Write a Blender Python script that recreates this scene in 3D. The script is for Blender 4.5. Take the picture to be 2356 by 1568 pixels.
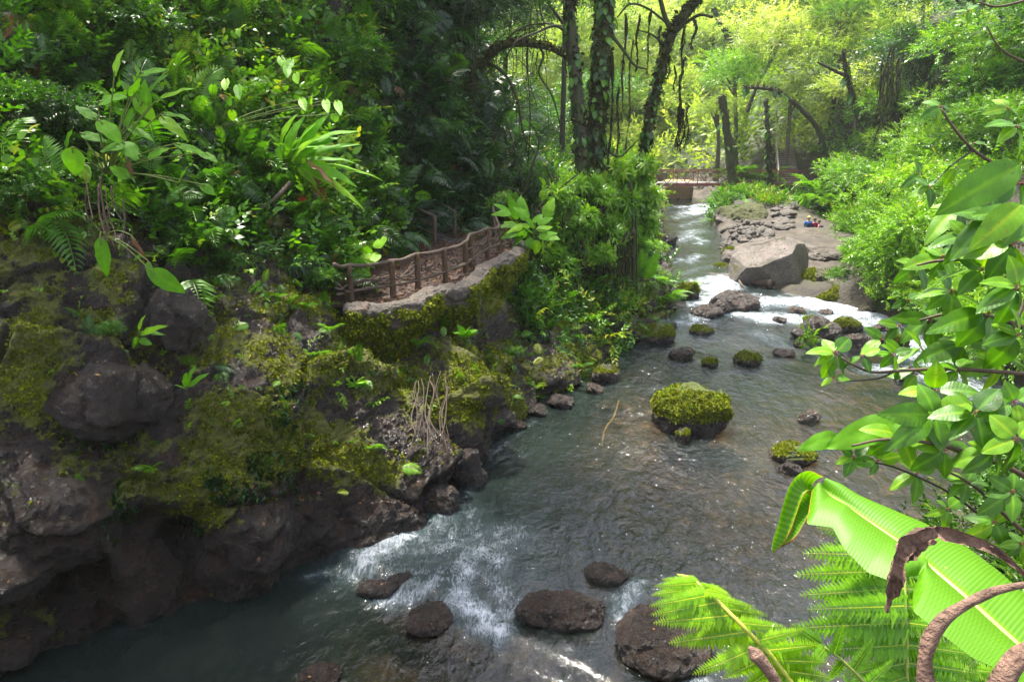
import bpy, math, random
import numpy as np
from mathutils import Vector, Matrix
for o in list(bpy.data.objects): bpy.data.objects.remove(o)
S = bpy.context.scene
COL = S.collection
R = math.radians
# ---------------------------------------------------------------- camera
CH = 9.0; PITCH = R(18.8); FP = 24.0/36.0*2356.0
cam = bpy.data.cameras.new('camera'); camo = bpy.data.objects.new('camera', cam); COL.objects.link(camo)
camo.location = (0, 0, CH); camo.rotation_euler = (R(90)-PITCH, 0, 0)
cam.sensor_width = 36; cam.lens = 24; cam.clip_start = 0.05; cam.clip_end = 800
S.camera = camo
# ---------------------------------------------------------------- sky, sun, exposure
SUN_AZ = R(-30)      # from +Y towards -X : the sun stands to the left
SUN_EL = R(68)
W = bpy.data.worlds.new('World'); S.world = W; W.use_nodes = True
wn = W.node_tree; wn.nodes.clear()
sky = wn.nodes.new('ShaderNodeTexSky'); sky.sky_type = 'NISHITA'; sky.sun_disc = False
sky.sun_elevation = SUN_EL; sky.sun_rotation = SUN_AZ; sky.air_density = 1.0; sky.dust_density = 3.0; sky.ozone_density = 1.0
bg = wn.nodes.new('ShaderNodeBackground'); bg.inputs[1].default_value = 0.15
wo = wn.nodes.new('ShaderNodeOutputWorld')
hv = wn.nodes.new('ShaderNodeMixRGB'); hv.inputs[0].default_value = .5; hv.inputs[2].default_value = (6.5, 6.6, 7.7, 1)   # thin white cloud over the blue
wn.links.new(sky.outputs[0], hv.inputs[1]); wn.links.new(hv.outputs[0], bg.inputs[0]); wn.links.new(bg.outputs[0], wo.inputs[0])
sl = bpy.data.lights.new('sun', 'SUN'); slo = bpy.data.objects.new('sun', sl); COL.objects.link(slo)
sl.energy = 5.0; sl.angle = R(4); sl.color = (1, 0.95, 0.84)
sd = Vector((math.sin(SUN_AZ)*math.cos(SUN_EL), math.cos(SUN_AZ)*math.cos(SUN_EL), math.sin(SUN_EL)))
slo.rotation_euler = sd.to_track_quat('Z', 'Y').to_euler()
S.view_settings.view_transform = 'Standard'; S.view_settings.look = 'None'
S.view_settings.exposure = 1.6; S.view_settings.gamma = 1; S.view_settings.use_curve_mapping = False
S.render.engine = 'CYCLES'
S.cycles.use_denoising = True
S.cycles.sample_clamp_indirect = 5; S.cycles.max_bounces = 8; S.cycles.transparent_max_bounces = 12; S.cycles.volume_bounces = 1
S.cycles.diffuse_bounces = 4; S.cycles.caustics_reflective = False; S.cycles.caustics_refractive = False
# ---------------------------------------------------------------- helpers: picture point <-> world point
rng = np.random.default_rng(11)
random.seed(11)
cp, sp = math.cos(PITCH), math.sin(PITCH)
def ray(px, py):                       # px,py in a 2356 x 1568 picture
    a = (px-1178)/FP; b = (784-py)/FP
    return np.array([a, cp + b*sp, -sp + b*cp])
def at_y(px, py, Y): d = ray(px, py); return d*(Y/d[1]) + np.array([0, 0, CH])
def at_z(px, py, Z): d = ray(px, py); return d*((Z-CH)/d[2]) + np.array([0, 0, CH])
def at_d(px, py, D): return ray(px, py)*D + np.array([0, 0, CH])
def proj(V):
    x = V[..., 0]; y = V[..., 1]; z = V[..., 2]-CH
    ax = y*cp - z*sp; up = y*sp + z*cp
    ax = np.where(ax < 0.05, 0.05, ax)
    return 1178+FP*x/ax, 784-FP*up/ax, ax
def sstep(a, b, x):
    t = np.clip((x-a)/(b-a), 0, 1); return t*t*(3-2*t)
def wz(x, y):                          # water level: the river comes down towards the camera
    return (0.55*sstep(25, 37, y) + 0.5*sstep(38, 62, y) - 0.20*sstep(.3, -.3, y-(9.95-.68*(np.minimum(x, 2.5)+.2))) )
def at_w(px, py):
    p = at_z(px, py, 0.0)
    for _ in range(12): p = at_z(px, py, float(wz(p[0], p[1])))
    return p
# ---------------------------------------------------------------- noise
def _h(i, j, k, s):
    with np.errstate(over='ignore'):
        n = (i.astype(np.int64)*374761393 + j.astype(np.int64)*668265263 + k.astype(np.int64)*2147483647 + s*1274126177) & 0xffffffff
        n = ((n ^ (n >> 13))*1274126177) & 0xffffffff
        n = ((n ^ (n >> 16))*2246822519) & 0xffffffff
        n = n ^ (n >> 15)
    return (n & 0xffffff)/float(0xffffff)
def vn(P, sc=1.0, seed=0):
    P = np.asarray(P, float)*sc + 137.3; i = np.floor(P).astype(np.int64); f = P-i; f = f*f*f*(f*(f*6-15)+10)
    r = 0
    for a in (0, 1):
        for b in (0, 1):
            for c in (0, 1):
                w = (f[..., 0] if a else 1-f[..., 0])*(f[..., 1] if b else 1-f[..., 1])*(f[..., 2] if c else 1-f[..., 2])
                r = r + w*_h(i[..., 0]+a, i[..., 1]+b, i[..., 2]+c, seed)
    return r*2-1
def fbm(P, sc=1.0, octv=4, seed=0, g=0.5):
    r = 0; a = 1; t = 0
    for o in range(octv):
        r = r + a*vn(P, sc*2**o, seed+o*7); t += a; a *= g
    return r/t
def worley(P, sc=1.0, seed=0):
    P = np.asarray(P, float)*sc + 57.7; i = np.floor(P).astype(np.int64)
    f1 = np.full(P.shape[:-1], 9.0); f2 = f1.copy(); cid = np.zeros(P.shape[:-1]); tilt = np.zeros(P.shape[:-1])
    for a in (-1, 0, 1):
        for b in (-1, 0, 1):
            for c in (-1, 0, 1):
                q = i + np.array([a, b, c])
                h1 = _h(q[..., 0], q[..., 1], q[..., 2], seed); h2 = _h(q[..., 0], q[..., 1], q[..., 2], seed+31); h3 = _h(q[..., 0], q[..., 1], q[..., 2], seed+77)
                d = np.sqrt((q[..., 0]+h1-P[..., 0])**2+(q[..., 1]+h2-P[..., 1])**2+(q[..., 2]+h3-P[..., 2])**2)
                m = d < f1
                f2 = np.where(m, f1, np.minimum(f2, d)); cid = np.where(m, h1*0.5+h3*0.5, cid); tilt = np.where(m, (P[..., 0]-q[..., 0]-h1)*(h2-.5)*2+(P[..., 1]-q[..., 1]-h2)*(h3-.5)*2+(P[..., 2]-q[..., 2]-h3)*(h1-.5)*2, tilt); f1 = np.where(m, d, f1)
    return f1, f2, cid, tilt
# ---------------------------------------------------------------- meshes
def mk(name, V, F, mat=None, parent=None, smooth=True, attrs=None, link=True, loc=None):
    V = np.asarray(V, np.float32); F = np.asarray(F, np.int32)
    me = bpy.data.meshes.new(name); k = F.shape[1]; n = len(F)
    me.vertices.add(len(V)); me.vertices.foreach_set('co', V.ravel())
    me.loops.add(n*k); me.loops.foreach_set('vertex_index', F.ravel())
    me.polygons.add(n); me.polygons.foreach_set('loop_start', np.arange(0, n*k, k, dtype=np.int32))
    me.polygons.foreach_set('use_smooth', np.full(n, smooth, dtype=bool))
    if attrs:
        for an, av in attrs.items():
            a = me.attributes.new(an, 'FLOAT', 'POINT'); a.data.foreach_set('value', np.asarray(av, np.float32))
    me.update(calc_edges=True)
    if mat: me.materials.append(mat)
    if not link: return me
    return ob(name, me, parent, loc)
def ob(name, me, parent=None, loc=None, rot=None, sc=None):
    o = bpy.data.objects.new(name, me); COL.objects.link(o)
    if parent: o.parent = parent
    if loc is not None: o.location = loc
    if rot is not None: o.rotation_euler = rot
    if sc is not None: o.scale = sc if hasattr(sc, '__len__') else (sc,)*3
    return o
def tag(o, label, cat, group=None):
    o['label'] = label; o['category'] = cat
    if group: o['group'] = group
    return o
def struct(o): o['kind'] = 'structure'; return o
def stuff(o, label=None, cat=None):
    o['kind'] = 'stuff'
    if label: o['label'] = label
    if cat: o['category'] = cat
    return o
def thing(name, loc, label, cat, group=None, rz=0):
    o = bpy.data.objects.new(name, None); COL.objects.link(o); o.location = loc; o.rotation_euler = (0, 0, rz)
    o.empty_display_size = 0.2
    return tag(o, label, cat, group)
def join(parts):                        # parts: list of (V,F[,tint])
    Vs, Fs, Ts = [], [], []; n = 0
    for p in parts:
        V, F = np.asarray(p[0], float), np.asarray(p[1], int)
        Vs.append(V); Fs.append(F+n); n += len(V)
        t = p[2] if len(p) > 2 else 0.5
        Ts.append(np.full(len(V), t) if np.isscalar(t) else np.asarray(t))
    return np.concatenate(Vs), np.concatenate(Fs), np.concatenate(Ts)
def tri(F): F = np.asarray(F); return np.concatenate([F[:, [0, 1, 2]], F[:, [0, 2, 3]]]) if F.shape[1] == 4 else F
def grid_faces(nu, nv, wrap=False):
    i = np.arange(nu-1)[:, None]; j = np.arange(nv if wrap else nv-1)[None, :]; j2 = (j+1) % nv
    return np.stack([i*nv+j+0*i, (i+1)*nv+j, (i+1)*nv+j2, i*nv+j2+0*i], -1).reshape(-1, 4)
def catmull(P, n):
    P = np.asarray(P, float); m = len(P)
    Q = np.concatenate([[2*P[0]-P[1]], P, [2*P[-1]-P[-2]]])
    t = np.linspace(0, m-1-1e-9, n); i = t.astype(int); f = (t-i).reshape((-1,)+(1,)*(P.ndim-1))
    a, b, c, d = Q[i], Q[i+1], Q[i+2], Q[i+3]
    return 0.5*((2*b)+(-a+c)*f+(2*a-5*b+4*c-d)*f*f+(-a+3*b-3*c+d)*f**3)
def frames(C):
    C = np.asarray(C, float); T = np.gradient(C, axis=0); T /= np.linalg.norm(T, axis=1)[:, None]+1e-9
    up = np.array([0.0, 0, 1]) if abs(T[0, 2]) < 0.8 else np.array([1.0, 0, 0])
    N = np.zeros_like(T)
    for k in range(len(T)):
        u = up - T[k]*np.dot(up, T[k]); u /= np.linalg.norm(u)+1e-9; N[k] = u; up = u
    return T, N, np.cross(T, N)
def tube(C, rad, sides=8, rough=0.0, seed=0, cap=True, nsc=3.0):
    C = np.asarray(C, float); n = len(C); rad = np.full(n, rad) if np.isscalar(rad) else np.asarray(rad, float)
    T, N, B = frames(C); a = np.linspace(0, 2*np.pi, sides, endpoint=False)
    V = C[:, None]+rad[:, None, None]*(np.cos(a)[None, :, None]*N[:, None]+np.sin(a)[None, :, None]*B[:, None])
    if rough:
        d = V-C[:, None]; V = V+d*(fbm(V, nsc, 3, seed)[..., None]*rough)
    V = V.reshape(-1, 3); F = tri(grid_faces(n, sides, True))
    if cap:
        c0, c1 = len(V), len(V)+1; V = np.concatenate([V, [C[0]], [C[-1]]]); j = np.arange(sides); j2 = (j+1) % sides
        F = np.concatenate([F, np.stack([np.full(sides, c0), j, j2], 1), np.stack([np.full(sides, c1), (n-1)*sides+j2, (n-1)*sides+j], 1)])
    return V, F
def box(c, s, rz=0.0, jit=0.0):
    V = np.array([[x, y, z] for x in (-.5, .5) for y in (-.5, .5) for z in (-.5, .5)])*np.array(s)
    if jit: V = V+rng.normal(0, jit, V.shape)
    cz, sz = math.cos(rz), math.sin(rz); V = V@np.array([[cz, sz, 0], [-sz, cz, 0], [0, 0, 1]]) + np.array(c)
    F = [[0, 1, 3, 2], [4, 6, 7, 5], [0, 4, 5, 1], [2, 3, 7, 6], [0, 2, 6, 4], [1, 5, 7, 3]]
    return V, tri(F)
def beam(p, q, w, h):                   # square bar between two points
    p = np.asarray(p, float); q = np.asarray(q, float); t = q-p; t /= np.linalg.norm(t)
    u = np.array([0, 0, 1.0]) if abs(t[2]) < .95 else np.array([0, 1.0, 0]); s = np.cross(t, u); s /= np.linalg.norm(s); u = np.cross(s, t)
    V = np.array([e+s*a*w/2+u*b*h/2 for e in (p, q) for a in (-1, 1) for b in (-1, 1)])
    F = [[0, 1, 3, 2], [4, 6, 7, 5], [0, 4, 5, 1], [2, 3, 7, 6], [0, 2, 6, 4], [1, 5, 7, 3]]
    return V, tri(F)
def norm(v): v = np.asarray(v, float); return v/(np.linalg.norm(v, axis=-1, keepdims=True)+1e-9)
def basis(X, N):                        # rows -> matrices whose columns are leaf axis, side, normal
    X = norm(X); N = N-X*(X*N).sum(-1, keepdims=True); N = norm(N); Yv = np.cross(N, X)
    return np.stack([X, Yv, N], -1)
def scatter(templates, pos, M, sc, tint=None, pick=None):
    """many copies of small templates merged into one mesh"""
    n = len(pos); pick = rng.integers(0, len(templates), n) if pick is None else pick
    tint = rng.random(n) if tint is None else tint
    Vs, Fs, Ts = [], [], []; off = 0
    for k, t in enumerate(templates):
        idx = np.where(pick == k)[0]
        if not len(idx): continue
        V, F = t[0], t[1]; tt = t[2] if len(t) > 2 else np.full(len(V), .5)
        W_ = np.einsum('nij,vj->nvi', M[idx], V)*np.asarray(sc)[idx].reshape(-1, 1, 1) + pos[idx][:, None]
        Vs.append(W_.reshape(-1, 3)); m = len(idx)
        Fs.append((F[None]+(np.arange(m)*len(V))[:, None, None]).reshape(-1, 3)+off); off += m*len(V)
        Ts.append((tint[idx][:, None]*0.7+tt[None]*0.3).ravel())
    return np.concatenate(Vs), np.concatenate(Fs), np.concatenate(Ts)
def tri_sample(V, F, n, weight=None):
    F = tri(F); a, b, c = V[F[:, 0]], V[F[:, 1]], V[F[:, 2]]
    cr = np.cross(b-a, c-a); ar = np.linalg.norm(cr, axis=1); w = ar if weight is None else ar*weight(F, (a+b+c)/3)
    w = w/w.sum(); i = rng.choice(len(F), n, p=w); u = np.sqrt(rng.random(n))[:, None]; v = rng.random(n)[:, None]
    return a[i]*(1-u)+b[i]*u*(1-v)+c[i]*u*v, norm(cr[i]), F[i]
# ---------------------------------------------------------------- materials
class NT:
    def __init__(s, name):
        s.m = bpy.data.materials.new(name); s.m.use_nodes = True; s.t = s.m.node_tree; s.t.nodes.clear()
        s.out = s.t.nodes.new('ShaderNodeOutputMaterial')
    def n(s, typ, ins=None, **kw):
        nd = s.t.nodes.new('ShaderNode'+typ)
        for k, v in kw.items(): setattr(nd, k, v)
        for k, v in (ins or {}).items():
            if isinstance(v, bpy.types.NodeSocket): s.t.links.new(v, nd.inputs[k])
            else: nd.inputs[k].default_value = v
        return nd
    def attr(s, a): return s.n('Attribute', attribute_name=a).outputs['Fac']
    def noise(s, sc, det=4, vec=None, rough=0.55, dist=0.0):
        i = {'Scale': sc, 'Detail': det, 'Roughness': rough, 'Distortion': dist}
        if vec is not None: i['Vector'] = vec
        return s.n('TexNoise', i).outputs['Fac']
    def co(s, kind='Object'): return s.n('TexCoord').outputs[kind]
    def pos(s): return s.n('NewGeometry').outputs['Position']
    def ramp(s, fac, stops):
        r = s.n('ValToRGB', {'Fac': fac}); e = r.color_ramp.elements
        while len(e) < len(stops): e.new(0.5)
        for q, (p, c) in zip(e, stops): q.position = p; q.color = (c, c, c, 1) if not hasattr(c, '__len__') else (*c, 1)
        return r.outputs[0]
    def math(s, op, a, b=0.0, c=0.0, clamp=False):
        return s.n('Math', {0: a, 1: b, 2: c}, operation=op, use_clamp=clamp).outputs[0]
    def mix(s, f, a, b, bt='MIX'):
        a = (*a, 1) if isinstance(a, tuple) and len(a) == 3 else a; b = (*b, 1) if isinstance(b, tuple) and len(b) == 3 else b
        nd = s.n('MixRGB', {'Fac': f, 'Color1': a, 'Color2': b}, blend_type=bt); return nd.outputs[0]
    def bump(s, h, st=0.5, d=0.05, nrm=None):
        i = {'Height': h, 'Strength': st, 'Distance': d}
        if nrm is not None: i['Normal'] = nrm
        return s.n('Bump', i).outputs[0]
    def mixs(s, f, a, b): return s.n('MixShader', {0: f, 1: a, 2: b}).outputs[0]
    def surf(s, sh): s.t.links.new(sh, s.out.inputs[0]); return s.m
    def scale(s, vec, v, rot=(0, 0, 0)): return s.n('Mapping', {'Vector': vec, 'Scale': v, 'Rotation': rot}).outputs[0]
def simple(name, col, rough=.6, spec=.5, var=.25, nsc=6.0, bump=.3, bd=.02, metal=0, kind='Object'):
    t = NT(name); c = t.co(kind); nz = t.noise(nsc, 5, c)
    a = tuple(x*(1-var) for x in col); b = tuple(min(1, x*(1+var)) for x in col)
    cc = t.ramp(nz, [(.3, a), (.7, b)])
    p = t.n('BsdfPrincipled', {'Base Color': cc, 'Roughness': rough, 'Specular IOR Level': spec, 'Metallic': metal, 'Normal': t.bump(t.noise(nsc*5, 6, c), bump, bd)})
    return t.surf(p.outputs[0])
def leafmat(name, stops, trans=0.38, rough=0.36, tcol=(1.25, 1.35, .5), hue=0.25, bsc=40.0, spec=.5, spots=0):
    """leaf colour from the per-leaf 'tint'; thin leaves also let light through"""
    t = NT(name); f = t.attr('tint'); r = t.n('ObjectInfo').outputs['Random']
    f2 = t.math('ADD', f, t.math('MULTIPLY', t.math('SUBTRACT', r, 0.5), hue), clamp=True)
    c = t.ramp(f2, stops)
    c = t.mix(.35, c, t.ramp(t.noise(7.0, 3, t.pos()), [(.3, .35), (.7, 1.5)]), 'MULTIPLY')
    if spots:
        c = t.mix(t.ramp(t.noise(34.0, 3, t.pos()), [(.66, 0), (.70, .8)]), c, (.22, .17, .015)); c = t.mix(t.ramp(t.noise(61.0, 2, t.pos()), [(.71, 0), (.74, .9)]), c, (.05, .025, .008))
        c = t.mix(.5, c, t.ramp(t.noise(11.0, 4, t.pos()), [(.3, .6), (.7, 1.35)]), 'MULTIPLY')
    p = t.n('BsdfPrincipled', {'Base Color': c, 'Roughness': rough, 'Specular IOR Level': spec, 'Normal': t.bump(t.noise(bsc, 2, t.pos()), .15, .01)})
    tc = t.mix(1.0, c, tcol, 'MULTIPLY')
    tr = t.n('BsdfTranslucent', {'Color': tc})
    return t.surf(t.mixs(trans, p.outputs[0], tr.outputs[0]))
M_leaf = leafmat('leaf_green', [(0, (.003, .012, .001)), (.35, (.018, .065, .002)), (.62, (.06, .18, .004)), (.88, (.15, .32, .008)), (1, (.36, .36, .02))])  # near-black low stops hold the shade painted between the leaves
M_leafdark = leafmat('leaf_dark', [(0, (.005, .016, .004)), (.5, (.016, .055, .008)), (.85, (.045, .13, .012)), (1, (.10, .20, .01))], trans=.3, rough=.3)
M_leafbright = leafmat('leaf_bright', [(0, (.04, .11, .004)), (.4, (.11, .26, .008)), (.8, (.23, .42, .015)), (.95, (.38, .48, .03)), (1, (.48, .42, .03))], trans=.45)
M_leaffar = leafmat('leaf_far', [(0, (.06, .12, .008)), (.35, (.18, .29, .02)), (.7, (.40, .47, .10)), (1, (.62, .58, .16))], trans=.45, rough=.4)  # paler, brighter stops put the hazy far glow into the leaf colour
M_strap = leafmat('leaf_strap', [(0, (.05, .17, .004)), (.5, (.13, .34, .006)), (.9, (.24, .44, .01)), (1, (.42, .42, .02))], trans=.45, rough=.55, spec=.3)
M_moss = leafmat('moss', [(0, (.025, .035, .003)), (.35, (.09, .115, .003)), (.7, (.25, .28, .005)), (1, (.46, .42, .010))], trans=.3, rough=.6, hue=.1, spec=.3)
M_dead = leafmat('dry_leaf', [(0, (.05, .022, .010)), (.5, (.14, .06, .02)), (.85, (.28, .13, .03)), (1, (.5, .3, .04))], trans=.15, rough=.6, tcol=(1, .8, .5))
def barkmat(name, a, b, moss, mossamt=.5, sc=1.0, rough=.7):
    t = NT(name); c = t.co('Object'); cs = t.scale(c, (4*sc, 4*sc, 1.2*sc)); nz = t.noise(3.0, 6, cs)
    col = t.ramp(nz, [(.3, a), (.7, b)])
    mm = t.ramp(t.noise(1.7*sc, 5, c, .65), [(1-mossamt-.12, 0), (1-mossamt+.12, 1)])
    mc = t.ramp(t.noise(14, 4, c), [(.3, tuple(x*.5 for x in moss)), (.7, moss)])
    col = t.mix(mm, col, mc)
    h = t.math('ADD', t.noise(9.0, 6, cs), t.math('MULTIPLY', t.noise(40, 3, c), .3))
    return t.surf(t.n('BsdfPrincipled', {'Base Color': col, 'Roughness': rough, 'Specular IOR Level': .3, 'Normal': t.bump(h, .8, .04)}).outputs[0])
M_bark = barkmat('bark_dark', (.012, .009, .006), (.05, .038, .026), (.05, .075, .008), .45)
M_bark2 = barkmat('bark_mossy', (.02, .015, .008), (.06, .045, .025), (.045, .056, .008), .60)
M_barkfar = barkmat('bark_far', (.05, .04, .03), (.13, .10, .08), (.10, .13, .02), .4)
M_wood = barkmat('rail_wood', (.045, .030, .020), (.15, .105, .075), (.10, .09, .02), .22, 2.0, .55)
M_post = barkmat('post_wood', (.05, .028, .014), (.13, .08, .045), (.10, .09, .02), .22, 2.0, .65)
M_twig = simple('twig', (.07, .045, .025), .6, .4, .3, 10)
M_twiggreen = simple('green_stem', (.11, .15, .02), .5, .4, .3, 10)
M_twigdark = simple('dark_twig', (.03, .02, .014), .6, .4, .3, 10)
def rockmat(name, a, b, wet=.35, mosscol=(.12, .125, .004), mscale=1.0, crack=.5, tint=None, blue=0.0):
    """wet rock; 'moss' attribute says where moss grows"""
    t = NT(name); c = t.pos()
    n1 = t.noise(1.1, 6, c, .6); n2 = t.noise(9.0, 6, c, .65)
    col = t.ramp(n1, [(.25, a), (.75, b)])
    col = t.mix(.85, col, t.ramp(n2, [(.3, .35), (.7, 1.7)]), 'MULTIPLY')
    col = t.mix(t.ramp(t.noise(38.0, 4, c, .7), [(.62, 0), (.72, .5)]), col, tuple(min(1, x*3.2) for x in b))
    col = t.mix(.8, col, t.ramp(t.noise(24.0, 5, c, .75), [(.35, .3), (.65, 1.8)]), 'MULTIPLY')
    col = t.mix(t.ramp(t.noise(2.3, 4, c), [(.55, 0), (.7, .55)]), col, tuple(x*1.5 if i < 1 else x*1.15 for i, x in enumerate(b)))
    ms = t.math('ADD', t.attr('moss'), t.math('MULTIPLY', t.math('SUBTRACT', t.noise(6.0*mscale, 7, c, .75), .5), 1.7))
    mm = t.ramp(ms, [(.42, 0), (.62, 1)])
    mc = t.ramp(t.noise(22.0*mscale, 5, c, .7), [(.25, tuple(x*.25 for x in mosscol)), (.5, tuple(x*.8 for x in mosscol)), (.78, tuple(x*1.9 for x in mosscol))])
    col = t.mix(mm, col, mc)
    rg = t.ramp(t.noise(3.1, 5, c), [(.3, wet), (.7, wet+.3)])
    rg = t.mix(mm, rg, (.85, .85, .85))
    vor = t.n('TexVoronoi', {'Scale': 2.2, 'Vector': t.mix(.25, c, t.n('TexNoise', {'Scale': 1.6, 'Vector': c}).outputs['Color'], 'ADD')}, feature='DISTANCE_TO_EDGE').outputs['Distance']
    ck = t.ramp(vor, [(0, 0), (.035, 1)])
    h = t.math('ADD', t.noise(5.5, 9, t.scale(c, (1, 1, 1.7)), .75), t.math('MULTIPLY', ck, crack*.16))
    h = t.math('ADD', h, t.math('MULTIPLY', t.noise(28.0, 5, c, .7), .28))
    h = t.math('ADD', h, t.math('MULTIPLY', t.math('MULTIPLY', mm, t.noise(60.0*mscale, 3, c)), .5))
    p = t.n('BsdfPrincipled', {'Base Color': col, 'Roughness': rg, 'Specular IOR Level': .75, 'Normal': t.bump(h, 1.0, .15)})
    return t.surf(p.outputs[0])
M_cliff = rockmat('wet_rock', (.007, .004, .0025), (.046, .027, .016), .12, (.15, .16, .004))
M_rock = rockmat('river_rock', (.009, .006, .0045), (.058, .036, .024), .08, (.10, .13, .006), 1.4, .2)
M_rockblock = rockmat('block_rock', (.055, .042, .032), (.17, .14, .112), .45, (.10, .10, .012), 1.0, .3)
M_rockpale = rockmat('pale_rock', (.03, .023, .017), (.115, .092, .07), .4, (.10, .10, .012), 1.0, .3)
M_rockmid = rockmat('bank_rock', (.035, .026, .018), (.12, .095, .072), .4, (.075, .085, .008), 1.0, .4)
M_subm = rockmat('drowned_rock', (.03, .016, .010), (.08, .042, .024), .3, (.06, .06, .008), 1.0, .1)
M_wall = rockmat('rubble_wall', (.04, .030, .020), (.125, .096, .07), .5, (.085, .09, .008), 1.2, .3)
# ================================================================ RIVER OUTLINE, GROUND, WATER
Lp = [(-340, 1690), (0, 1545), (200, 1470), (420, 1415), (560, 1375), (700, 1325), (830, 1283), (960, 1212), (1060, 1165), (1115, 1050), (1240, 960), (1390, 862), (1470, 790), (1545, 712), (1535, 600), (1505, 520), (1510, 480)]
LB = [at_w(*p)[:2] for p in Lp] + [np.array(q) for q in ((10.5, 61.5), (3, 65), (-18, 72))]
Rp = [(1640, 500), (1660, 545), (1690, 600), (1720, 655), (1870, 690), (2000, 715), (2150, 770)]
RB = [np.array(q) for q in ((-18, 80), (8, 71.5), (16, 67.5), (18.6, 62))] + [at_w(*p)[:2] for p in Rp] + [np.array(q) for q in ((18.5, 23), (20, 18), (17.5, 13.5), (11.5, 14.6), (8.6, 12.4), (6.6, 9.8), (5.0, 7.6), (2.5, 6.2), (-3, 5.2), (-10.5, 5.0))]
POLY = np.array(list(LB)+list(RB)); LBa = np.array(LB); RBa = np.array(RB)
def inpoly(x, y, P):
    c = np.zeros(x.shape, bool); n = len(P)
    for i in range(n):
        x1, y1 = P[i]; x2, y2 = P[(i+1) % n]
        if y1 == y2: continue
        c ^= ((y1 > y) != (y2 > y)) & (x < (x2-x1)*(y-y1)/(y2-y1)+x1)
    return c
def dpoly(x, y, P):
    d = np.full(x.shape, 1e9)
    for i in range(len(P)-1):
        a, b = P[i], P[i+1]; ab = b-a; t = np.clip(((x-a[0])*ab[0]+(y-a[1])*ab[1])/(ab@ab), 0, 1)
        d = np.minimum(d, np.hypot(x-a[0]-t*ab[0], y-a[1]-t*ab[1]))
    return d
NEAR = RBa[-10:]; RFAR = RBa[3:-9]; FARB = RBa[:4]
def ground(x, y):
    x = np.asarray(x, float); y = np.asarray(y, float)
    P3 = np.stack([x, y, 0*x], -1); n = fbm(P3, .35, 5, 3); n2 = fbm(P3, 1.7, 4, 9)
    ins = inpoly(x, y, POLY); dL = dpoly(x, y, LBa); dR = dpoly(x, y, RFAR); dN = dpoly(x, y, NEAR); dF = dpoly(x, y, FARB)
    w = wz(x, y)
    dm = np.minimum(np.minimum(dL, dR), np.minimum(dN, dF))
    bed = w - 0.12 - .75*sstep(0, 2.4, dm) - .9*sstep(26, 22, y)*sstep(2.5, .0, dL) + .18*n2 + .15*n
    dLc = dL
    hl_near = np.minimum(np.maximum(-1.2, (dLc-9)*.9), 18)
    hl_far = w + 2.3*sstep(0, 1.6, dLc) + .22*np.minimum(dLc, 14) + .75*np.maximum(dLc-14, 0) + .5*n
    hl = hl_near + (hl_far-hl_near)*sstep(29, 36, y)
    slope = .05*np.minimum(dR, 9)*sstep(31, 35, y)*sstep(67, 64, y) + .75*np.maximum(dR-9*sstep(31, 35, y)*sstep(67, 64, y), 0)
    hr = w + .35*sstep(0, .8, dR)*1.0 + 2.0*sstep(33.5, 30, y)*sstep(0, 2.2, dR) + slope + .35*n + .15*n2
    hr += 1.0*np.exp(-((x-18.8)/3.6)**2-((y-53.5)/5.0)**2)          # knoll in front of the bridge
    hn = w + 6.6*sstep(0, 5.5, dN) + .45*n
    hf = w + .9*sstep(0, 2, dF) + .62*np.maximum(dF-3, 0) + 1.2*n
    h = np.where(dL <= np.minimum(np.minimum(dR, dN), dF), hl, np.where(dR <= np.minimum(dN, dF), hr, np.where(dN <= dF, hn, hf)))
    # blend the far hill over both sides
    hill = 1.2 + .62*np.maximum(y-76, 0) + 2.5*n
    h = np.where(y > 74, np.maximum(h, hill*sstep(74, 80, y)), h)
    h = np.where(ins, bed, h)
    # keep the cut for the stairs free
    st = sstep(3.2, 1.7, np.abs(x-(25.6+.335*(y-61.6))))*sstep(59.5, 60.5, y)*sstep(75, 73, y)
    h = h*(1-st) + np.minimum(h, 1.7+.33*np.maximum(y-61.6, 0))*st
    return np.minimum(h, 75)
xs = np.concatenate([np.arange(-70, -16, 1.6), np.arange(-16, 34, .3), np.arange(34, 100, 1.6)]); ys = np.concatenate([np.arange(-12, 45, .28), np.arange(45, 80, .45), np.arange(80, 175, 2.0)])
GX, GY = np.meshgrid(xs, ys, indexing='ij'); GZ = ground(GX, GY)
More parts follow.
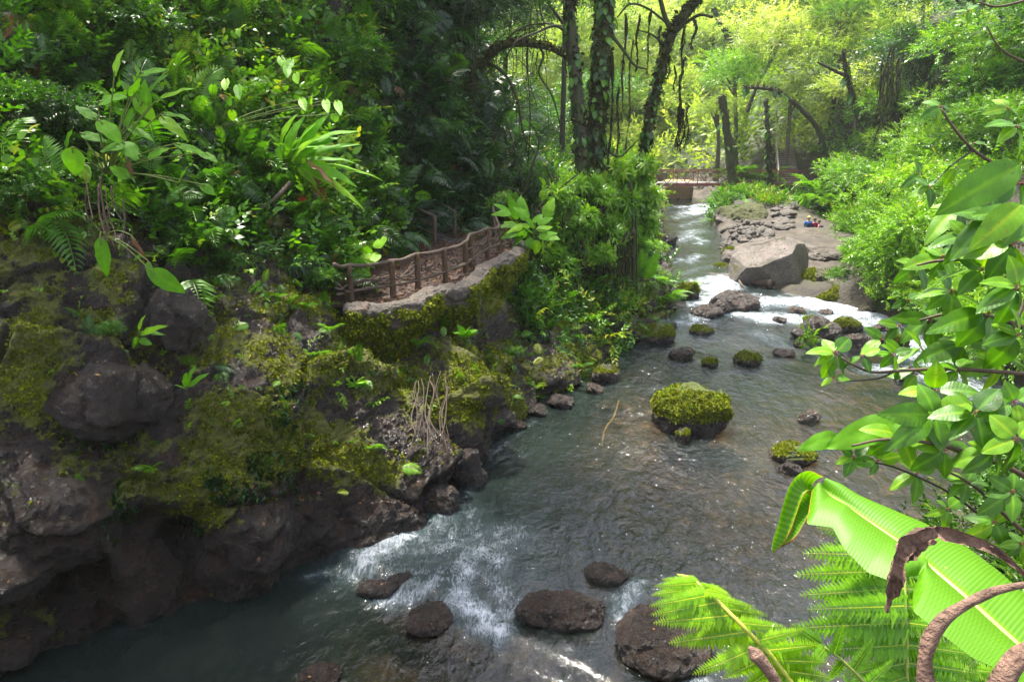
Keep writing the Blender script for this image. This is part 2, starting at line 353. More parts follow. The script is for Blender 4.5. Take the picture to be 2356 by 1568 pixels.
# --- ground material: litter and soil, brown cobbles under the water
def groundmat():
    t = NT('soil'); c = t.pos(); ins = t.attr('bed')
    a = t.ramp(t.noise(1.3, 7, c, .65), [(.3, (.018, .014, .009)), (.5, (.035, .026, .015)), (.7, (.05, .06, .012))])
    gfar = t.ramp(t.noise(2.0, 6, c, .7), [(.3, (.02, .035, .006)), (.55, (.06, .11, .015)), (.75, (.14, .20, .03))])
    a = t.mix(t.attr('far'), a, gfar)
    gravel = t.ramp(t.noise(1.1, 7, c, .75), [(.3, (.020, .014, .009)), (.5, (.055, .040, .028)), (.7, (.13, .10, .07))])
    a = t.mix(t.attr('gravel'), a, gravel)
    vv = t.n('TexVoronoi', {'Scale': 2.6, 'Vector': t.mix(.3, c, t.n('TexNoise', {'Scale': 2, 'Vector': c}).outputs['Color'], 'ADD'), 'Randomness': 1})
    cell = t.ramp(vv.outputs['Color'], [(.1, (.035, .018, .009)), (.5, (.085, .045, .018)), (.9, (.17, .11, .055))])
    e = t.ramp(vv.outputs['Distance'], [(.25, 1), (.55, .3)])
    b = t.mix(.7, cell, e, 'MULTIPLY'); b = t.mix(.5, b, t.ramp(t.noise(9, 5, c), [(.3, .5), (.7, 1.4)]), 'MULTIPLY')
    col = t.mix(ins, a, b)
    h = t.math('ADD', t.noise(6, 7, c, .7), t.math('MULTIPLY', t.noise(30, 3, c), .3))
    return t.surf(t.n('BsdfPrincipled', {'Base Color': col, 'Roughness': .7, 'Normal': t.bump(h, .8, .12)}).outputs[0])
M_soil = groundmat()
GV = np.stack([GX, GY, GZ], -1).reshape(-1, 3); GF = grid_faces(len(xs), len(ys))
bed = inpoly(GV[:, 0], GV[:, 1], POLY).astype(float)*1.0
farm = sstep(66, 78, GV[:, 1]+.0*GV[:, 0])
gd = dpoly(GV[:, 0], GV[:, 1], FARB[:]); gr = dpoly(GV[:, 0], GV[:, 1], RFAR)
grav = np.maximum(sstep(5, 3, gd)*sstep(60, 64, GV[:, 1]), sstep(9, 5, gr)*sstep(33, 35, GV[:, 1])*sstep(52, 48, GV[:, 1])*.75)*(1-bed)
struct(mk('ground', GV, GF, M_soil, attrs={'bed': bed, 'far': farm, 'gravel': grav}))
# --- water surface
WX = np.concatenate([np.arange(-16, 4, .085), np.arange(4, 24, .12)])
WY = np.concatenate([np.arange(4.5, 22, .085), np.arange(22, 40, .13), np.arange(40, 80, .3)])
X, Y = np.meshgrid(WX, WY, indexing='ij')
P3 = np.stack([X, Y, 0*X], -1)
foam = np.zeros(X.shape)
# white water: capsules (x,y picture points -> real places on the water), radius in metres, strength
FO = [((835, 1305), (930, 1235), .33, 1.0), ((930, 1245), (1010, 1195), .28, .55), ((890, 1375), (1010, 1335), .30, .85), ((1000, 1340), (1090, 1290), .35, .45), ((1090, 1270), (1060, 1370), .42, .75), ((1060, 1370), (1140, 1452), .26, 1.15), ((1080, 1400), (1170, 1400), .22, .8),
      ((1130, 1260), (1170, 1400), .30, .6), ((1440, 1390), (1480, 1350), .20, .8), ((1420, 1430), (1450, 1390), .16, .8), ((850, 1270), (1160, 1240), .8, .52), ((1060, 1190), (1170, 1330), .6, .42), ((900, 1330), (1100, 1320), .5, .5), ((1560, 1540), (1600, 1568), .22, .6),
      ((1640, 665), (1680, 640), .7, 1.2), ((1690, 640), (1620, 700), .6, 1.0), ((1690, 720), (1780, 728), .45, 1.1), ((1760, 690), (1900, 700), .8, 1.15), ((1880, 700), (2060, 735), .95, 1.25), ((1760, 735), (1900, 735), .5, 1.0), ((1930, 735), (2060, 755), .7, 1.0), ((2060, 740), (2160, 790), .9, 1.1), ((2100, 790), (2260, 900), 1.0, 1.0),
      ((2000, 850), (2080, 850), .35, 1.0), ((2080, 860), (2230, 890), .6, .8), ((1560, 745), (1650, 720), .5, .7), ((1560, 770), (1700, 790), .9, .40), ((1650, 800), (1760, 830), .8, .35), ((1740, 770), (1820, 800), .6, .5),
      ((1570, 600), (1600, 585), .35, .8), ((1560, 605), (1590, 600), .3, .7), ((1620, 560), (1590, 548), .35, .7), ((1550, 560), (1600, 530), .8, .6), ((1570, 520), (1620, 505), .8, .45), ((1600, 490), (1655, 470), 1.1, 1.1), ((1560, 500), (1610, 492), .8, .6), ((1520, 480), (1560, 475), .7, .4), ((1560, 478), (1640, 470), .5, .9), ((1600, 650), (1640, 640), .5, .8), ((1570, 625), (1640, 612), .4, .35)]
WXo = .30*fbm(P3, 1.1, 4, 61)+.10*fbm(P3, 3.5, 3, 62); WYo = .30*fbm(P3, 1.1, 4, 63)+.10*fbm(P3, 3.5, 3, 64); ws_ = 1+sstep(20, 35, Y)*1.5
for a, b, r, s in FO:
    A = at_w(*a)[:2]; B = at_w(*b)[:2]; ab = B-A; XX = X+WXo*ws_; YY = Y+WYo*ws_; t = np.clip(((XX-A[0])*ab[0]+(YY-A[1])*ab[1])/(ab@ab), 0, 1)
    d = np.hypot(XX-A[0]-t*ab[0], YY-A[1]-t*ab[1])
    foam = np.maximum(foam, s*(.62+.08*sstep(22, 30, Y))*np.exp(-(d/(r*1.35))**2*1.1))
# calm pool, darker teal, in the near part
rough_ = .35 + .9*sstep(20, 30, Y) + .8*np.clip(foam, 0, 1)
flow = np.stack([X*.92-Y*.38, X*.38+Y*.92, 0*X], -1)
Z = wz(X, Y) + .022*rough_*fbm(flow*np.array([1.5, .9, 1]), 1.3, 4, 21) + .05*np.clip(foam, 0, 1.2)*np.abs(fbm(P3, 3.1, 4, 5)) + .05*np.clip(foam, 0, 1)
Z = Z + .010*fbm(P3, 5.0, 3, 41)*(.6+rough_)
for (px, py, r, a) in ((1560, 1000, .9, .05), (1160, 1420, .5, -.06), (1000, 1360, .6, .05)):
    q = at_w(px, py); d = np.hypot(X-q[0], Y-q[1]); Z = Z + a*np.exp(-(d/r)**2)
ins = inpoly(X, Y, POLY); dm = np.minimum(dpoly(X, Y, LBa), np.minimum(dpoly(X, Y, RFAR), dpoly(X, Y, NEAR)))
dLw = dpoly(X, Y, LBa)
foam = foam + .28*np.exp(-dm/.10)*(Y < 40)*(vn(P3, 2.0, 3) > .1)
keep = ins | (dm < 1.3)
WVt = np.stack([X, Y, Z], -1).reshape(-1, 3); WF = grid_faces(len(WX), len(WY)); kk = keep.ravel(); WF = WF[kk[WF].all(1)]
murk = np.clip(.42 + .45*fbm(P3, .35, 3, 71) + .65*np.exp(-((X+1.5)/3.4)**2-((Y-14.6)/3.2)**2) + .7*np.exp(-((X+6)/3.5)**2-((Y-8.3)/1.9)**2) + .25*sstep(24, 40, Y) + .7*np.exp(-(dLw/1.3)**2)*(Y < 22) - .35*sstep(.2, -.4, Y-(9.95-.68*(np.minimum(X, 2.5)+.2)))*sstep(-3.5, -1.5, X), 0, 1)
rip = np.clip(.30 + .35*sstep(-.2, .4, fbm(P3, .45, 3, 88)) + 1.1*np.exp(-((X-5.0)/2.6)**2-((Y-18)/6.0)**2) + .8*np.clip(foam, 0, .8) + .45*sstep(24, 30, Y) - .22*np.exp(-((X+6)/4)**2-((Y-8.5)/2.2)**2), .12, 1.4)
used = np.zeros(len(WVt), bool); used[WF.ravel()] = True; remap = np.cumsum(used)-1
def watermat():
    t = NT('river_water'); c = t.pos()
    cs = t.scale(c, (1.25, .8, 1), (0, 0, R(24)))
    n1 = t.noise(1.5, 4, cs, .5, 1.4); n2 = t.noise(5.0, 4, cs, .55, 1.2); n3 = t.noise(15.0, 3, cs, .5, .6)
    h = t.math('ADD', t.math('MULTIPLY', n1, .7), t.math('ADD', t.math('MULTIPLY', n2, .36), t.math('MULTIPLY', n3, .07)))
    h = t.math('MULTIPLY', h, t.attr('rip'))
    nb = t.bump(h, 1.0, .16)
    fa = t.attr('foam')
    fsc = t.scale(c, (1.9, .6, 1), (0, 0, R(24)))
    rd = t.math('SUBTRACT', 1.0, t.math('MULTIPLY', t.math('ABSOLUTE', t.math('SUBTRACT', t.noise(3.4, 5, fsc, .6, 2.2), .5)), 5.0))
    rd2 = t.math('SUBTRACT', 1.0, t.math('MULTIPLY', t.math('ABSOLUTE', t.math('SUBTRACT', t.noise(10.0, 5, fsc, .65, 1.2), .5)), 5.0))
    fs = t.math('ADD', t.math('MULTIPLY', rd, .28), t.math('ADD', t.math('MULTIPLY', rd2, .17), t.math('MULTIPLY', t.noise(2.6, 5, c, .6), .62)))
    ff = t.math('ADD', t.math('MULTIPLY', fa, 1.0), t.math('MULTIPLY', t.math('SUBTRACT', fs, .62), 1.9))
    ff = t.math('MULTIPLY', t.ramp(ff, [(.34, 0), (.60, .20), (1.05, .85)]), t.ramp(fa, [(.05, 0), (.3, 1)]))
    mk_ = t.ramp(t.attr('murk'), [(0, .12), (1, .80)])
    body = t.mixs(mk_, t.n('BsdfTransparent', {'Color': (.80, .74, .60, 1)}).outputs[0], t.n('BsdfDiffuse', {'Color': (.014, .021, .018, 1)}).outputs[0])
    body = t.mixs(t.ramp(fa, [(.05, 0), (.55, .75)]), body, t.n('BsdfDiffuse', {'Color': (.05, .075, .08, 1)}).outputs[0])
    gl = t.n('BsdfGlossy', {'Roughness': .06, 'Normal': nb, 'Color': (1, 1, 1, 1)}).outputs[0]
    fr = t.n('Fresnel', {'IOR': 1.48, 'Normal': nb}).outputs[0]
    s = t.mixs(fr, body, gl)
    fo = t.n('BsdfPrincipled', {'Base Color': (.62, .66, .72, 1), 'Roughness': .55, 'Normal': t.bump(t.noise(22, 5, c, .7), .8, .05)}).outputs[0]
    return t.surf(t.mixs(ff, s, fo))
M_water = watermat()
struct(mk('river_water', WVt[used], remap[WF], M_water, attrs={'foam': foam.ravel()[used], 'murk': murk.ravel()[used], 'rip': rip.ravel()[used]}))
# ================================================================ LEFT CLIFF
def cc(base, *pts):
    out = [at_w(*base)]
    out[0][2] = -.9; dirn = out[0][:2]-0; 
    for p in pts: out.append(at_y(*p))
    return out
CL = [cc((-300, 1660), (-300, 1350, 9.0), (-300, 1050, 9.8), (-300, 750, 11), (-300, 480, 12.5), (-300, 300, 14), (-300, 100, 16), (-300, -200, 19)),
      cc((0, 1535), (0, 1350, 9.6), (0, 1050, 10.3), (0, 750, 11.6), (0, 480, 13), (0, 300, 14.7), (0, 100, 17), (0, -200, 20.5)),
      cc((200, 1470), (200, 1300, 10.1), (200, 1050, 10.9), (200, 800, 12), (200, 540, 13.8), (200, 330, 16), (200, 100, 19), (200, -200, 23)),
      cc((420, 1410), (430, 1230, 11), (425, 1000, 11.9), (420, 800, 13), (410, 600, 15), (410, 380, 17.5), (410, 120, 21), (410, -200, 25)),
      cc((560, 1370), (560, 1200, 11.6), (560, 980, 12.6), (560, 800, 13.9), (560, 640, 15.8), (560, 420, 18.5), (560, 120, 23), (560, -200, 27)),
      cc((700, 1320), (700, 1150, 12.5), (700, 950, 13.7), (700, 790, 15.1), (700, 650, 17.2), (700, 430, 20.5), (700, 120, 25.5), (700, -200, 30)),
      cc((830, 1280), (845, 1100, 13.4), (845, 920, 14.9), (840, 770, 16.9), (850, 650, 20.7), (855, 560, 23.4), (860, 300, 27), (860, -200, 33)),
      cc((960, 1210), (965, 1080, 14.5), (955, 930, 16), (950, 770, 18), (955, 650, 22.3), (955, 560, 26), (960, 300, 30), (960, -200, 38)),
      cc((1060, 1163), (1065, 1040, 15.6), (1060, 900, 16.8), (1065, 785, 18.5), (1070, 670, 22.8), (1075, 570, 29), (1060, 380, 34), (1060, 100, 44)),
      cc((1115, 1050), (1118, 960, 17.4), (1115, 860, 18), (1120, 775, 19.2), (1130, 650, 24.4), (1150, 565, 30), (1140, 380, 36), (1130, 200, 48)),
      cc((1240, 955), (1235, 890, 20.2), (1225, 820, 21.8), (1220, 740, 23.8), (1215, 650, 26), (1225, 560, 30), (1230, 450, 36), (1235, 380, 47)),
      cc((1390, 858), (1385, 820, 24.0), (1375, 760, 25.4), (1370, 690, 26.9), (1365, 610, 29), (1365, 530, 32), (1370, 450, 38), (1370, 410, 48)),
      cc((1470, 787), (1468, 760, 27.2), (1462, 720, 28.2), (1455, 660, 29.4), (1450, 600, 31.2), (1448, 530, 34), (1450, 470, 40), (1450, 430, 50)),
      cc((1560, 735), (1556, 715, 30.6), (1550, 680, 31.4), (1540, 640, 32.5), (1530, 600, 34.5), (1525, 560, 38), (1520, 510, 44), (1520, 480, 54))]
CL = np.array(CL)                       # columns x 8 x 3
NU, NV = 520, 340
tmp = np.stack([catmull(CL[:, k], NU) for k in range(8)], 1)            # NU x 8 x 3
G = catmull(np.swapaxes(tmp, 0, 1), NV); G = np.swapaxes(G, 0, 1)       # NU x NV x 3
def gnorm(G):
    du = np.gradient(G, axis=0); dv = np.gradient(G, axis=1); n = np.cross(dv, du); n = norm(n)
    return np.where((n[..., 1:2] > 0) & (n[..., 2:3] < .2), -n, n)
CN = gnorm(G); CN = CN*np.sign((CN*np.array([.5, -1, .8])).sum(-1, keepdims=True)+1e-9)
G0 = G.copy()
u_, v_, _ = proj(G)
vpar = np.linspace(0, 7, NV)[None]*np.ones((NU, 1))
Rt = np.array([[.95, .2, .25], [-.15, .97, -.2], [-.28, .15, .95]])
Gw = G@Rt.T + .35*np.stack([fbm(G, .8, 3, 1), fbm(G, .8, 3, 2), fbm(G, .8, 3, 4)], -1)
f1, f2, cid, tl = worley(Gw*np.array([1, 1, 1.25]), .42, 5); e1 = f2-f1
g1, g2, gid, tg = worley(Gw*np.array([1, 1, 1.6]), 1.15, 15); e2 = g2-g1
soft = sstep(-.25, .35, fbm(G, .5, 3, 90))
disp = (cid-.5)*.55*sstep(0, .12, e1) + tl*.75*sstep(0, .1, e1) - .16*(1-sstep(0, .05, e1))
disp += ((gid-.5)*.16*sstep(0, .12, e2) + tg*.16*sstep(0, .1, e2) - .06*(1-sstep(0, .05, e2)))*soft
disp += .30*fbm(G, .45, 3, 8) + .15*fbm(G, 1.6, 4, 12) + .10*fbm(G*np.array([1, 1, 1.8]), 4.5, 4, 13) + .045*fbm(G*np.array([1, 1, 1.8]), 16, 3, 14)
# named hollows (-) and bulges (+): picture place on the face, radius, depth in metres
BP = [(430, 1235, .5, -1.0, 60), (425, 1330, .45, -1.3, 90), (300, 1195, .35, -.6, 40), (60, 1250, .5, -.9, 25), (150, 1340, .65, -1.4, 50), (110, 1395, .5, -1.0, 40),
      (120, 1170, 1.1, .55, 150), (560, 1280, .9, .45, 120), (650, 1240, .8, .25, 100), (310, 830, .3, -.5, 45), (375, 905, .28, -.5, 30), (400, 710, .3, -.5, 50), (930, 790, .7, -.7, 70), (1010, 1000, .5, -.6, 40), (1075, 900, .6, .7, 50), (1080, 1000, .4, .35, 40),
      (1140, 780, .5, -1.2, 40), (1180, 850, .7, -.5, 60), (820, 800, .5, -.35, 60), (240, 900, .6, .3, 80), (740, 1080, .8, .25, 90), (880, 990, .7, .25, 80), (930, 1200, .5, .2, 80)]
for px, py, r, a, rp in BP:
    d2 = ((u_-px)/rp)**2+((v_-py)/rp)**2
    disp += a*np.exp(-d2*1.2)*(.7+.6*np.abs(fbm(G, 1.3, 3, 33)))
fade = sstep(7.1, 6.3, vpar)*.5+.5
G = G0 + CN*(disp*fade)[..., None]
tmpn = gnorm(G); tmpn = tmpn*np.sign((tmpn*CN).sum(-1, keepdims=True))
# moss where it is damp and lit: bands read off the photograph, broken by noise
def blobs(u, v, L): 
    r = np.zeros(u.shape)
    for px, py, rx, ry, s in L: r = np.maximum(r, s*np.exp(-((u-px)/rx)**2-((v-py)/ry)**2))
    return r
MB = [(60, 870, 110, 110, 1.0), (70, 620, 130, 140, .75), (200, 650, 120, 60, .55), (180, 980, 60, 50, .3), (560, 960, 110, 60, .9), (560, 770, 110, 70, .7), (640, 880, 60, 60, .5), (720, 990, 90, 70, .9), (770, 1050, 60, 60, .8), (620, 1040, 70, 60, .8), (860, 800, 60, 60, .8), (880, 1090, 60, 60, .6),
      (930, 870, 60, 70, .85), (1090, 870, 60, 60, 1.1), (1000, 740, 90, 40, .6), (640, 700, 110, 60, .5), (320, 1110, 70, 40, .55), (330, 1000, 60, 30, .4), (450, 1130, 60, 60, .4), (480, 1200, 60, 60, .4), (1180, 880, 60, 70, .5), (1310, 840, 90, 50, .55), (400, 1020, 60, 40, .35), (1000, 950, 70, 60, .45), (840, 900, 60, 60, .55), (540, 1100, 90, 60, .45)]
nm = fbm(G, 1.1, 5, 51, .6)
bare = blobs(u_, v_, [(240, 900, 100, 80, 1), (420, 760, 80, 80, .9), (650, 960, 40, 30, .9), (120, 1200, 160, 100, .8), (560, 1290, 120, 80, .7), (700, 1230, 200, 70, .9), (950, 1170, 120, 60, .9), (340, 880, 30, 60, .8), (1030, 1040, 40, 60, .8), (300, 1350, 200, 80, 1)])
moss = blobs(u_, v_, MB)*.95 + .27 + 1.15*nm + .55*fbm(G, 3.5, 5, 52, .7) - .55*bare - .28*sstep(1000, 1350, v_) + .25*np.clip(tmpn[..., 2], -.3, 1)
moss = np.clip(moss, -.4, 1.2)
CV = G.reshape(-1, 3); CF = grid_faces(NU, NV); CNv = tmpn.reshape(-1, 3)
cmoss = moss.ravel(); cu, cv = u_.ravel(), v_.ravel()
struct(mk('cliff', CV, CF, M_cliff, attrs={'moss': cmoss*.8}))
# ================================================================ ROCKS
_ico = None
def icosphere(sub):
    t = (1+5**.5)/2
    V = [(-1, t, 0), (1, t, 0), (-1, -t, 0), (1, -t, 0), (0, -1, t), (0, 1, t), (0, -1, -t), (0, 1, -t), (t, 0, -1), (t, 0, 1), (-t, 0, -1), (-t, 0, 1)]
    F = [(0, 11, 5), (0, 5, 1), (0, 1, 7), (0, 7, 10), (0, 10, 11), (1, 5, 9), (5, 11, 4), (11, 10, 2), (10, 7, 6), (7, 1, 8), (3, 9, 4), (3, 4, 2), (3, 2, 6), (3, 6, 8), (3, 8, 9), (4, 9, 5), (2, 4, 11), (6, 2, 10), (8, 6, 7), (9, 8, 1)]
    V = norm(np.array(V, float)); F = np.array(F)
    for _ in range(sub):
        e = np.sort(np.concatenate([F[:, [0, 1]], F[:, [1, 2]], F[:, [2, 0]]]), 1); u, inv = np.unique(e, axis=0, return_inverse=True); inv = inv.ravel()
        n = len(V); V = np.concatenate([V, norm(V[u[:, 0]]+V[u[:, 1]])]); m = len(F); a, b, c = inv[:m]+n, inv[m:2*m]+n, inv[2*m:]+n
        F = np.concatenate([np.stack([F[:, 0], a, c], 1), np.stack([F[:, 1], b, a], 1), np.stack([F[:, 2], c, b], 1), np.stack([a, b, c], 1)])
    return V, F
ICO = {k: icosphere(k) for k in (1, 2, 3, 4, 5)}
def rockmesh(seed, s, sub=4, ang=.5, mossy=0.0, planes=10, rough=1.0):
    """rock of full size s=(sx,sy,sz): a ball cut by random planes and weathered"""
    r = np.random.default_rng(seed); V, F = ICO[sub]; V = V.copy()
    for k in range(planes):
        n = norm(r.normal(size=3)); d = .62+.3*r.random(); h = V@n
        V = V-np.where(h > d, (h-d)*(ang*.98), 0)[:, None]*n
    V = V*np.array(s)/2
    L = max(s); q = V+seed*7.7; wf_ = worley(q, 1.2/L, seed); V = V+norm(V)*(L*ang*.07*wf_[3]*sstep(0, .1, wf_[1]-wf_[0])-L*ang*.02*(1-sstep(0, .05, wf_[1]-wf_[0])))[:, None]
    V = V+norm(V)*(L*rough*(.11*fbm(q, 1.7/L, 3, seed)+.045*fbm(q, 6/L, 4, seed+1)+.016*fbm(q, 22/L, 3, seed+2)))[:, None]
    N = norm(V/np.array(s)**2)
    m = np.clip(mossy*(1.35*sstep(-.1, .75, N[:, 2]))+.28*fbm(q, 2.4/L, 3, seed+5)+(mossy-.75)*.5, -.5, 1.2)
    return V, F, m, N
ROCKS = []
def rock(px, py, wpx, hpx, label, mossy=0.2, depth=.8, rz=None, ang=.82, seed=None, mat=None, sub=4, name='boulder', cat='rock', group=None, base=None, sink=.3, sz=None, wetc=0):
    """px,py = middle of the rock's foot in the picture, wpx/hpx = apparent width and height"""
    p = base if base is not None else at_w(px, py); ax = proj(np.array(p))[2]; w = wpx/FP*ax
    dip = math.atan2(CH-p[2], p[1]); hh = (hpx/FP*ax-w*depth*math.sin(dip)*.9)/math.cos(dip); h = sz if sz else max(hh*1.2, .34*w)
    seed = seed or (len(ROCKS)+3)
    V, F, m, N = rockmesh(seed, (w*1.05, w*depth, h*(1+sink)*1.15), 5 if w > .5 else sub, ang, mossy, planes=13, rough=1.3)
    o = mk(name, V, F, mat or M_rock, attrs={'moss': m}); o.location = (p[0], p[1]+w*depth*.42, p[2]+h*.5-h*sink*.5-(.16*h if p[1] < 14 else .05*h))
    rz = (random.random()-.5)*.5 if rz is None else rz
    o.rotation_euler = (0, 0, rz)
    tag(o, label, cat, group); ROCKS.append((o, V, F, m, (w, h), rz, mossy)); return o
g1 = 'rocks in the river'
R1 = rock(1604, 1000, 204, 122, 'large round boulder with bright green moss cap standing alone in mid river', .82, .75, sub=5, ang=.35, seed=41, rz=0.1)
rock(1572, 1022, 42, 42, 'small pointed stone touching the near foot of the big mossy boulder', .5, .8, group=g1)
rock(1402, 1345, 96, 62, 'dark wet rounded rock with a little moss at the right end of the cascade', .28, .8, group=g1, ang=.4, seed=15)
rock(1300, 1448, 195, 78, 'long low wet rock lying across the stream between two white chutes', .05, .55, sub=5, rz=.12, group=g1, seed=22)
rock(985, 1462, 105, 62, 'smooth purple grey rock at the foot of the foaming cascade', .0, .9, group=g1, ang=.35, seed=9)
rock(865, 1378, 95, 52, 'flat pale wet rock by the cliff where the foam starts', .05, .7, group=g1, seed=12)
rock(920, 1345, 60, 22, 'thin dark stone just above the flat pale rock', .1, .6, group=g1)
rock(1530, 1545, 215, 150, 'big brown bank boulder behind the fern at the bottom of the river', .05, .95, sub=5, ang=.35, seed=31)
for px_, py_, w_, h_, lab_ in ((1205, 1385, 120, 90, 'drowned red brown boulder just under the surface between the chutes'), (935, 1440, 130, 60, 'drowned brown boulder left of the smooth purple rock'), (1105, 1500, 130, 60, 'drowned brown boulder below the cascade lip'), (1285, 1275, 90, 50, 'drowned tan boulder in the brown pool'), (800, 1345, 90, 40, 'drowned brown stone under the cliff chute'), (1370, 1240, 80, 40, 'small drowned tan stone in the brown pool'), (1480, 1490, 70, 40, 'drowned stone beside the big brown bank boulder')):
    q_ = at_w(px_, py_); q_[2] -= .36; rock(px_, py_, w_, h_, lab_, 0, .8, group=g1, mat=M_subm, base=q_, sz=.34)
rock(730, 1590, 100, 55, 'dark rock cut by the bottom edge of the picture', .0, .8, group=g1)
rock(1590, 692, 68, 48, 'square mossy boulder with ferns on top beside the upper rapids', .75, .9, seed=27, ang=.85)
rock(1700, 714, 105, 52, 'broad grey boulder in the middle of the upper rapids', .25, .8, seed=33, group=g1)
rock(1665, 724, 58, 34, 'dark stone at the left foot of the broad grey boulder', .3, .8, seed=35, group=g1)
rock(1733, 715, 40, 30, 'round stone on the right side of the broad grey boulder', .2, .8, seed=37, group=g1)
rock(1632, 732, 72, 30, 'low triangular red brown stone left of the white water', .0, .8, seed=36, ang=.9, group=g1)
rock(1836, 722, 36, 20, 'small dark rock in the white rapid below the tilted block', .0, .8, group=g1)
rock(1905, 725, 32, 16, 'little black rock right in the brightest part of the rapid', .0, .8, group=g1)
rock(1890, 786, 120, 62, 'wide dark boulder with a bright green plant on its left side', .25, .7, sub=5, seed=44, group=g1)
rock(1958, 768, 66, 40, 'rounded mossy boulder behind the wide dark boulder', .55, .8, seed=46, group=g1)
rock(1875, 746, 46, 20, 'small moss topped stone at the upstream end of the boulder bar', .7, .8, group=g1)
rock(1800, 745, 40, 16, 'flat wet stone between the white rapid and the dark boulder bar', .2, .8, group=g1)
rock(1980, 805, 70, 44, 'brown rounded boulder right of the wide dark boulder', .2, .8, seed=48, group=g1)
rock(2030, 795, 60, 34, 'low brown stone next to the right hand rapid', .1, .8, seed=49, group=g1)
rock(2075, 812, 60, 46, 'mossy boulder half hidden by the shrub at the boulder bar', .5, .8, seed=50, group=g1)
rock(2040, 765, 50, 20, 'cluster stone at the far side of the boulder bar', .1, .8, group=g1)
rock(2090, 880, 60, 44, 'rock behind the shrub leaves beside the lower white water', .1, .8, seed=52, group=g1)
rock(1618, 772, 54, 26, 'small mossy stone in the ripples left of the boulder bar', .7, .8, group=g1)
rock(1510, 789, 90, 48, 'big dark moss topped boulder at the foot of the left bank ferns', .62, .85, seed=53, sub=5)
rock(1465, 778, 50, 42, 'boulder against the left bank behind the dark moss topped one', .5, .8, seed=54, group=g1)
rock(1545, 758, 40, 20, 'low stone peeping out behind the dark moss topped boulder', .3, .8, group=g1)
rock(1572, 826, 64, 22, 'flat dark streamlined rock in the middle reach', .05, .5, group=g1)
rock(1727, 840, 64, 34, 'domed rock with a neat green moss crest', .62, .75, ang=.3, seed=55, group=g1)
rock(1638, 843, 44, 15, 'nearly drowned stone with a tuft of moss', .6, .7, group=g1)
rock(1810, 823, 54, 26, 'dark stone between the domed rock and the boulder bar', .2, .8, group=g1)
rock(1840, 800, 30, 18, 'small stone left below the wide dark boulder', .1, .8, group=g1)
rock(1868, 972, 60, 22, 'drowned purple stone right of the big mossy boulder', .35, .7, group=g1)
rock(1825, 1070, 112, 44, 'flat moss carpeted stone at the right edge near the shrub', .95, .6, seed=58, sub=5)
rock(1825, 1092, 58, 22, 'flat purple slab leaning at the foot of the moss carpeted stone', .0, .5, group=g1)
rock(1535, 565, 52, 26, 'rounded brown boulder on the left shore of the upper reach', .35, .8, seed=60, group=g1)
rock(1512, 598, 44, 20, 'flat yellow mossed stone on the left shore of the upper reach', .6, .8, group=g1)
rock(1515, 500, 30, 16, 'small dark stone on the left shore near the bridge', .1, .8, group=g1)
rock(1700, 600, 66, 30, 'mossy stone on the shingle left of the tilted block', .5, .8, group=g1)
rock(1395, 882, 60, 46, 'angular block with moss at the last step of the left cliff', .5, .8, seed=62, ang=.85, group=g1)
rock(1372, 905, 50, 24, 'wet slab at the water edge under the angular block', .1, .8, ang=.9, group=g1)
rock(1292, 940, 66, 34, 'grey block at the water edge of the left bank ledge', .2, .8, ang=.85, seed=63, group=g1)
rock(1240, 958, 50, 30, 'dark wet stone between the ledge block and the cliff column', .3, .8, ang=.8, group=g1)
rock(1190, 992, 60, 30, 'low stone just right of the cliff column foot', .35, .8, group=g1)
rock(1105, 1070, 56, 60, 'brown block stacked against the cliff column foot', .15, .8, seed=64, ang=.8)
rock(1085, 1120, 70, 90, 'purple slab below the stacked brown block', .0, .7, seed=65, ang=.8)
rock(1015, 1180, 110, 80, 'sloping smooth slab where the cliff enters the stream', .0, .7, seed=66, ang=.8, sub=5)
# embedded boulders low on the near cliff
def crock(px, py, Yd, w, d, h, label, mossy, seed, ang=.5, rz=0., rx=0., mat=None):
    p = at_y(px, py, Yd); V, F, m, N = rockmesh(seed, (w, d, h), 5, min(.95, ang+.2), mossy, planes=15, rough=1.15)
    o = mk('boulder', V, F, mat or M_cliff, attrs={'moss': m}); o.location = p; o.rotation_euler = (rx, 0, rz); tag(o, label, 'rock'); ROCKS.append((o, V, F, m, (w, h), rz, mossy)); return o
crock(238, 905, 11.7, 1.75, 1.5, 1.45, 'square smooth block with dead leaves on top, set high in the left cliff', .12, 71, .9, .4)
crock(345, 900, 11.9, .62, 1.0, 1.1, 'narrow upright stone wedged beside the square smooth block', .1, 72, .8, .3)
crock(120, 1205, 10.35, 2.5, 1.7, 2.0, 'huge overhanging boulder above the dark hollow at the lower left', .1, 73, .45, .5)
crock(545, 1275, 11.8, 1.7, 1.6, 1.35, 'rounded boulder bulging over the water right of the dark cleft', .05, 74, .4, .5)
crock(300, 1345, 10.9, 1.9, 1.4, 1.7, 'rough dark rock foot between the hollow and the cleft', .08, 75, .6, .5)
crock(30, 1320, 9.6, 1.5, 1.2, .9, 'tilted slab at the left picture edge below the huge boulder', .0, 76, .8, .5)
crock(50, 1480, 9.5, 1.2, .9, .5, 'low wet boulder in the water at the left edge', .0, 77, .6, .3)
crock(215, 690, 13.0, 1.3, 1.2, .55, 'flat ledge stone under the hanging leaves of the left cliff', .1, 78, .8, .4)
crock(685, 1030, 13.2, .6, .8, .75, 'bare purple stone ringed by yellow moss', .0, 79, .8, .4)
crock(400, 740, 12.9, 1.1, .9, 1.5, 'bare purple rock panel right of the cliff cleft', .0, 80, .85, .4)
crock(520, 1010, 12.5, 1.6, 1.0, 1.2, 'mossy shoulder in the middle of the left cliff', .6, 81, .6, .5)
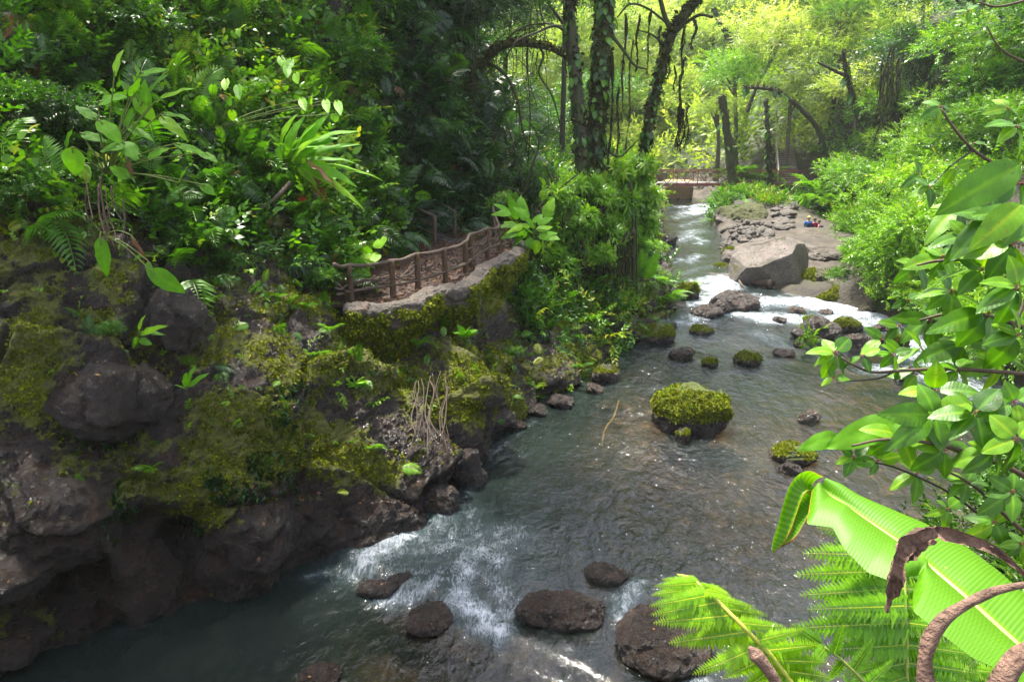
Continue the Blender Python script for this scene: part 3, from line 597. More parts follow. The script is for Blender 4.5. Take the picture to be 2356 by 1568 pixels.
# tilted block, slab and shingle on the right bank
b = rock(1782, 664, 165, 98, 'great tilted block with a bright flat top and dark right side', .12, .7, sub=5, ang=.95, seed=101, rz=-.35, mat=M_rockpale)
def blockmesh():
    V, F = ICO[5]; V = V.copy()
    for n, d in (((-.45, -.25, .86), .50), ((.2, -1, .12), .55), ((.85, -.45, .35), .5), ((-1, -.3, .1), .85), ((1, .3, -.1), .80), ((0, 1, .2), .6), ((-.3, -.9, -.5), .62), ((0, 0, -1), .5), ((.35, -.1, 1), .78)):
        n = norm(np.array(n)); h = V@n; V = V-np.where(h > d, (h-d), 0)[:, None]*n*.97
    V = V*np.array([2.35, 1.8, 2.1]); V = V+norm(V)*(.10*fbm(V, .9, 4, 5)+.03*fbm(V, 4, 4, 6))[:, None]
    return V, F
Vb, Fb = blockmesh(); 
me = mk('tilted_boulder', Vb, Fb, M_rockblock, link=False, attrs={'moss': np.clip(.25+.5*fbm(Vb, 1.2, 4, 8)-.3*(Vb[:, 0] > .3), -.3, .9)}); b.data = me; b.name = 'boulder'
q = at_y(1785, 622, 34.6); b.location = (q[0], q[1], q[2]); b.rotation_euler = (0.0, .12, -.1)
R_slab = crock(1800, 594, 40.0, 9.5, 7.5, 2.3, 'wide pitted rock slab rising behind the tilted block below the hikers', .35, 83, .7, .25, 0, M_rockmid)
crock(1712, 508, 50.0, 4.2, 4.5, 2.9, 'mossy rock knoll standing in the river bend before the bridge', .62, 84, .8, .3, 0, M_rockmid)
crock(1862, 650, 34.6, 3.2, 2.2, 1.5, 'dark mossy rock sloping to the water right of the tilted block', .5, 111, .7, .3, 0, M_rockmid)
crock(1925, 690, 32.0, 2.4, 1.5, 1.1, 'low mossy rock shoulder under the drooping shrub by the rapids', .6, 112, .7, .2, 0, M_rockmid)
crock(2010, 715, 30.4, 2.4, 1.3, 1.0, 'dark rock lip along the brightest rapid', .4, 113, .7, .2, 0, M_rock)
crock(1905, 590, 37.5, 2.6, 2.0, 1.2, 'pitted rock at the right end of the wide slab', .4, 114, .7, .2, 0, M_rockmid)
crock(1665, 620, 38.3, 1.8, 1.5, .8, 'mossy stone at the river edge left of the tilted block', .6, 85, .5, .3, 0, M_rockpale)
crock(1760, 527, 49, 1.7, 1.3, 1.0, 'grey boulder at the foot of the stony path', .3, 86, .5, .1, 0, M_rockpale)
crock(1725, 530, 48, 1.5, 1.2, .8, 'mossy boulder under the fern clump by the stony path', .6, 87, .5, .1, 0, M_rockpale)
crock(1820, 555, 43, 5.5, 3.0, .9, 'flat ledge of rock just left of the hikers', .1, 88, .8, .1, 0, M_rockpale)
# shingle cobbles: separate stones, shared meshes
cobm = []
for k in range(6):
    V, F, m, N = rockmesh(200+k, (1, .8, .6), 2, .5, .05); cobm.append(mk('cobble', V, F, M_rockpale, link=False, attrs={'moss': m*.4}))
t = thing('shingle_bar', at_w(1700, 560), 'bank of pale loose cobbles between the river and the pitted slab', 'shingle')
for k in range(90):
    px = 1650+(random.random()**.8)*120; py = 535+random.random()*38+max(0, (px-1700))*.05
    p = at_w(px, py); z = float(ground(p[0], p[1])); s = .25+.55*random.random()**2
    o = ob('cobble', random.choice(cobm), t); o.location = Vector((p[0], p[1], max(z, p[2])+s*.12))-t.location; o.scale = (s, s, s); o.rotation_euler = (random.random(), random.random(), random.random()*6)
t = thing('stony_path', at_y(1815, 500, 52), 'rough path of flat stones climbing from the hikers to the bridge', 'path')
for k in range(70):
    f = k/70; px = 1795+25*f+random.uniform(-22, 20)*(1.15-f); py = 545-118*f; Yd = 46+15*f
    x = (px-1178)/FP*proj(np.array(at_y(px, py, Yd)))[2]; z = float(ground(x, Yd)); s = .5+.6*random.random()
    o = ob('stone', random.choice(cobm), t); o.location = Vector((x, Yd, z+.05))-t.location; o.scale = (s*1.1, s, s*.85); o.rotation_euler = (random.uniform(-.2, .2), random.uniform(-.2, .2), random.random()*6)
# ================================================================ PATH PLATFORM, WALL, FENCE
ZP = 4.2
FPOST = [(809, 693, 610), (904.7, 681, 600), (961.8, 662, 584), (1025, 647.5, 572.5), (1071, 627, 556), (1083, 612, 539), (1121.6, 592, 525), (1147.6, 575, 520), (1139, 553, 500)]
FPW = [at_z(a, b, ZP+.02) for a, b, c in FPOST[:-1]]; FPW.append(at_y(1137, 560, 26.6)); FPW[-1][2] = ZP
front = [at_z(735, 700, ZP), at_z(800, 706, ZP), at_z(850, 706, ZP), at_z(925, 696, ZP), at_z(990, 666, ZP), at_z(1050, 657, ZP), at_z(1085, 636, ZP), at_z(1105, 613, ZP), at_z(1150, 595, ZP), at_z(1180, 578, ZP), at_z(1178, 560, ZP)]
fr = catmull(np.array(front), 120); 
cen = np.array([-3.5, 26.0, ZP])
NVp = 60; tt = np.linspace(0, 1, NVp)[None, :, None]
back = catmull(np.array([at_z(700, 640, ZP), at_y(800, 590, 24), at_y(900, 560, 28), at_y(1040, 540, 31), at_y(1120, 530, 33), at_y(1150, 530, 34)]), 120); back[:, 2] = ZP+.1
PG = fr[:, None]*(1-tt)+back[:, None]*tt; PG[..., 2] = ZP+.05*fbm(PG, .9, 4, 3)+.02*fbm(PG, 4, 3, 4)
t = NT('litter'); c = t.pos(); nz = t.noise(7, 6, c, .7)
vr = t.n('TexVoronoi', {'Scale': 9, 'Vector': t.mix(.1, c, t.n('TexNoise', {'Scale': 6, 'Vector': c}).outputs['Color'], 'ADD')})
col = t.mix(.7, t.ramp(nz, [(.3, (.018, .009, .008)), (.7, (.075, .04, .03))]), t.ramp(t.n('SeparateColor', {0: vr.outputs['Color']}).outputs[0], [(0, .4), (.8, 1.2), (1, 2.2)]), 'MULTIPLY')
M_litter = t.surf(t.n('BsdfPrincipled', {'Base Color': col, 'Roughness': .45, 'Normal': t.bump(t.math('ADD', nz, vr.outputs['Distance']), .7, .03)}).outputs[0])
struct(mk('path', PG.reshape(-1, 3), grid_faces(120, NVp), M_litter))
# lumpy masonry edge: profile swept along the front
prof = np.array([(-.10, -.15), (-.06, .03), (.06, .085), (.22, .07), (.34, .0), (.40, -.16), (.36, -.38), (.30, -.60), (.14, -.80), (.0, -1.0), (-.15, -1.3), (-.35, -1.8)])
pr = catmull(prof, 64); frd = catmull(np.array(front[1:]), 260); T_, N_, B_ = frames(frd); outw = np.cross(T_, np.array([0, 0, 1.0])); outw = norm(outw)
WG = frd[:, None]+outw[:, None]*pr[None, :, 0:1]*1.0; WG[..., 2] += pr[None, :, 1]
wf = worley(WG*np.array([1, 1, 1.4]), 2.2, 9); e = wf[1]-wf[0]
dn = norm(WG-(frd-outw*.2)[:, None]+np.array([0, 0, .5]))
WG = WG+dn*(.13*fbm(WG, 1.3, 3, 5)+.07*fbm(WG, 3.6, 4, 6)+.03*fbm(WG, 11, 3, 7)+.05*sstep(0, .15, e)*(pr[None, :, 1] < 0)+(.04+.05*wf[3]))[..., None]
wm = .15+.75*sstep(.05, -.25, pr[None, :, 1])*np.ones(len(frd))[:, None]*.62+.65*fbm(WG, 1.5, 4, 77)-.4*(pr[None, :, 1] > -.03)
wallt = tag(mk('retaining_wall', WG.reshape(-1, 3), grid_faces(260, 64), M_wall, attrs={'moss': np.clip(wm, -.3, 1).ravel()}), 'curved mossy stone edge wall holding up the fenced path above the cliff', 'retaining wall')
WALLV, WALLF, WALLM = WG.reshape(-1, 3), grid_faces(260, 64), wm.ravel()
# fence of rough poles
fence = thing('rustic_fence', tuple(FPW[3]), 'long curved rustic fence of mortared poles and crossed twigs along the path edge', 'fence')
def fpart(name, VF, mat, par, smooth=True):
    V = np.asarray(VF[0])-np.array(par.location); return mk(name, V, VF[1], mat, par, smooth)
PH = [at_y(a, c, q[1])[2]-ZP for (a, b_, c), q in zip(FPOST, FPW)]
PH[-1] = 1.0
tops = []
for k, q in enumerate(FPW):
    r = .082 if k < 6 else .075; h = PH[k]; tops.append(q+np.array([0, 0, h]))
    C = q+np.array([[0, 0, z] for z in np.linspace(-.15, h, 9)])+np.array([[.01*math.sin(z*9+k), 0, 0] for z in range(9)])
    fpart('post', tube(C, np.linspace(r*1.1, r*.92, 9), 12, .12, k, True, 6), M_post, fence)
ext = [at_y(768, 606, 16.6)]; rl = np.array(ext+tops+[tops[-1]+np.array([-.05, .8, .15])]); rl[:, 2] -= .02
rc = catmull(rl, 150); rc[:, 2] -= .04*np.abs(np.sin(np.linspace(0, 10*np.pi, 150))); 
fpart('top_rail', tube(rc, .052+.008*np.sin(np.arange(150)*.5), 10, .14, 3, True, 5), M_wood, fence)
low = np.array([at_y(775, 678, 16.7)]+[q+np.array([.03, -.02, .28+.05*math.sin(k*2.3)]) for k, q in enumerate(FPW)])
fpart('lower_rail', tube(catmull(low, 120), .042+.006*np.sin(np.arange(120)*.43), 9, .16, 4, True, 6), M_wood, fence)
rb = random.Random(5)
allp = [np.array([*at_y(772, 690, 16.7)[:2], ZP])]+FPW; allh = [.95]+PH
for k in range(len(allp)-1):
    a, b2 = allp[k], allp[k+1]; L = np.linalg.norm(b2-a)
    nb = 7 if L > .9 else 4
    for j in range(nb):
        s0 = rb.random(); s1 = min(1, max(0, s0+rb.choice([-1, 1])*rb.uniform(.35, .8))); z0 = rb.uniform(.22, .5); z1 = rb.uniform(.5, min(.9, allh[k+1]-.05))
        if j % 3 == 0: z0, z1 = rb.uniform(.3, .7), rb.uniform(.3, .7); s0, s1 = (0, rb.uniform(.5, .9)) if rb.random() < .5 else (rb.uniform(.1, .5), 1)
        m = [(a+(b2-a)*(s0+(s1-s0)*f)+np.array([rb.uniform(-.05, .05)*(0 < f < 1), rb.uniform(-.05, .05), z0+(z1-z0)*f+rb.uniform(-.11, .11)*(0 < f < 1)])) for f in (0, .35, .7, 1)]
        fpart('branch', tube(catmull(np.array(m), 14), np.linspace(.026, .019, 14)*rb.uniform(.85, 1.3), 7, .2, j+k*9, True, 7), M_wood, fence)
# stair with plain rails behind the path
def zz(x, y): return (1250+x/2.772)/1.7385, (750+y/2.772)/1.7385
def railset(label, posts, rails, name='pole_railing'):
    P0 = at_y(*zz(*posts[-1][:2]), posts[-1][3]); th = thing(name, tuple(P0), label, 'railing')
    for (x, yt, yb, Yd) in posts:
        a = at_y(*zz(x, yt), Yd); b_ = at_y(*zz(x, yb), Yd); C = np.array([b_+(a-b_)*f+np.array([0, 0, -.2*(f == 0)]) for f in np.linspace(0, 1, 7)])
        fpart('post', tube(C, .07, 10, .12, int(x), True, 5), M_wood, th)
    for nm, pts in rails:
        C = catmull(np.array([at_y(*zz(x, y), Yd) for x, y, Yd in pts]), 30); fpart(nm, tube(C, .055 if nm == 'top_rail' else .042, 9, .13, int(pts[0][0]), True, 5), M_wood, th)
railset('nearer weathered pole railing of the stair behind the fence', [(1355, 325, 620, 25.2), (1110, 205, 500, 26.0), (900, 140, 430, 26.8)],
        [('top_rail', [(900, 140, 26.8), (1000, 172, 26.4), (1110, 215, 26.0), (1240, 270, 25.6), (1365, 330, 25.2)]), ('middle_rail', [(890, 240, 26.8), (1095, 305, 26.0), (1345, 412, 25.2)]), ('lower_rail', [(890, 325, 26.8), (1100, 400, 26.0), (1345, 520, 25.2)])])
railset('farther weathered pole railing of the stair against dark foliage', [(1575, 262, 570, 26.6), (1340, 140, 440, 27.6), (1130, 112, 400, 28.4)],
        [('top_rail', [(1105, 115, 28.4), (1220, 125, 28.0), (1325, 140, 27.6), (1450, 200, 27.1), (1578, 268, 26.6)]), ('middle_rail', [(1130, 228, 28.4), (1340, 245, 27.6), (1560, 355, 26.6)]), ('lower_rail', [(1130, 310, 28.4), (1340, 345, 27.6), (1560, 445, 26.6)])])
p = at_y(*zz(1180, 600), 26.2)
o = crock(*zz(1170, 590), 26.6, 2.5, 1.6, 1.25, 'squared rock step carrying the pole railings', .05, 91, .9, .1)
o = crock(*zz(1400, 640), 25.9, 2.6, .9, .5, 'low rock tread at the foot of the stair', .1, 92, .9, .1)
o = crock(*zz(1000, 500), 28.4, 3.0, 1.6, 1.9, 'upper rock step of the stair under the hanging ferns', .3, 93, .9, .1)
# ================================================================ BRIDGE
M_red = simple('red_painted_steel', (.16, .045, .042), .5, .5, .25, 3, .2, .01)
M_deck = simple('deck_planks', (.22, .21, .20), .6, .4, .25, 3)
M_conc = rockmat('pier_concrete', (.20, .135, .05), (.38, .27, .12), .7, (.02, .02, .012), .7, .05)
YB = 61.5; zd = at_y(1700, 425, YB)[2]; xl = at_y(1455, 420, YB)[0]; xr = at_y(1848, 425, YB)[0]; H = 1.18
br = thing('footbridge', ((xl+xr)/2, YB, zd), 'red steel truss footbridge crossing the river in the background', 'bridge')
for s, yy in ((0, YB), (1, YB+1.5)):
    fpart('top_chord', beam((xl, yy, zd+H), (xr, yy, zd+H), .09, .08), M_red, br, False)
    fpart('handrail', beam((xl, yy-.07, zd+H-.17), (xr, yy-.07, zd+H-.17), .06, .06), M_red, br, False)
    fpart('bottom_chord', beam((xl, yy, zd+.0), (xr, yy, zd+.0), .12, .20), M_red, br, False)
    n = 8
    for k in range(n+1):
        x = xl+.3+(xr-xl-.6)*k/n; w = .16 if k % 4 == 1 else .055
        fpart('vertical', beam((x, yy+.006, zd+.1), (x, yy+.006, zd+H-.04), .08, w) if 0 else beam((x, yy+.006, zd+.1), (x, yy+.006, zd+H-.04), w, .07), M_red, br, False)
        if k < n:
            x2 = xl+.3+(xr-xl-.6)*(k+1)/n; xm = (x+x2)/2
            fpart('diagonal', beam((x, yy-.01, zd+H-.1), (xm, yy-.01, zd+.1), .05, .05), M_red, br, False)
            fpart('diagonal', beam((x2, yy-.02, zd+H-.1), (xm, yy-.02, zd+.1), .05, .05), M_red, br, False)
n = 60
for k in range(n):
    x = xl+(xr-xl)*(k+.5)/n; V, F = box((x, YB+.75, zd+.135), ((xr-xl)/n-.02, 1.35, .05), 0, .003); fpart('deck_plank', (V, F), M_deck, br, False)
# pier and far abutment
a = at_y(1531, 428, 64.5); b_ = at_y(1590, 468, 64.5)
V, F = ICO[4]; V = np.clip(V*1.5, -1, 1)*np.array([(b_[0]-a[0])/2, 1.1, 1.25]); V = V+.06*norm(V)*fbm(V, 1.2, 4, 3)[:, None]
o = mk('bridge_pier', V+np.array([(a[0]+b_[0])/2, 65.2, zd-1.25]), F, M_conc, attrs={'moss': np.where(V[:, 2] < -.25, .8, -.3)+.2*fbm(V, 2, 3, 1)}); tag(o, 'ochre concrete block pier with dark wet foot under the left end of the bridge', 'pier')
# stair from the bridge up the slope
M_step = simple('weathered_plank', (.26, .20, .16), .6, .4, .3, 5); M_railw = simple('pale_rail_wood', (.42, .36, .28), .6, .4, .2, 5)
st = thing('wooden_stair', at_y(1820, 425, 62.5), 'steep plank stair with pale handrail climbing from the bridge end into the trees', 'stair')
n = 26; sb = at_y(1812, 424, 61.6); s1 = at_y(1812, 318, 72.0); sb[0] = at_y(1815, 424, 61.6)[0]
s1[0] = at_y(1805, 318, 72)[0]
W_ = 1.75
for k in range(n):
    f = k/(n-1); c0 = sb+(s1-sb)*f; V, F = box((c0[0], c0[1], c0[2]), (W_, .36, .07), .05, .004); fpart('step', (V, F), M_step, st, False)
for s in (-1, 1): fpart('stringer', beam(sb+np.array([s*W_*.52, 0, -.15]), s1+np.array([s*W_*.52, 0, -.15]), .07, .25), M_twigdark, st, False)
off = np.array([-W_*.58, 0, 0])
for hgt in (.55, .8, 1.05): fpart('rail', beam(sb+off+np.array([0, 0, hgt]), sb+(s1-sb)*.72+off+np.array([0, 0, hgt]), .06, .085), M_railw, st, False)
fpart('rail', beam(sb+(s1-sb)*.72+off+np.array([0, 0, .9]), s1+off+np.array([.1, 0, 1.6]), .06, .07), M_twig, st, False)
for f in (0, .24, .48, .72): p = sb+(s1-sb)*f+off; fpart('post', beam(p+np.array([0, .05, -.3]), p+np.array([0, .05, 1.15]), .08, .08), M_railw, st, False)
fpart('rail', beam(sb+np.array([W_*.58, .0, .9]), sb+np.array([W_*.58+.25, -1.3, .1]), .05, .08), M_railw, st, False)
for a, b_ in (((1790+38, 430), (1798, 460)),): pass
pl = thing('support_poles', at_y(1830, 450, 60.5), 'two slanting poles bracing the bridge end above the stony path', 'brace')
fpart('pole', tube(np.array([at_y(1844, 415, 60.6), at_y(1822, 435, 60.3), at_y(1815, 445, 60.1)]), .05, 7), M_railw, pl)
fpart('pole', tube(np.array([at_y(1838, 425, 60.9), at_y(1828, 445, 60.6), at_y(1816, 462, 60.4)]), .06, 7), M_twig, pl)
# ================================================================ HIKERS resting on the slab
M_skin = simple('skin', (.45, .25, .17), .5, .4, .1); M_blue = simple('blue_cloth', (.01, .16, .45), .7, .2, .2, 20); M_mar = simple('maroon_cloth', (.22, .015, .07), .7, .2, .2, 20)
M_navy = simple('navy_cloth', (.015, .03, .07), .7, .2, .2, 20); M_hat = simple('yellow_green_cap', (.45, .5, .12), .7, .2, .1, 20); M_hair = simple('brown_hair', (.06, .03, .015), .6, .3, .2, 30); M_pink = simple('pink_cloth', (.5, .25, .25), .7, .2, .2, 20)
def skinfig(name, joints, edges, radii, mat, parent, lv=2):
    me = bpy.data.meshes.new(name); me.from_pydata(joints, edges, []); o = ob(name, me, parent); m = o.modifiers.new('skin', 'SKIN')
    for k, v in enumerate(me.skin_vertices[0].data): r = radii[k]; v.radius = (r, r) if not hasattr(r, '__len__') else r; v.use_root = (k == 0)
    s = o.modifiers.new('sub', 'SUBSURF'); s.levels = lv; s.render_levels = lv; me.materials.append(mat)
    for p in me.polygons: p.use_smooth = True
    return o
def hiker(px, py, Yd, rz, label, shirt, bag, hat, sc=1.0):
    p = at_y(px, py, Yd); t = thing('person', tuple(p), label, 'person', None, rz); t.scale = (sc,)*3
    J = [(0, 0, .12), (0, .02, .32), (0, .0, .50), (0, .02, .60), (0, .04, .68), (0, .05, .80), (-.17, 0, .52), (-.24, .04, .28), (-.12, .26, .20), (.17, 0, .52), (.25, .05, .30), (.10, .27, .22), (-.10, .05, .10), (-.14, .45, .22), (-.13, .52, -.22), (.10, .05, .10), (.15, .44, .24), (.14, .55, -.20), (-.13, .62, -.26), (.14, .65, -.24)]
    E_ = [(0, 1), (1, 2), (2, 3), (3, 4), (4, 5), (2, 6), (6, 7), (7, 8), (2, 9), (9, 10), (10, 11), (0, 12), (12, 13), (13, 14), (0, 15), (15, 16), (16, 17), (14, 18), (17, 19)]
    Rr = [(.16, .12), (.145, .11), (.15, .10), .055, .075, .095, .06, .045, .032, .06, .045, .032, .09, .07, .05, .09, .07, .05, .04, .04]
    skinfig('body', J, E_, Rr, M_skin, t)
    skinfig('shirt', [(0, 0, .14), (0, .02, .34), (0, 0, .53), (-.17, 0, .53), (-.24, .03, .32), (.17, 0, .53), (.25, .04, .33)], [(0, 1), (1, 2), (2, 3), (3, 4), (2, 5), (5, 6)], [(.175, .14), (.165, .13), (.165, .115), .08, .07, .08, .07], shirt, t)
    skinfig('trousers', [(0, .0, .08), (-.10, .07, .10), (-.14, .46, .23), (-.13, .51, .02), (.10, .07, .10), (.15, .45, .25), (.14, .53, .04)], [(0, 1), (1, 2), (2, 3), (0, 4), (4, 5), (5, 6)], [(.175, .13), .11, .085, .07, .11, .085, .07], M_navy, t)
    V, F = ICO[3]; V = V*np.array([.105, .115, .12]); V[:, 2] = np.where(V[:, 2] < -.02, V[:, 2]*.5, V[:, 2]); V = V+np.array([0, .035, .80]); mk('cap' if hat else 'hair', V, F, M_hat if hat else M_hair, t)
    if bag is not None:
        V, F = ICO[3]; V = np.sign(V)*np.abs(V)**.6*np.array([.15, .09, .21])+np.array([0, -.2, .32]); mk('backpack', V, F, bag, t)
    return t
hiker(1858, 530, 46.5, R(-5), 'hiker in a bright blue jacket and yellow green cap sitting on the slab', M_blue, M_navy, True, 1.08)
hiker(1872, 532, 46.3, R(10), 'hiker in a maroon top sitting in the middle of the three', M_mar, None, False, 1.0)
hiker(1883, 534, 46.2, R(60), 'hiker in pink with a dark backpack at the right of the group', M_pink, M_navy, False, .9)
# driftwood log in front of the tilted block
dw = thing('driftwood', at_w(1700, 655), 'long grey driftwood log lying across the rocks before the tilted block', 'log')
fpart('trunk', tube(catmull(np.array([at_y(1618, 634, 36.5), at_y(1670, 641, 35.6), at_y(1720, 650, 34.4), at_y(1775, 657, 33.4)])+np.array([0, 0, .1]), 30), np.linspace(.10, .24, 30), 9, .2, 3, True, 2), M_wood, dw)
for k, (a, b_) in enumerate((((1740, 652), (1770, 668)), ((1755, 655), (1785, 663)), ((1700, 645), (1715, 668)), ((1748, 655), (1740, 672)))): fpart('branch', tube(np.array([at_y(*a, 33.9), at_y(*b_, 33.3)]), .06, 6), M_wood, dw)
# ================================================================ LEAF SHAPES
def leaf1(W=.42, fold=.12, droop=.18):
    V = np.array([(0, 0, 0), (.42, 0, -.02), (.40, W/2, fold), (.40, -W/2, fold), (1, 0, -droop)], float)
    return V, np.array([(0, 1, 2), (0, 3, 1), (2, 1, 4), (1, 3, 4)])
def leaf0(W=.5, droop=.15):
    return np.array([(0, 0, 0), (.45, W/2, .03), (.45, -W/2, .03), (1, 0, -droop)], float), np.array([(0, 2, 1), (1, 2, 3)])
def leaf_fine(W=.5, n=9, m=2, fold=.15, droop=.3, tipx=.75, wav=0.0, seed=0, heart=0.0, corr=0.0, corn=16):
    """broad leaf along +x, unit length, grid with midrib fold and side veins"""
    r = np.random.default_rng(seed); s = np.linspace(0, 1, n); a = np.linspace(-1, 1, 2*m+1)
    w = W/2*np.sin(np.pi*np.clip(s, 0, 1)**tipx)**.8; w[0] = .0 if not heart else W*.18; w[-1] = .002
    X = np.repeat(s[:, None], 2*m+1, 1)-heart*.25*(np.abs(a)[None]**1.5)*(1-s[:, None])**2
    Y = w[:, None]*a[None]; Z = fold*np.abs(Y)-droop*(X**2)-.25*(Y/(W/2+1e-6))**2*fold*.6
    if wav: Z = Z+wav*np.sin(s*14+r.random()*6)[:, None]*np.abs(a)[None]*W; Y = Y*(1+wav*.8*np.sin(s*19+r.random()*6)[:, None])
    if corr: Z = Z+corr*np.sin(2*np.pi*(corn*(s[:, None]-np.abs(a)[None]*.10)))*(np.abs(a)[None]**.5)*(1-np.abs(a)[None]*.2)
    V = np.stack([X, Y, Z], -1).reshape(-1, 3); t = .5+.35*(np.abs(a)[None] < .1)*np.ones((n, 1))+.0
    return V, tri(grid_faces(n, 2*m+1)), t.ravel()
def rot(V, az, el=0., roll=0.):
    M = Matrix.Rotation(az, 3, 'Z') @ Matrix.Rotation(-el, 3, 'Y') @ Matrix.Rotation(roll, 3, 'X'); return V@np.array(M).T
def sprig(seed, n=10, leaf=None, ls=.30, spread=60, droop=.35, stem=.006, curl=0.0):
    r = np.random.default_rng(seed); leaf = leaf or leaf1(); P = []
    s = np.linspace(.12, 1, n); C = lambda t: np.array([t, .1*math.sin(t*3+seed), -droop*t*t])
    for k, t in enumerate(s):
        side = 1 if k % 2 else -1; L = ls*(.75+.5*r.random())*(1.1-.35*t)
        az = side*R(spread*(1.05-.55*t)+r.uniform(-14, 14)) if k < n-1 else r.uniform(-.2, .2)
        V = rot(leaf[0]*L, az, R(r.uniform(-35, 12)), R(r.uniform(-30, 30)))+C(t); P.append((V, leaf[1], np.clip(.5+r.normal(0, .25)+.3*t-.1, 0, 1)))
    pts = np.array([C(t) for t in (0, .35, .7, 1)]); w = stem
    V = np.concatenate([pts+np.array([0, w, 0]), pts-np.array([0, w, 0])]); F = [(k, k+1, 4+k) for k in range(3)]+[(k+1, 5+k, 4+k) for k in range(3)]
    P.append((V, np.array(F), .3)); return join(P)
def frond(seed, n=15, W=.42, droop=.5, leafw=.24, teeth=False):
    r = np.random.default_rng(seed); P = []; C = lambda t: np.array([t, 0, .18*math.sin(t*2.2)-droop*t**2.2])
    for t in np.linspace(.10, .97, n):
        L = W*math.sin(math.pi*min(1, t**.75*.93+.05))**.8*(.95+.1*r.random())+.03
        for sd in (-1, 1):
            V = rot(leaf1(leafw*.9, .04, .25)[0]*L, sd*R(72-22*t), R(-8+r.uniform(-6, 6)), R(sd*8))+C(t); P.append((V, leaf1()[1], .45+.3*r.random()))
    pts = np.array([C(t) for t in np.linspace(0, 1, 6)]); w = .007
    V = np.concatenate([pts+np.array([0, w, 0]), pts-np.array([0, w, 0])]); P.append((V, np.array([(k, k+1, 6+k) for k in range(5)]+[(k+1, 7+k, 6+k) for k in range(5)]), .9)); return join(P)
def palmate(seed, n=7):
    r = np.random.default_rng(seed); P = []
    for k in range(n):
        V = rot(leaf1(.26, .03, .22)[0]*(.9+.2*r.random()), (k-(n-1)/2)*R(300/n), R(-12), 0); P.append((V, leaf1()[1], .4+.3*r.random()))
    return join(P)
SPR = [sprig(k, 9+k % 4, leaf1(.38+.05*(k % 3), .10, .25), .27+.03*(k % 3), 62) for k in range(6)]
SPRF = [sprig(20+k, 12, leaf0(.40, .2), .22, 60) for k in range(5)]            # light version for far things
SPRB = [sprig(40+k, 7, leaf_fine(.52, 5, 1, .12, .3, .8), .36, 62) for k in range(4)]
FRO = [frond(k, 15, .36+.05*(k % 2), .35+.15*(k % 3)) for k in range(4)]
PAL = [palmate(k, 6+k % 3) for k in range(3)]
def tuft(seed, n=6, s=1.0):
    r = np.random.default_rng(seed); P = []
    for k in range(n): P.append((rot(leaf0(.55, .1)[0]*(.5+.6*r.random())*s, r.uniform(0, 6.3), R(r.uniform(10, 80)), 0), leaf0()[1], r.random()))
    return join(P)
TUF = [tuft(k, 6) for k in range(5)]
def grassy(seed, n=9):
    r = np.random.default_rng(seed); P = []
    for k in range(n):
        az = r.uniform(0, 6.3); L = .6+.6*r.random(); V = np.array([(0, .02, 0), (0, -.02, 0), (.35*L, 0, .25*L), (.8*L, 0, -.1*L)]); P.append((rot(V, az), np.array([(0, 1, 2), (1, 3, 2)]), r.random()))
    return join(P)
GRS = [grassy(k) for k in range(4)]
def dirs(n, N, up=.4, out=1.0, jit=.6, cam_=.0):
    d = N*out+np.array([0, 0, up])+rng.normal(0, jit, (n, 3)); return norm(d)
def leafnormal(D, upw=1.0, jit=.35):
    n = len(D); U = np.array([0, 0, 1.0])*upw+rng.normal(0, jit, (n, 3)); return U
def inframe(P, m=300, top=250):
    u, v, a = proj(P); return (u > -m) & (u < 2356+m) & (v > -top) & (v < 1568+m) & (a > .5)
# ================================================================ MOSS AND UNDERGROWTH ON THE LEFT CLIFF
ed = np.array([(-300, 450), (0, 490), (100, 500), (200, 545), (290, 520), (380, 610), (480, 620), (600, 600), (700, 670), (760, 640), (800, 570), (860, 560), (960, 560), (1100, 545), (1150, 560), (1180, 600), (1200, 760), (1300, 800), (1380, 770), (1460, 760), (1560, 740)])
vb = np.interp(cu, ed[:, 0], ed[:, 1])+55*fbm(CV, .8, 4, 61)
CFt = tri(CF)
inf_c = inframe(CV)
def wveg(F, c):
    m = (cv[F[:, 0]] < vb[F[:, 0]]) & inf_c[F[:, 0]]; ax = proj(c)[2]; return m*(1/ax**1.6)
def gaps(P, sc=.45, seed=300): return fbm(P, sc, 4, seed)
# moss tufts
mp, mn, mf = tri_sample(CV, CF, 90000, lambda F, c: ((cmoss[F[:, 0]] > .40) & inf_c[F[:, 0]])*np.clip(cmoss[F[:, 0]]-.3, 0, 1)/proj(c)[2]**1.5)
k = (fbm(mp, 3.2, 4, 5)+.5*(cmoss[mf[:, 0]]-.5)) > .06; mp, mn, mf = mp[k][:34000], mn[k][:34000], mf[k][:34000]
mn = mn*np.sign((mn*np.array([.4, -1, .8])).sum(1, keepdims=True))
D = norm(rng.normal(0, 1, mp.shape)); 
mv, mF, mt = scatter(TUF, mp+mn*.015, basis(D, mn+rng.normal(0, .25, mn.shape)), (.035+.05*rng.random(len(mp)))*(proj(mp)[2]/14), np.clip(.45+.5*fbm(mp, .9, 3, 6)+rng.normal(0, .15, len(mp)), 0, 1))
stuff(mk('moss', mv, mF, M_moss, attrs={'tint': mt}), 'yellow green moss growing in patches over the wet left cliff', 'moss')
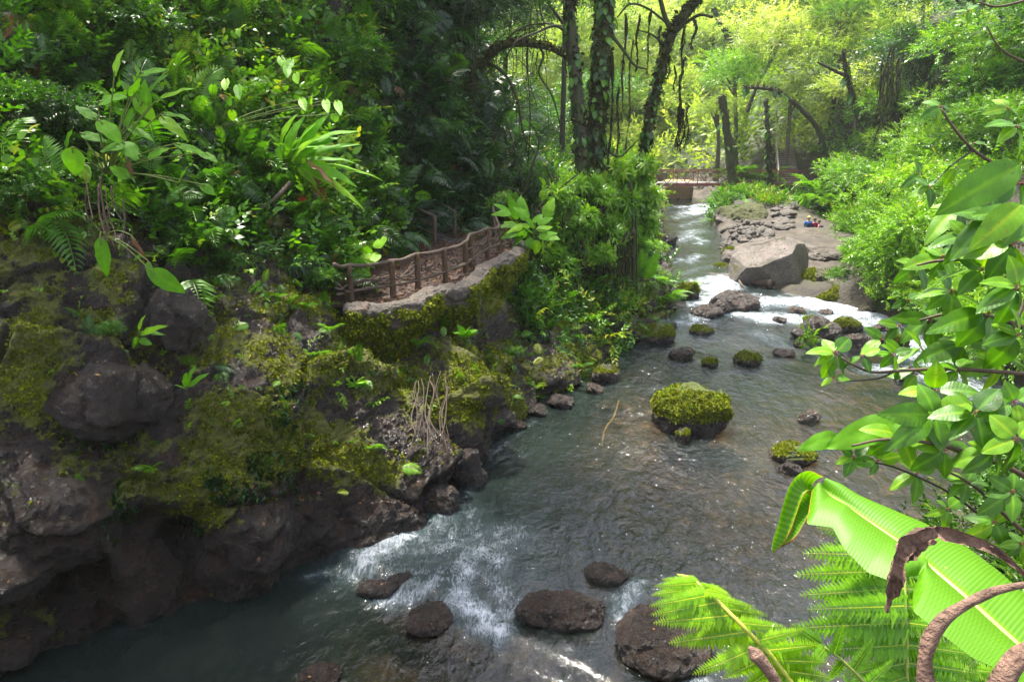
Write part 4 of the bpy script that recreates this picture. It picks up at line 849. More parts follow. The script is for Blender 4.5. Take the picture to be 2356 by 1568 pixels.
# grassy wisps hanging from the cracks
gp, gn, gf = tri_sample(CV, CF, 3000, lambda F, c: ((cu[F[:, 0]] > 100) & (cu[F[:, 0]] < 700) & (cv[F[:, 0]] > 900) & (cv[F[:, 0]] < 1260))*np.exp(-((cu[F[:, 0]]-430)/170)**2)*(cmoss[F[:, 0]] > .1))
gp = gp[fbm(gp, 1.3, 3, 8) > .12]
if len(gp):
    D = norm(np.array([.3, -.6, -.7])+rng.normal(0, .4, gp.shape)); v, f, t_ = scatter(GRS, gp, basis(D, rng.normal(0, 1, gp.shape)), .10+.12*rng.random(len(gp)), np.clip(rng.normal(.45, .2, len(gp)), 0, 1))
    stuff(mk('grass', v, f, M_leafdark, attrs={'tint': t_}), 'fine dark grass wisps hanging from the cracks of the left cliff', 'grass')
# undergrowth: layered sprays of leaves
def under(n, tmpl, off, size, cond, matr, name, lab, up=.5, jit=.55, tintb=.5, gap=None, tsd=.18, src=None):
    V_, F_ = src if src else (CV, CF)
    p, nn, f = tri_sample(V_, F_, n*2, cond); nn = nn*np.sign((nn*np.array([.5, -1, .9])).sum(1, keepdims=True)+1e-9)
    g_ = gaps(p)
    if gap is not None: k = g_ > gap; p, nn, g_ = p[k], nn[k], g_[k]
    p, nn, g_ = p[:n], nn[:n], g_[:n]; m = len(p)
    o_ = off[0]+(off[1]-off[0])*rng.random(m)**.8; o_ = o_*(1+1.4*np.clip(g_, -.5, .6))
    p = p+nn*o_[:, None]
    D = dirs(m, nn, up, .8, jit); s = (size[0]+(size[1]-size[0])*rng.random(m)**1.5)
    ti = np.clip(tintb+.32*(o_-off[0])/(off[1]-off[0])-.15+.45*fbm(p, .5, 3, 66)+rng.normal(0, tsd, m), 0, 1)  # inner leaves tinted darker, outer brighter: shade of the gaps painted in
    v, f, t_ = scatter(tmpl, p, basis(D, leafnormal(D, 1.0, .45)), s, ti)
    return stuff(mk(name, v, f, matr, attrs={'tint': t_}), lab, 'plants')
L_ = lambda a, b: (lambda F, c: wveg(F, c)*(cu[F[:, 0]] > a)*(cu[F[:, 0]] < b))
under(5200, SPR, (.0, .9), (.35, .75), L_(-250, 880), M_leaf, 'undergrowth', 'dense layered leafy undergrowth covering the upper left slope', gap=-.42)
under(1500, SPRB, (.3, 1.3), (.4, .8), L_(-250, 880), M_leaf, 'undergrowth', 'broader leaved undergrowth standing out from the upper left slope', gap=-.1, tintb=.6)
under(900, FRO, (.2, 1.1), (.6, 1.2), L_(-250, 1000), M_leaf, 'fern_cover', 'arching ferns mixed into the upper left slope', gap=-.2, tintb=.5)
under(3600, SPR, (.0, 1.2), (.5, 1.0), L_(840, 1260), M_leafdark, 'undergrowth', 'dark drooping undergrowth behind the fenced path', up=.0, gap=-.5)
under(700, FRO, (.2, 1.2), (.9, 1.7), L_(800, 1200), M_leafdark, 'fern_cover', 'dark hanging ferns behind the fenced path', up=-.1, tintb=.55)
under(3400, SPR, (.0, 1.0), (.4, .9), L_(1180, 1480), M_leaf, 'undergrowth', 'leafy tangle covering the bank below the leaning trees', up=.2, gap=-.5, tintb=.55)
# sparse small plants on the bare rock
low = under(520, SPR, (.0, .12), (.16, .38), lambda F, c: (cv[F[:, 0]] > vb[F[:, 0]]-20)*(cv[F[:, 0]] < 1150)*inf_c[F[:, 0]]*(cmoss[F[:, 0]] > .1)*np.exp(-np.clip(cv[F[:, 0]]-vb[F[:, 0]], 0, 999)/230), M_leafbright, 'seedlings', 'scattered small leafy seedlings rooted on the mossy rock face', up=.3, tintb=.3)
under(380, FRO, (.0, .1), (.22, .5), lambda F, c: (cv[F[:, 0]] > vb[F[:, 0]]-20)*(cv[F[:, 0]] < 1150)*inf_c[F[:, 0]]*np.exp(-np.clip(cv[F[:, 0]]-vb[F[:, 0]], 0, 999)/200), M_leaf, 'small_ferns', 'scattered small ferns rooted in the cliff face', up=.1, tintb=.6)
# wall moss and tufts under the path edge
mp, mn, mf = tri_sample(WALLV, WALLF, 9000, lambda F, c: (WALLM[F[:, 0]] > .35).astype(float)); mn = mn*np.sign((mn*np.array([.6, -1, .3])).sum(1, keepdims=True))
v, f, t_ = scatter(TUF, mp+mn*.02, basis(norm(rng.normal(0, 1, mp.shape)-np.array([0, 0, .6])), mn), .05+.07*rng.random(len(mp)), np.clip(rng.normal(.4, .2, len(mp)), 0, 1))
stuff(mk('moss', v, f, M_moss, parent=wallt, attrs={'tint': t_}))
# litter leaves on the path
PV = PG.reshape(-1, 3); pp, pn, pf = tri_sample(PV, grid_faces(120, NVp), 5200); pn = np.abs(pn)
v, f, t_ = scatter([leaf1(.5, .15, .1), leaf1(.4, .25, -.1), leaf1(.6, -.1, .2)], pp+np.array([0, 0, .02]), basis(norm(rng.normal(0, 1, pp.shape)*np.array([1, 1, .25])), pn+rng.normal(0, .35, pn.shape)), .07+.10*rng.random(len(pp)), rng.random(len(pp))**1.6)
stuff(mk('leaf_litter', v, f, M_dead, attrs={'tint': t_}), 'brown and yellow fallen leaves lying over the fenced path', 'fallen leaves')
# little litter on ledges of the cliff
k = (CNv[:, 2] > .75) & (cv > 650) & inf_c
pp, pn, pf = tri_sample(CV, CF, 900, lambda F, c: k[F[:, 0]]*(fbm(c, .8, 3, 99) > .0).astype(float)+1e-9); pn = pn*np.sign(pn[:, 2:3]+1e-9)
v, f, t_ = scatter([leaf1(.5, .15, .1), leaf1(.6, -.1, .2)], pp+np.array([0, 0, .03]), basis(norm(rng.normal(0, 1, pp.shape)*np.array([1, 1, .3])), pn+rng.normal(0, .3, pn.shape)), .05+.07*rng.random(len(pp)), rng.random(len(pp)))
stuff(mk('leaf_litter', v, f, M_dead, attrs={'tint': t_}), 'dead leaves caught on the ledges of the left cliff', 'fallen leaves')
# moss caps and plants on the river rocks
for o, V, F, m, (w, h), rz, ms in ROCKS:
    if ms < .5 or w < .35 or w > 3.5: continue
    n = int(min(2600, 260+900*w*w)); p, nn, f = tri_sample(V, F, n, lambda F_, c: np.clip(m[F_[:, 0]]-.25, 0, 1)*(c[:, 2] > 0)*(fbm(c+w*9, 2.6/max(w, .6), 4, 3) > -.10)+1e-9)
    v, f, t_ = scatter(TUF, p, basis(norm(rng.normal(0, 1, p.shape)), nn+rng.normal(0, .3, nn.shape)), (.03+.045*rng.random(n))*max(1, min(w/1.5, 1.7))*.9, np.clip(rng.normal(.5, .2, n), 0, 1))
    stuff(mk('moss', v, f, M_moss, parent=o, attrs={'tint': t_}))
# ================================================================ UNDERGROWTH ON THE GROUND FURTHER OFF
gi = inframe(GV, 500, 500) & (bed < .5) & (GV[:, 1] > 24) & (grav < .25)
gi &= ~((np.abs(GV[:, 0]-(25.6+.335*(GV[:, 1]-61.6))) < 2.6) & (GV[:, 1] > 59) & (GV[:, 1] < 76))
ax_ = proj(GV)[2]
farleft = GV[:, 0] < 11+.1*GV[:, 1]
def under2(n, tmpl, off, size, cond, matr, name, lab, up=.6, jit=.5, tintb=.5):
    p, nn, f = tri_sample(GV, GF, n, lambda F, c: (gi[F[:, 0]] & cond(c))/ax_[F[:, 0]]**1.7); nn = nn*np.sign(nn[:, 2:3]+1e-9); m = len(p)
    o_ = off[0]+(off[1]-off[0])*rng.random(m); p = p+nn*o_[:, None]; D = dirs(m, nn, up, .5, jit); d = proj(p)[2]
    ti = np.clip(tintb+.5*fbm(p, .25, 3, 66)+rng.normal(0, .17, m), 0, 1)
    v, f, t_ = scatter(tmpl, p, basis(D, leafnormal(D, 1.0, .5)), (size[0]+(size[1]-size[0])*rng.random(m))*np.clip(d/35, .6, 2.4), ti)
    return stuff(mk(name, v, f, matr, attrs={'tint': t_}), lab, 'plants')
gi2 = gi.copy(); gi = gi | (inframe(GV, 500, 500) & (GV[:, 1] > 68.5) & (bed < .5))
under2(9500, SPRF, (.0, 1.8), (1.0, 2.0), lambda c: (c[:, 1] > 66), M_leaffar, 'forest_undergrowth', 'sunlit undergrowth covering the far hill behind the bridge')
gi = gi2
under2(4200, SPRF, (.0, 1.3), (.6, 1.2), lambda c: (c[:, 0] < 10) & (c[:, 1] < 66), M_leaf, 'forest_undergrowth', 'shaded undergrowth on the floor of the left forest')
KN = lambda c: (c[:, 0] < 27.5) & (c[:, 1] > 44)
under2(2200, SPR, (.0, .2), (.4, .75), lambda c: KN(c) & (c[:, 0] > 12) & (c[:, 1] < 57) & (fbm(c, .5, 3, 7) > -.1), M_leaf, 'knoll_cover', 'low leafy cover on the knoll between river and stony path', tintb=.55)
under2(8000, SPRF, (.0, 1.4), (.6, 1.2), lambda c: ~KN(c) & ~((c[:, 0] < 16.2+.30*(c[:, 1]-30)) & (c[:, 1] > 29)) & (c[:, 0] > 10) & (c[:, 1] < 66) & (c[:, 1] > 29), M_leafbright, 'forest_undergrowth', 'sunlit undergrowth on the right slope above the river', tintb=.35)
# knoll before the bridge
# ================================================================ SHRUBS AND TREE CROWNS (shared meshes)
def crown(seed, lobes, n, tmpl, size, flat=.8, holes=.0, inner=.15, droopy=0.0):
    r = np.random.default_rng(seed); C = []; 
    for k in range(lobes):
        a = r.uniform(0, 6.3); q = r.random()**.6*.72; C.append((q*math.cos(a), q*math.sin(a), r.uniform(-.35, .45)*flat, .28+.22*r.random()))
    C = np.array(C); i = r.integers(0, lobes, n); d = norm(r.normal(size=(n, 3))); d[:, 2] = np.where(d[:, 2] < -.3, -d[:, 2]*.6, d[:, 2]); rr = C[i, 3]*(1-inner*r.random(n)**.5*2)
    p = C[i, :3]+d*rr[:, None]*np.array([1, 1, flat]); D = norm(d+np.array([0, 0, .1-droopy])+r.normal(0, .45, (n, 3)))
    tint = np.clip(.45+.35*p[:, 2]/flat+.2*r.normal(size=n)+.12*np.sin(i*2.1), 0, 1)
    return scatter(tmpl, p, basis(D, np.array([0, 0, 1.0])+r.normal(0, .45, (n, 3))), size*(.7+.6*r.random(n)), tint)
def crownmeshes(name, k, mat, **kw):
    out = []
    for s in range(k):
        v, f, t_ = crown(s*13+len(name), **kw); out.append(mk(name, v, f, mat, link=False, attrs={'tint': t_}))
    return out
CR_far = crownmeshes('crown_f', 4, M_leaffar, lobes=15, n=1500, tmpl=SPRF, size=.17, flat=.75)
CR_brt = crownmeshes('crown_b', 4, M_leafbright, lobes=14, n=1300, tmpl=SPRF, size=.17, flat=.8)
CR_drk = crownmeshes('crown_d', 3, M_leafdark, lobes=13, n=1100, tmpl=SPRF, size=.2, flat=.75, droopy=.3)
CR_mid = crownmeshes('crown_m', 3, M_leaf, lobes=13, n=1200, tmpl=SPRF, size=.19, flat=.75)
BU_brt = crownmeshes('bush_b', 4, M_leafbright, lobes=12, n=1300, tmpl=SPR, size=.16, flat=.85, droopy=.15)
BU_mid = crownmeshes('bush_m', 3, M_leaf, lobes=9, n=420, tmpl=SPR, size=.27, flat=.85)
BU_clm = crownmeshes('bush_cl', 3, M_leafbright, lobes=9, n=230, tmpl=SPRB+PAL+FRO[:2], size=.40, flat=.85, droopy=.35)
def trunkmesh(base, path, r0, r1, mat, parent, name='trunk', sides=12, rough=.18):
    C = catmull(np.array(path), 40); V, F = tube(C, np.linspace(r0, r1, 40)*(1+.5*np.exp(-np.linspace(0, 10, 40))), sides, rough, int(abs(C[0, 0]*10)), True, 1.5)
    return mk(name, V-np.array(base), F, mat, parent)
def gz(x, y): return float(ground(x, y))
def tree(px, py, Yd, h, cr, meshes, label, group=None, lean=(0, 0), r=.2, mat=None, species='tree', ncr=1, ct=None, bare=.55, foot=None):
    """px,py = where the crown's centre shows; the trunk runs down to the ground"""
    c = at_y(px, py, Yd); gx, gy = c[0]-lean[0], c[1]-lean[1]; g = gz(gx, gy); g = max(g, c[2]-30)
    if foot is not None: gx, gy, g = foot
    t = thing(species, (gx, gy, g), label, 'tree', group)
    mid = np.array([gx+lean[0]*.35, gy+lean[1]*.35, g+(c[2]-g)*.5])
    trunkmesh((gx, gy, g), [(gx, gy, g-.4), mid+rng.normal(0, .15, 3), (c[0], c[1], c[2]), c+np.array([lean[0]*.1, 0, cr*.4])], r, r*.45, mat or M_barkfar, t)
    for k in range(3):
        a = random.uniform(0, 6.3); s = mid*(.45-.1*k)+c*(.55+.1*k); e = c+np.array([math.cos(a)*cr*.6, math.sin(a)*cr*.6, random.uniform(-.2, .3)*cr])
        trunkmesh((gx, gy, g), [s, (s+e)/2+np.array([0, 0, .15*cr]), e], r*.45, r*.15, mat or M_barkfar, t, 'limb', 7)
    o = ob('crown', random.choice(meshes), t, Vector(c)-t.location, (0, 0, random.uniform(0, 6.3)), (cr, cr, cr*.9))
    if group in low_crowns:
        for q in range(2): a = random.uniform(0, 6.3); ob('lower_foliage', random.choice(meshes), t, Vector(c)-t.location+Vector((math.cos(a)*cr*.45, math.sin(a)*cr*.4, -cr*(.65+.45*q))), (0, 0, a), (cr*.62, cr*.62, cr*.6))
    return t
low_crowns = ('trees on the sunlit hill behind the bridge', 'trees on the right hand slope')
gf = 'trees on the sunlit hill behind the bridge'
FT = [(1440, 60, 92, 6.5, 'tall hazy tree left of the leaning trunk high on the far hill'), (1560, 40, 100, 7, 'hazy tree right behind the fork of the leaning trunk'), (1640, 90, 88, 5, 'yellow green tree above the hanging moss strand'), (1700, 20, 96, 7, 'pale tree crown at the top edge above the bridge'),
      (1560, 200, 84, 5.0, 'hazy tree behind the hanging moss strand'), (1490, 240, 80, 5, 'tree just left of the leaning trunk above the river bend'), (1620, 290, 79, 4, 'low bright tree behind the left half of the bridge'), (1420, 330, 76, 4, 'tree glimpsed between the two central trunks'), (1400, 160, 84, 6, 'pale tree glimpsed between the mossy trunks'),
      (1900, 20, 92, 8, 'pale tree at the top edge right of the bridge axis'), (2060, -30, 88, 8, 'tree cut by the top edge above the dark mossy crown'), (2250, 40, 84, 8, 'tree behind the upper right corner branches'), (1480, 370, 74, 2.6, 'low rounded tree above the left end of the bridge'), (1590, 350, 77, 3.0, 'low tree behind the middle of the bridge'), (1690, 340, 76, 3.0, 'shaded low tree left of the stair behind the bridge'), (1740, 300, 80, 3.6, 'tree behind the thin straight trunk'), (1870, 330, 74, 3.0, 'low tree right of the stair top'), (1540, 290, 86, 3.6, 'small hazy tree between leaning trunk and ivy trunk'), (1950, 300, 70, 3.2, 'tree above the round bush left part'),  (1340, 60, 86, 7, 'tree seen through the gap left of the straight trunk'), (1230, 120, 80, 7, 'lit tree behind the arched branch')]
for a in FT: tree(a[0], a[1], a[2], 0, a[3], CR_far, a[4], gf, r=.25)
gb = 'leafy trees around the bridge'
BT = [(1800, 90, 70, 6.6, (3.5, 0), 'big broad crown with pale shining leaves above the bridge stair'), (1690, 170, 68, 4.8, (-1, 0), 'pale leaved crown hanging left of the stair above the bridge'), (1930, 110, 66, 5.8, (-2, 2), 'broad pale crown right of the stair with a dark leaning trunk'), (1820, 215, 66, 3.6, (0, 1), 'shaded crown just above the stair top'),
      (1650, 250, 65, 2.6, (-.5, 0), 'bluish green small tree behind the ivy wrapped trunk at the bridge'), (1990, 190, 56, 4.2, (0, 1), 'green tree right of the stair on the slope')]
for a in BT: tree(a[0], a[1], a[2], 0, a[3], CR_far if a[2] != 68 else CR_brt, a[5], gb, lean=a[4], r=.22, mat=M_barkfar)
gr_ = 'trees on the right hand slope'
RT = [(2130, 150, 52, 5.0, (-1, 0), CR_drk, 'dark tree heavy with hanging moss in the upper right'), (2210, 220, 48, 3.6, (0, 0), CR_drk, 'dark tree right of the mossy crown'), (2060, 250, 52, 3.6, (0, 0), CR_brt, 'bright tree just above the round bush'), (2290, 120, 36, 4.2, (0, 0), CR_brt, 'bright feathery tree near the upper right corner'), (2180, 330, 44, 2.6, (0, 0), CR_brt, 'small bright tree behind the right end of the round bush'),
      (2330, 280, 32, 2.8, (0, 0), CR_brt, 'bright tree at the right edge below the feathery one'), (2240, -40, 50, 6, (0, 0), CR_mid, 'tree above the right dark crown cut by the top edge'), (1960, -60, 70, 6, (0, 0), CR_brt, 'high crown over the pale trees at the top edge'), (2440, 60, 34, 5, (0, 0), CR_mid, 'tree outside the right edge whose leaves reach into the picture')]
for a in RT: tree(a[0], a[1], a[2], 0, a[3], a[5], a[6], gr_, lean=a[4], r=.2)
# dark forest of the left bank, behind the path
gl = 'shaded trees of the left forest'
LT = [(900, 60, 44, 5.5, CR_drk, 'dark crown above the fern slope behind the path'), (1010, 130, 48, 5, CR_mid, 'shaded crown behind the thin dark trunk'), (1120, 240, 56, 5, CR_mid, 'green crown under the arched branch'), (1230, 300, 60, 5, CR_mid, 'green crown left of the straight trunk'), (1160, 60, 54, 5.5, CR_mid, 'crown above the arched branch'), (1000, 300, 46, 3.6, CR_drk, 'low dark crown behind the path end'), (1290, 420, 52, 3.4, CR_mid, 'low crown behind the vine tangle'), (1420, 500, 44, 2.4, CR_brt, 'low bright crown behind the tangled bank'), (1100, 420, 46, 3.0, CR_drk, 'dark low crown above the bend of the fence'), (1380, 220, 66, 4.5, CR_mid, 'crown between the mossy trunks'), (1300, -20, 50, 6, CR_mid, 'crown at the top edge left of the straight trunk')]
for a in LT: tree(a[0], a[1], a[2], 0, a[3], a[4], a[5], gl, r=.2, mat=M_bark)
# unseen canopy added above the left slope, put there to shade the gorge
CT = [(700, -480, 30, 6.5), (900, -420, 38, 6.5), (100, -700, 26, 6.0)]
for k, (px, py, Yd, cr) in enumerate(CT):
    tree(px, py, Yd, 0, cr, CR_drk, 'unseen canopy tree added above the upper left slope for its shade', 'unseen canopy trees added for shade', r=.3, mat=M_bark, foot=tuple(at_y(px, -190, Yd+.8)))
for k, (x, y, z, cr, fx, fy, fz) in enumerate(((-9.2, 15.5, 20, 3.4, -14.5, 23, 13.2), (-4.5, 16.5, 18.5, 4.2, -12.5, 25, 14), (-1.5, 21, 20, 4.0, -9, 29, 15.5), (5, 14, 22, 3.8, 10, -4, 5), (-14, 11, 22, 5, -17, 20, 13))):  # unseen overhanging trees, added to shade cliff, cascade and pools
    t = thing('tree', (fx, fy, fz), ('unseen tree added over the left slope to shade the cliff', 'unseen tree added beside it to shade the cascade', 'unseen tree added above the fenced path to shade the middle pool', 'unseen tree added behind the viewpoint, leaning over the stream to shade it', 'unseen tree added at the far left above the near cliff for shade')[k], 'tree', 'unseen overhanging canopy added for shade')
    h_ = 4 if fz > 6 else 12; trunkmesh((fx, fy, fz), [(fx, fy, fz-.8), (fx*.9+x*.1, fy*.9+y*.1, fz+h_), ((fx+x)/2, (fy+y)/2, max(fz+h_, z-1)+.5), (x, y, z)], .3, .12, M_bark, t); ob('crown', random.choice(CR_mid), t, (x-fx, y-fy, z-fz), (0, 0, k), (cr, cr, cr*.7))
for k, (x, y, z, cr) in enumerate(( (-15, -8, 15, 7), (-5, -13, 19, 7.5), (7, -12, 18, 7.5), (17, -8, 17, 7), (27, 2, 15, 6.5), (30, 13, 16, 6.5), (-20, 2, 21, 7), (31, 23, 17, 6), (-9, -5, 24, 6), (20, -4, 25, 6))):  # unseen forest, added to narrow the open sky and darken the water
    g_ = 5.0; t = thing('tree', (x, y, g_), 'unseen forest tree added around the viewpoint to narrow the open sky', 'tree', 'unseen forest trees added to narrow the sky')
    trunkmesh((x, y, g_), [(x, y, g_-1.5), (x+.4, y, (g_+z)/2), (x, y, z)], .4, .2, M_bark, t); ob('crown', random.choice(CR_mid), t, (0, 0, z-g_), (0, 0, k), (cr, cr, cr*.8))
# bushes
gbu = 'round bushes on the right bank'
BB = [(2050, 385, 38, 2.1, 'crest of the big light green bush beside the hikers'), (2040, 480, 36, 1.8, 'left flank of the light green bush beside the hikers'), (2100, 480, 35, 2.5, 'middle of the light green bush above the mossy bank'), (2040, 590, 33.0, 1.6, 'lower light green bush above the dark mossy bank'), (2110, 590, 31, 2.3, 'shaded bush sinking towards the rapids on the right'), (2160, 430, 34, 2.4, 'bush behind the foreground leaves right of the big light bush'), (2200, 540, 29, 2.3, 'bush nearest the foreground leaves above the rapids'), (1965, 390, 50, 2.0, 'bush behind the fern clump near the stair'), (2250, 650, 26, 2.2, 'dark bush behind the foreground shrub'), (2320, 780, 22, 2.0, 'bush behind the foreground shrub at the right edge'), (2180, 690, 27.6, 1.6, 'low bush hanging over the rapids')]
for px, py, Yd, s, lab in BB:
    c = at_y(px, py, Yd); t = thing('bush', tuple(c), lab, 'bush', gbu); ob('foliage', random.choice(BU_brt), t, (0, 0, -.25*s), (0, 0, random.uniform(0, 6.3)), (s*1.3, s*1.3, s*1.3))
    for k in range(3): a = random.uniform(0, 6.3); trunkmesh(c, [c+np.array([.2*math.cos(a), .2*math.sin(a), -s*1.3]), c+np.array([.3*math.cos(a)*s, .3*math.sin(a)*s, -s*.1]), c+np.array([.5*math.cos(a)*s, .5*math.sin(a)*s, s*.4])], .05, .02, M_twigdark, t, 'stem', 6, .05)
for px, py, Yd, s, lab in ((1935, 640, 32.8, .9, 'dark low shrub on the mossy bank right of the tilted block'), (1990, 668, 31.4, .8, 'low shrub dipping to the rapids below the light bush'), (2060, 690, 30, .9, 'low shrub over the brightest rapid on the right bank'), (2120, 660, 30, 1.2, 'shrub on the mossy bank behind the foreground leaves'), (1690, 455, 52, .8, 'small shrub on the left crest of the knoll'), (1765, 448, 53, 1.0, 'small shrub on the right crest of the knoll'), (1730, 440, 55, .8, 'small shrub behind the crest of the knoll')):
    c = at_y(px, py, Yd); t = thing('shrub', tuple(c), lab, 'shrub'); ob('foliage', random.choice(BU_mid), t, (0, 0, 0), (0, 0, random.uniform(0, 6.3)), (s, s, s*.8))
gm = 'leafy shrubs on the left slope'
for k, (px, py, Yd, s, lab) in enumerate(((1295, 470, 27, .8, 'leafy clump left of the straight trunk'), (1335, 520, 26.6, .75, 'leafy clump wrapping the foot of the straight trunk'), (1372, 440, 28.4, .8, 'leafy clump halfway up the shaggy trunk'), (1402, 530, 27.6, .75, 'leafy clump between shaggy and leaning trunk'), (1432, 470, 29, .85, 'leafy clump on the lower leaning trunk'), (1455, 555, 29.4, .8, 'leafy clump at the root of the leaning trunk'), (1375, 590, 26.4, .6, 'small leafy clump over the root curtain'), (1290, 600, 26, .7, 'leafy clump at the left of the root curtain'), (1262, 545, 27, .8, 'leafy clump right of the strap leaved rosette'), (1470, 400, 30, .8, 'yellow green clump on the middle of the leaning trunk'), (1425, 400, 29.6, .7, 'leafy clump high between the two trunks'), (1490, 470, 31, .8, 'leafy clump beyond the leaning trunk over the river'), (1330, 430, 27.6, .6, 'climber clump on the straight trunk'), (1480, 520, 31, .8, 'leafy clump above the left shore boulders'))):
    c = at_y(px, py, Yd); t = thing('climber', tuple(c), lab, 'climbing plant', 'leafy clumps on the central trunks'); ob('foliage', random.choice(BU_clm), t, (0, 0, 0), (0, 0, random.uniform(0, 6.3)), (s*1.1, s*1.1, s*1.4))
MBu = [(430, 560, 15.2, .8, 'light round leaved shrub hanging where the slope turns to rock'), (520, 600, 15.6, .6, 'small shrub right of the hanging round leaved one'), (740, 640, 16.9, .55, 'shrub crowding the left end of the fence'), (120, 250, 15.0, 1.0, 'shrub with tiny white flowers near the left edge'), (330, 60, 18.6, 1.3, 'shrub near the top edge left of the tall straps'), (600, 60, 24.0, 1.6, 'leafy shrub near the top of the slope centre'), (800, 150, 26, 1.7, 'shrub where the lit slope meets the dark forest'), (560, 330, 19.5, 1.0, 'shrub between the two big leaved plants'), (60, 430, 13.2, .7, 'shrub above the moss at the left edge'), (760, 480, 20.8, 1.2, 'shrub below the rosette plant above the path'), (480, 460, 16.8, .8, 'shrub below the paddle leaved plant'), (1250, 680, 25.4, .9, 'bright shrub hanging beside the rock column'), (1495, 630, 32, .9, 'fresh green shrub at the water edge under the leaning tree'), (1500, 705, 30.5, .6, 'ferny shrub over the dark moss topped boulder'), (1160, 470, 29, 1.0, 'shrub behind the end of the fence'), (1440, 420, 31, 1.3, 'shrub wrapped round the leaning tree foot'), (1320, 560, 28.5, 1.2, 'shrub in front of the straight trunk'), (1220, 420, 32, 1.5, 'shrub with bare twigs left of the straight trunk'), (1505, 570, 34, .8, 'leafy shrub over the left shore of the upper reach'), (1180, 810, 20.3, .35, 'small shrub rooted on the rock column top'), (250, 760, 12.2, .35, 'small shrub in the crack above the square block')]
for px, py, Yd, s, lab in MBu:
    c = at_y(px, py, Yd); t = thing('shrub', tuple(c), lab, 'shrub', gm); ob('foliage', random.choice(BU_mid if px < 1240 else BU_brt), t, (0, 0, 0), (0, 0, random.uniform(0, 6.3)), (s, s, s*.9))
# ================================================================ BIG LEAVED PLANTS WITH EVERY LEAF ITS OWN PART
def meshset(name, fn, k, mat): 
    out = []
    for s in range(k):
        V, F, t_ = fn(s); out.append(mk(name, V, F, mat, link=False, attrs={'tint': np.clip(t_*.3+.5*rng.random()+.1, 0, 1)}))
    return out
PAD = meshset('leaf', lambda s: leaf_fine(.36, 14, 3, .18, .22, .72, wav=.05, seed=s, corr=.006, corn=9), 6, M_strap)
STR = meshset('leaf', lambda s: leaf_fine(.17, 16, 2, .25, .20+.14*(s % 3), .62, wav=.07, seed=s), 6, M_strap)
RND = meshset('leaf', lambda s: leaf_fine(.85, 9, 3, .12, .2, .9, seed=s, heart=1.0), 4, M_strap)
DRY = meshset('leaf', lambda s: leaf_fine(.2, 14, 2, .5, .4, .7, wav=.2, seed=s), 3, M_dead)
def place(parent, base, tip, W, meshes, w0, up=(0, -.45, 1), name='leaf', roll=0, jit=.25, label=None, mesh=None):
    base = np.array(base); tip = np.array(tip); L = np.linalg.norm(tip-base); X = (tip-base)/L
    N = norm(np.array(up)+rng.normal(0, jit, 3)); B = basis(X[None], N[None])[0]
    M = Matrix(B.tolist()).to_4x4() @ Matrix.Diagonal((L, W/w0, L, 1)) if True else None
    o = ob(name, mesh or random.choice(meshes), parent); M.translation = Vector(base)-parent.location; o.matrix_basis = M
    if label: o['label'] = label
    return o
def plant(label, root, items, Yd, conv, meshes, w0, species, group=None, dj=.4, up=(0, -.5, 1), stem=.012, cat='plant', dry=()):
    r0 = at_y(*root, Yd); t = thing(species, tuple(r0), label, cat, group)
    for k, it in enumerate(items):
        b, tp, wpx = conv(*it[0]), conv(*it[1]), it[2]; yd = Yd-.25+rng.normal(0, dj*.5); B = at_y(*b, yd); T = at_y(*tp, yd-.12+rng.normal(0, dj*.4))
        ax = proj(B)[2]; place(t, B, T, 1.3*wpx/FP*ax, DRY if k in dry else meshes, .2 if k in dry else w0, up)
        if stem and np.linalg.norm(B-r0) > .15:
            m = (B+r0)/2+np.array([0, 0, .08]); V, F = tube(catmull(np.array([r0, m, B, B*.8+T*.2]), 12), stem, 5); mk('stalk', V-r0, F, M_twiggreen, t)
    return t
z1 = lambda x, y: (x*.3418, y*.3418)
A_ = [((770, 515), (785, 325), 27), ((895, 650), (900, 490), 27), ((1000, 720), (950, 550), 22), ((990, 640), (1080, 460), 20), ((930, 510), (1110, 430), 18), ((1040, 690), (1270, 540), 17), ((660, 700), (810, 610), 26), ((650, 810), (515, 690), 24), ((840, 850), (870, 730), 36), ((660, 810), (825, 940), 36), ((900, 650), (1055, 820), 26), ((1070, 780), (1250, 905), 22), ((1080, 770), (1260, 750), 16), ((860, 860), (1025, 910), 20), ((540, 900), (710, 930), 20), ((440, 1010), (450, 860), 30), ((490, 990), (490, 1190), 40), ((600, 1000), (590, 1100), 26), ((820, 950), (915, 1050), 34), ((700, 1000), (800, 960), 34), ((990, 1070), (1120, 970), 26), ((1170, 970), (1390, 1010), 15), ((1210, 1230), (1250, 1060), 18), ((540, 1100), (590, 1210), 24), ((1350, 1240), (1450, 1300), 20), ((1350, 1030), (1460, 1065), 20), ((870, 1200), (740, 1110), 22), ((850, 1060), (870, 1180), 10)]
plant('large plant with many broad paddle shaped bright green leaves on the upper left slope', (245, 400), A_, 14.2, z1, PAD, .36, 'paddle_leaf_plant', 'big leaved plants', dj=.5, dry=(27,), stem=.014)
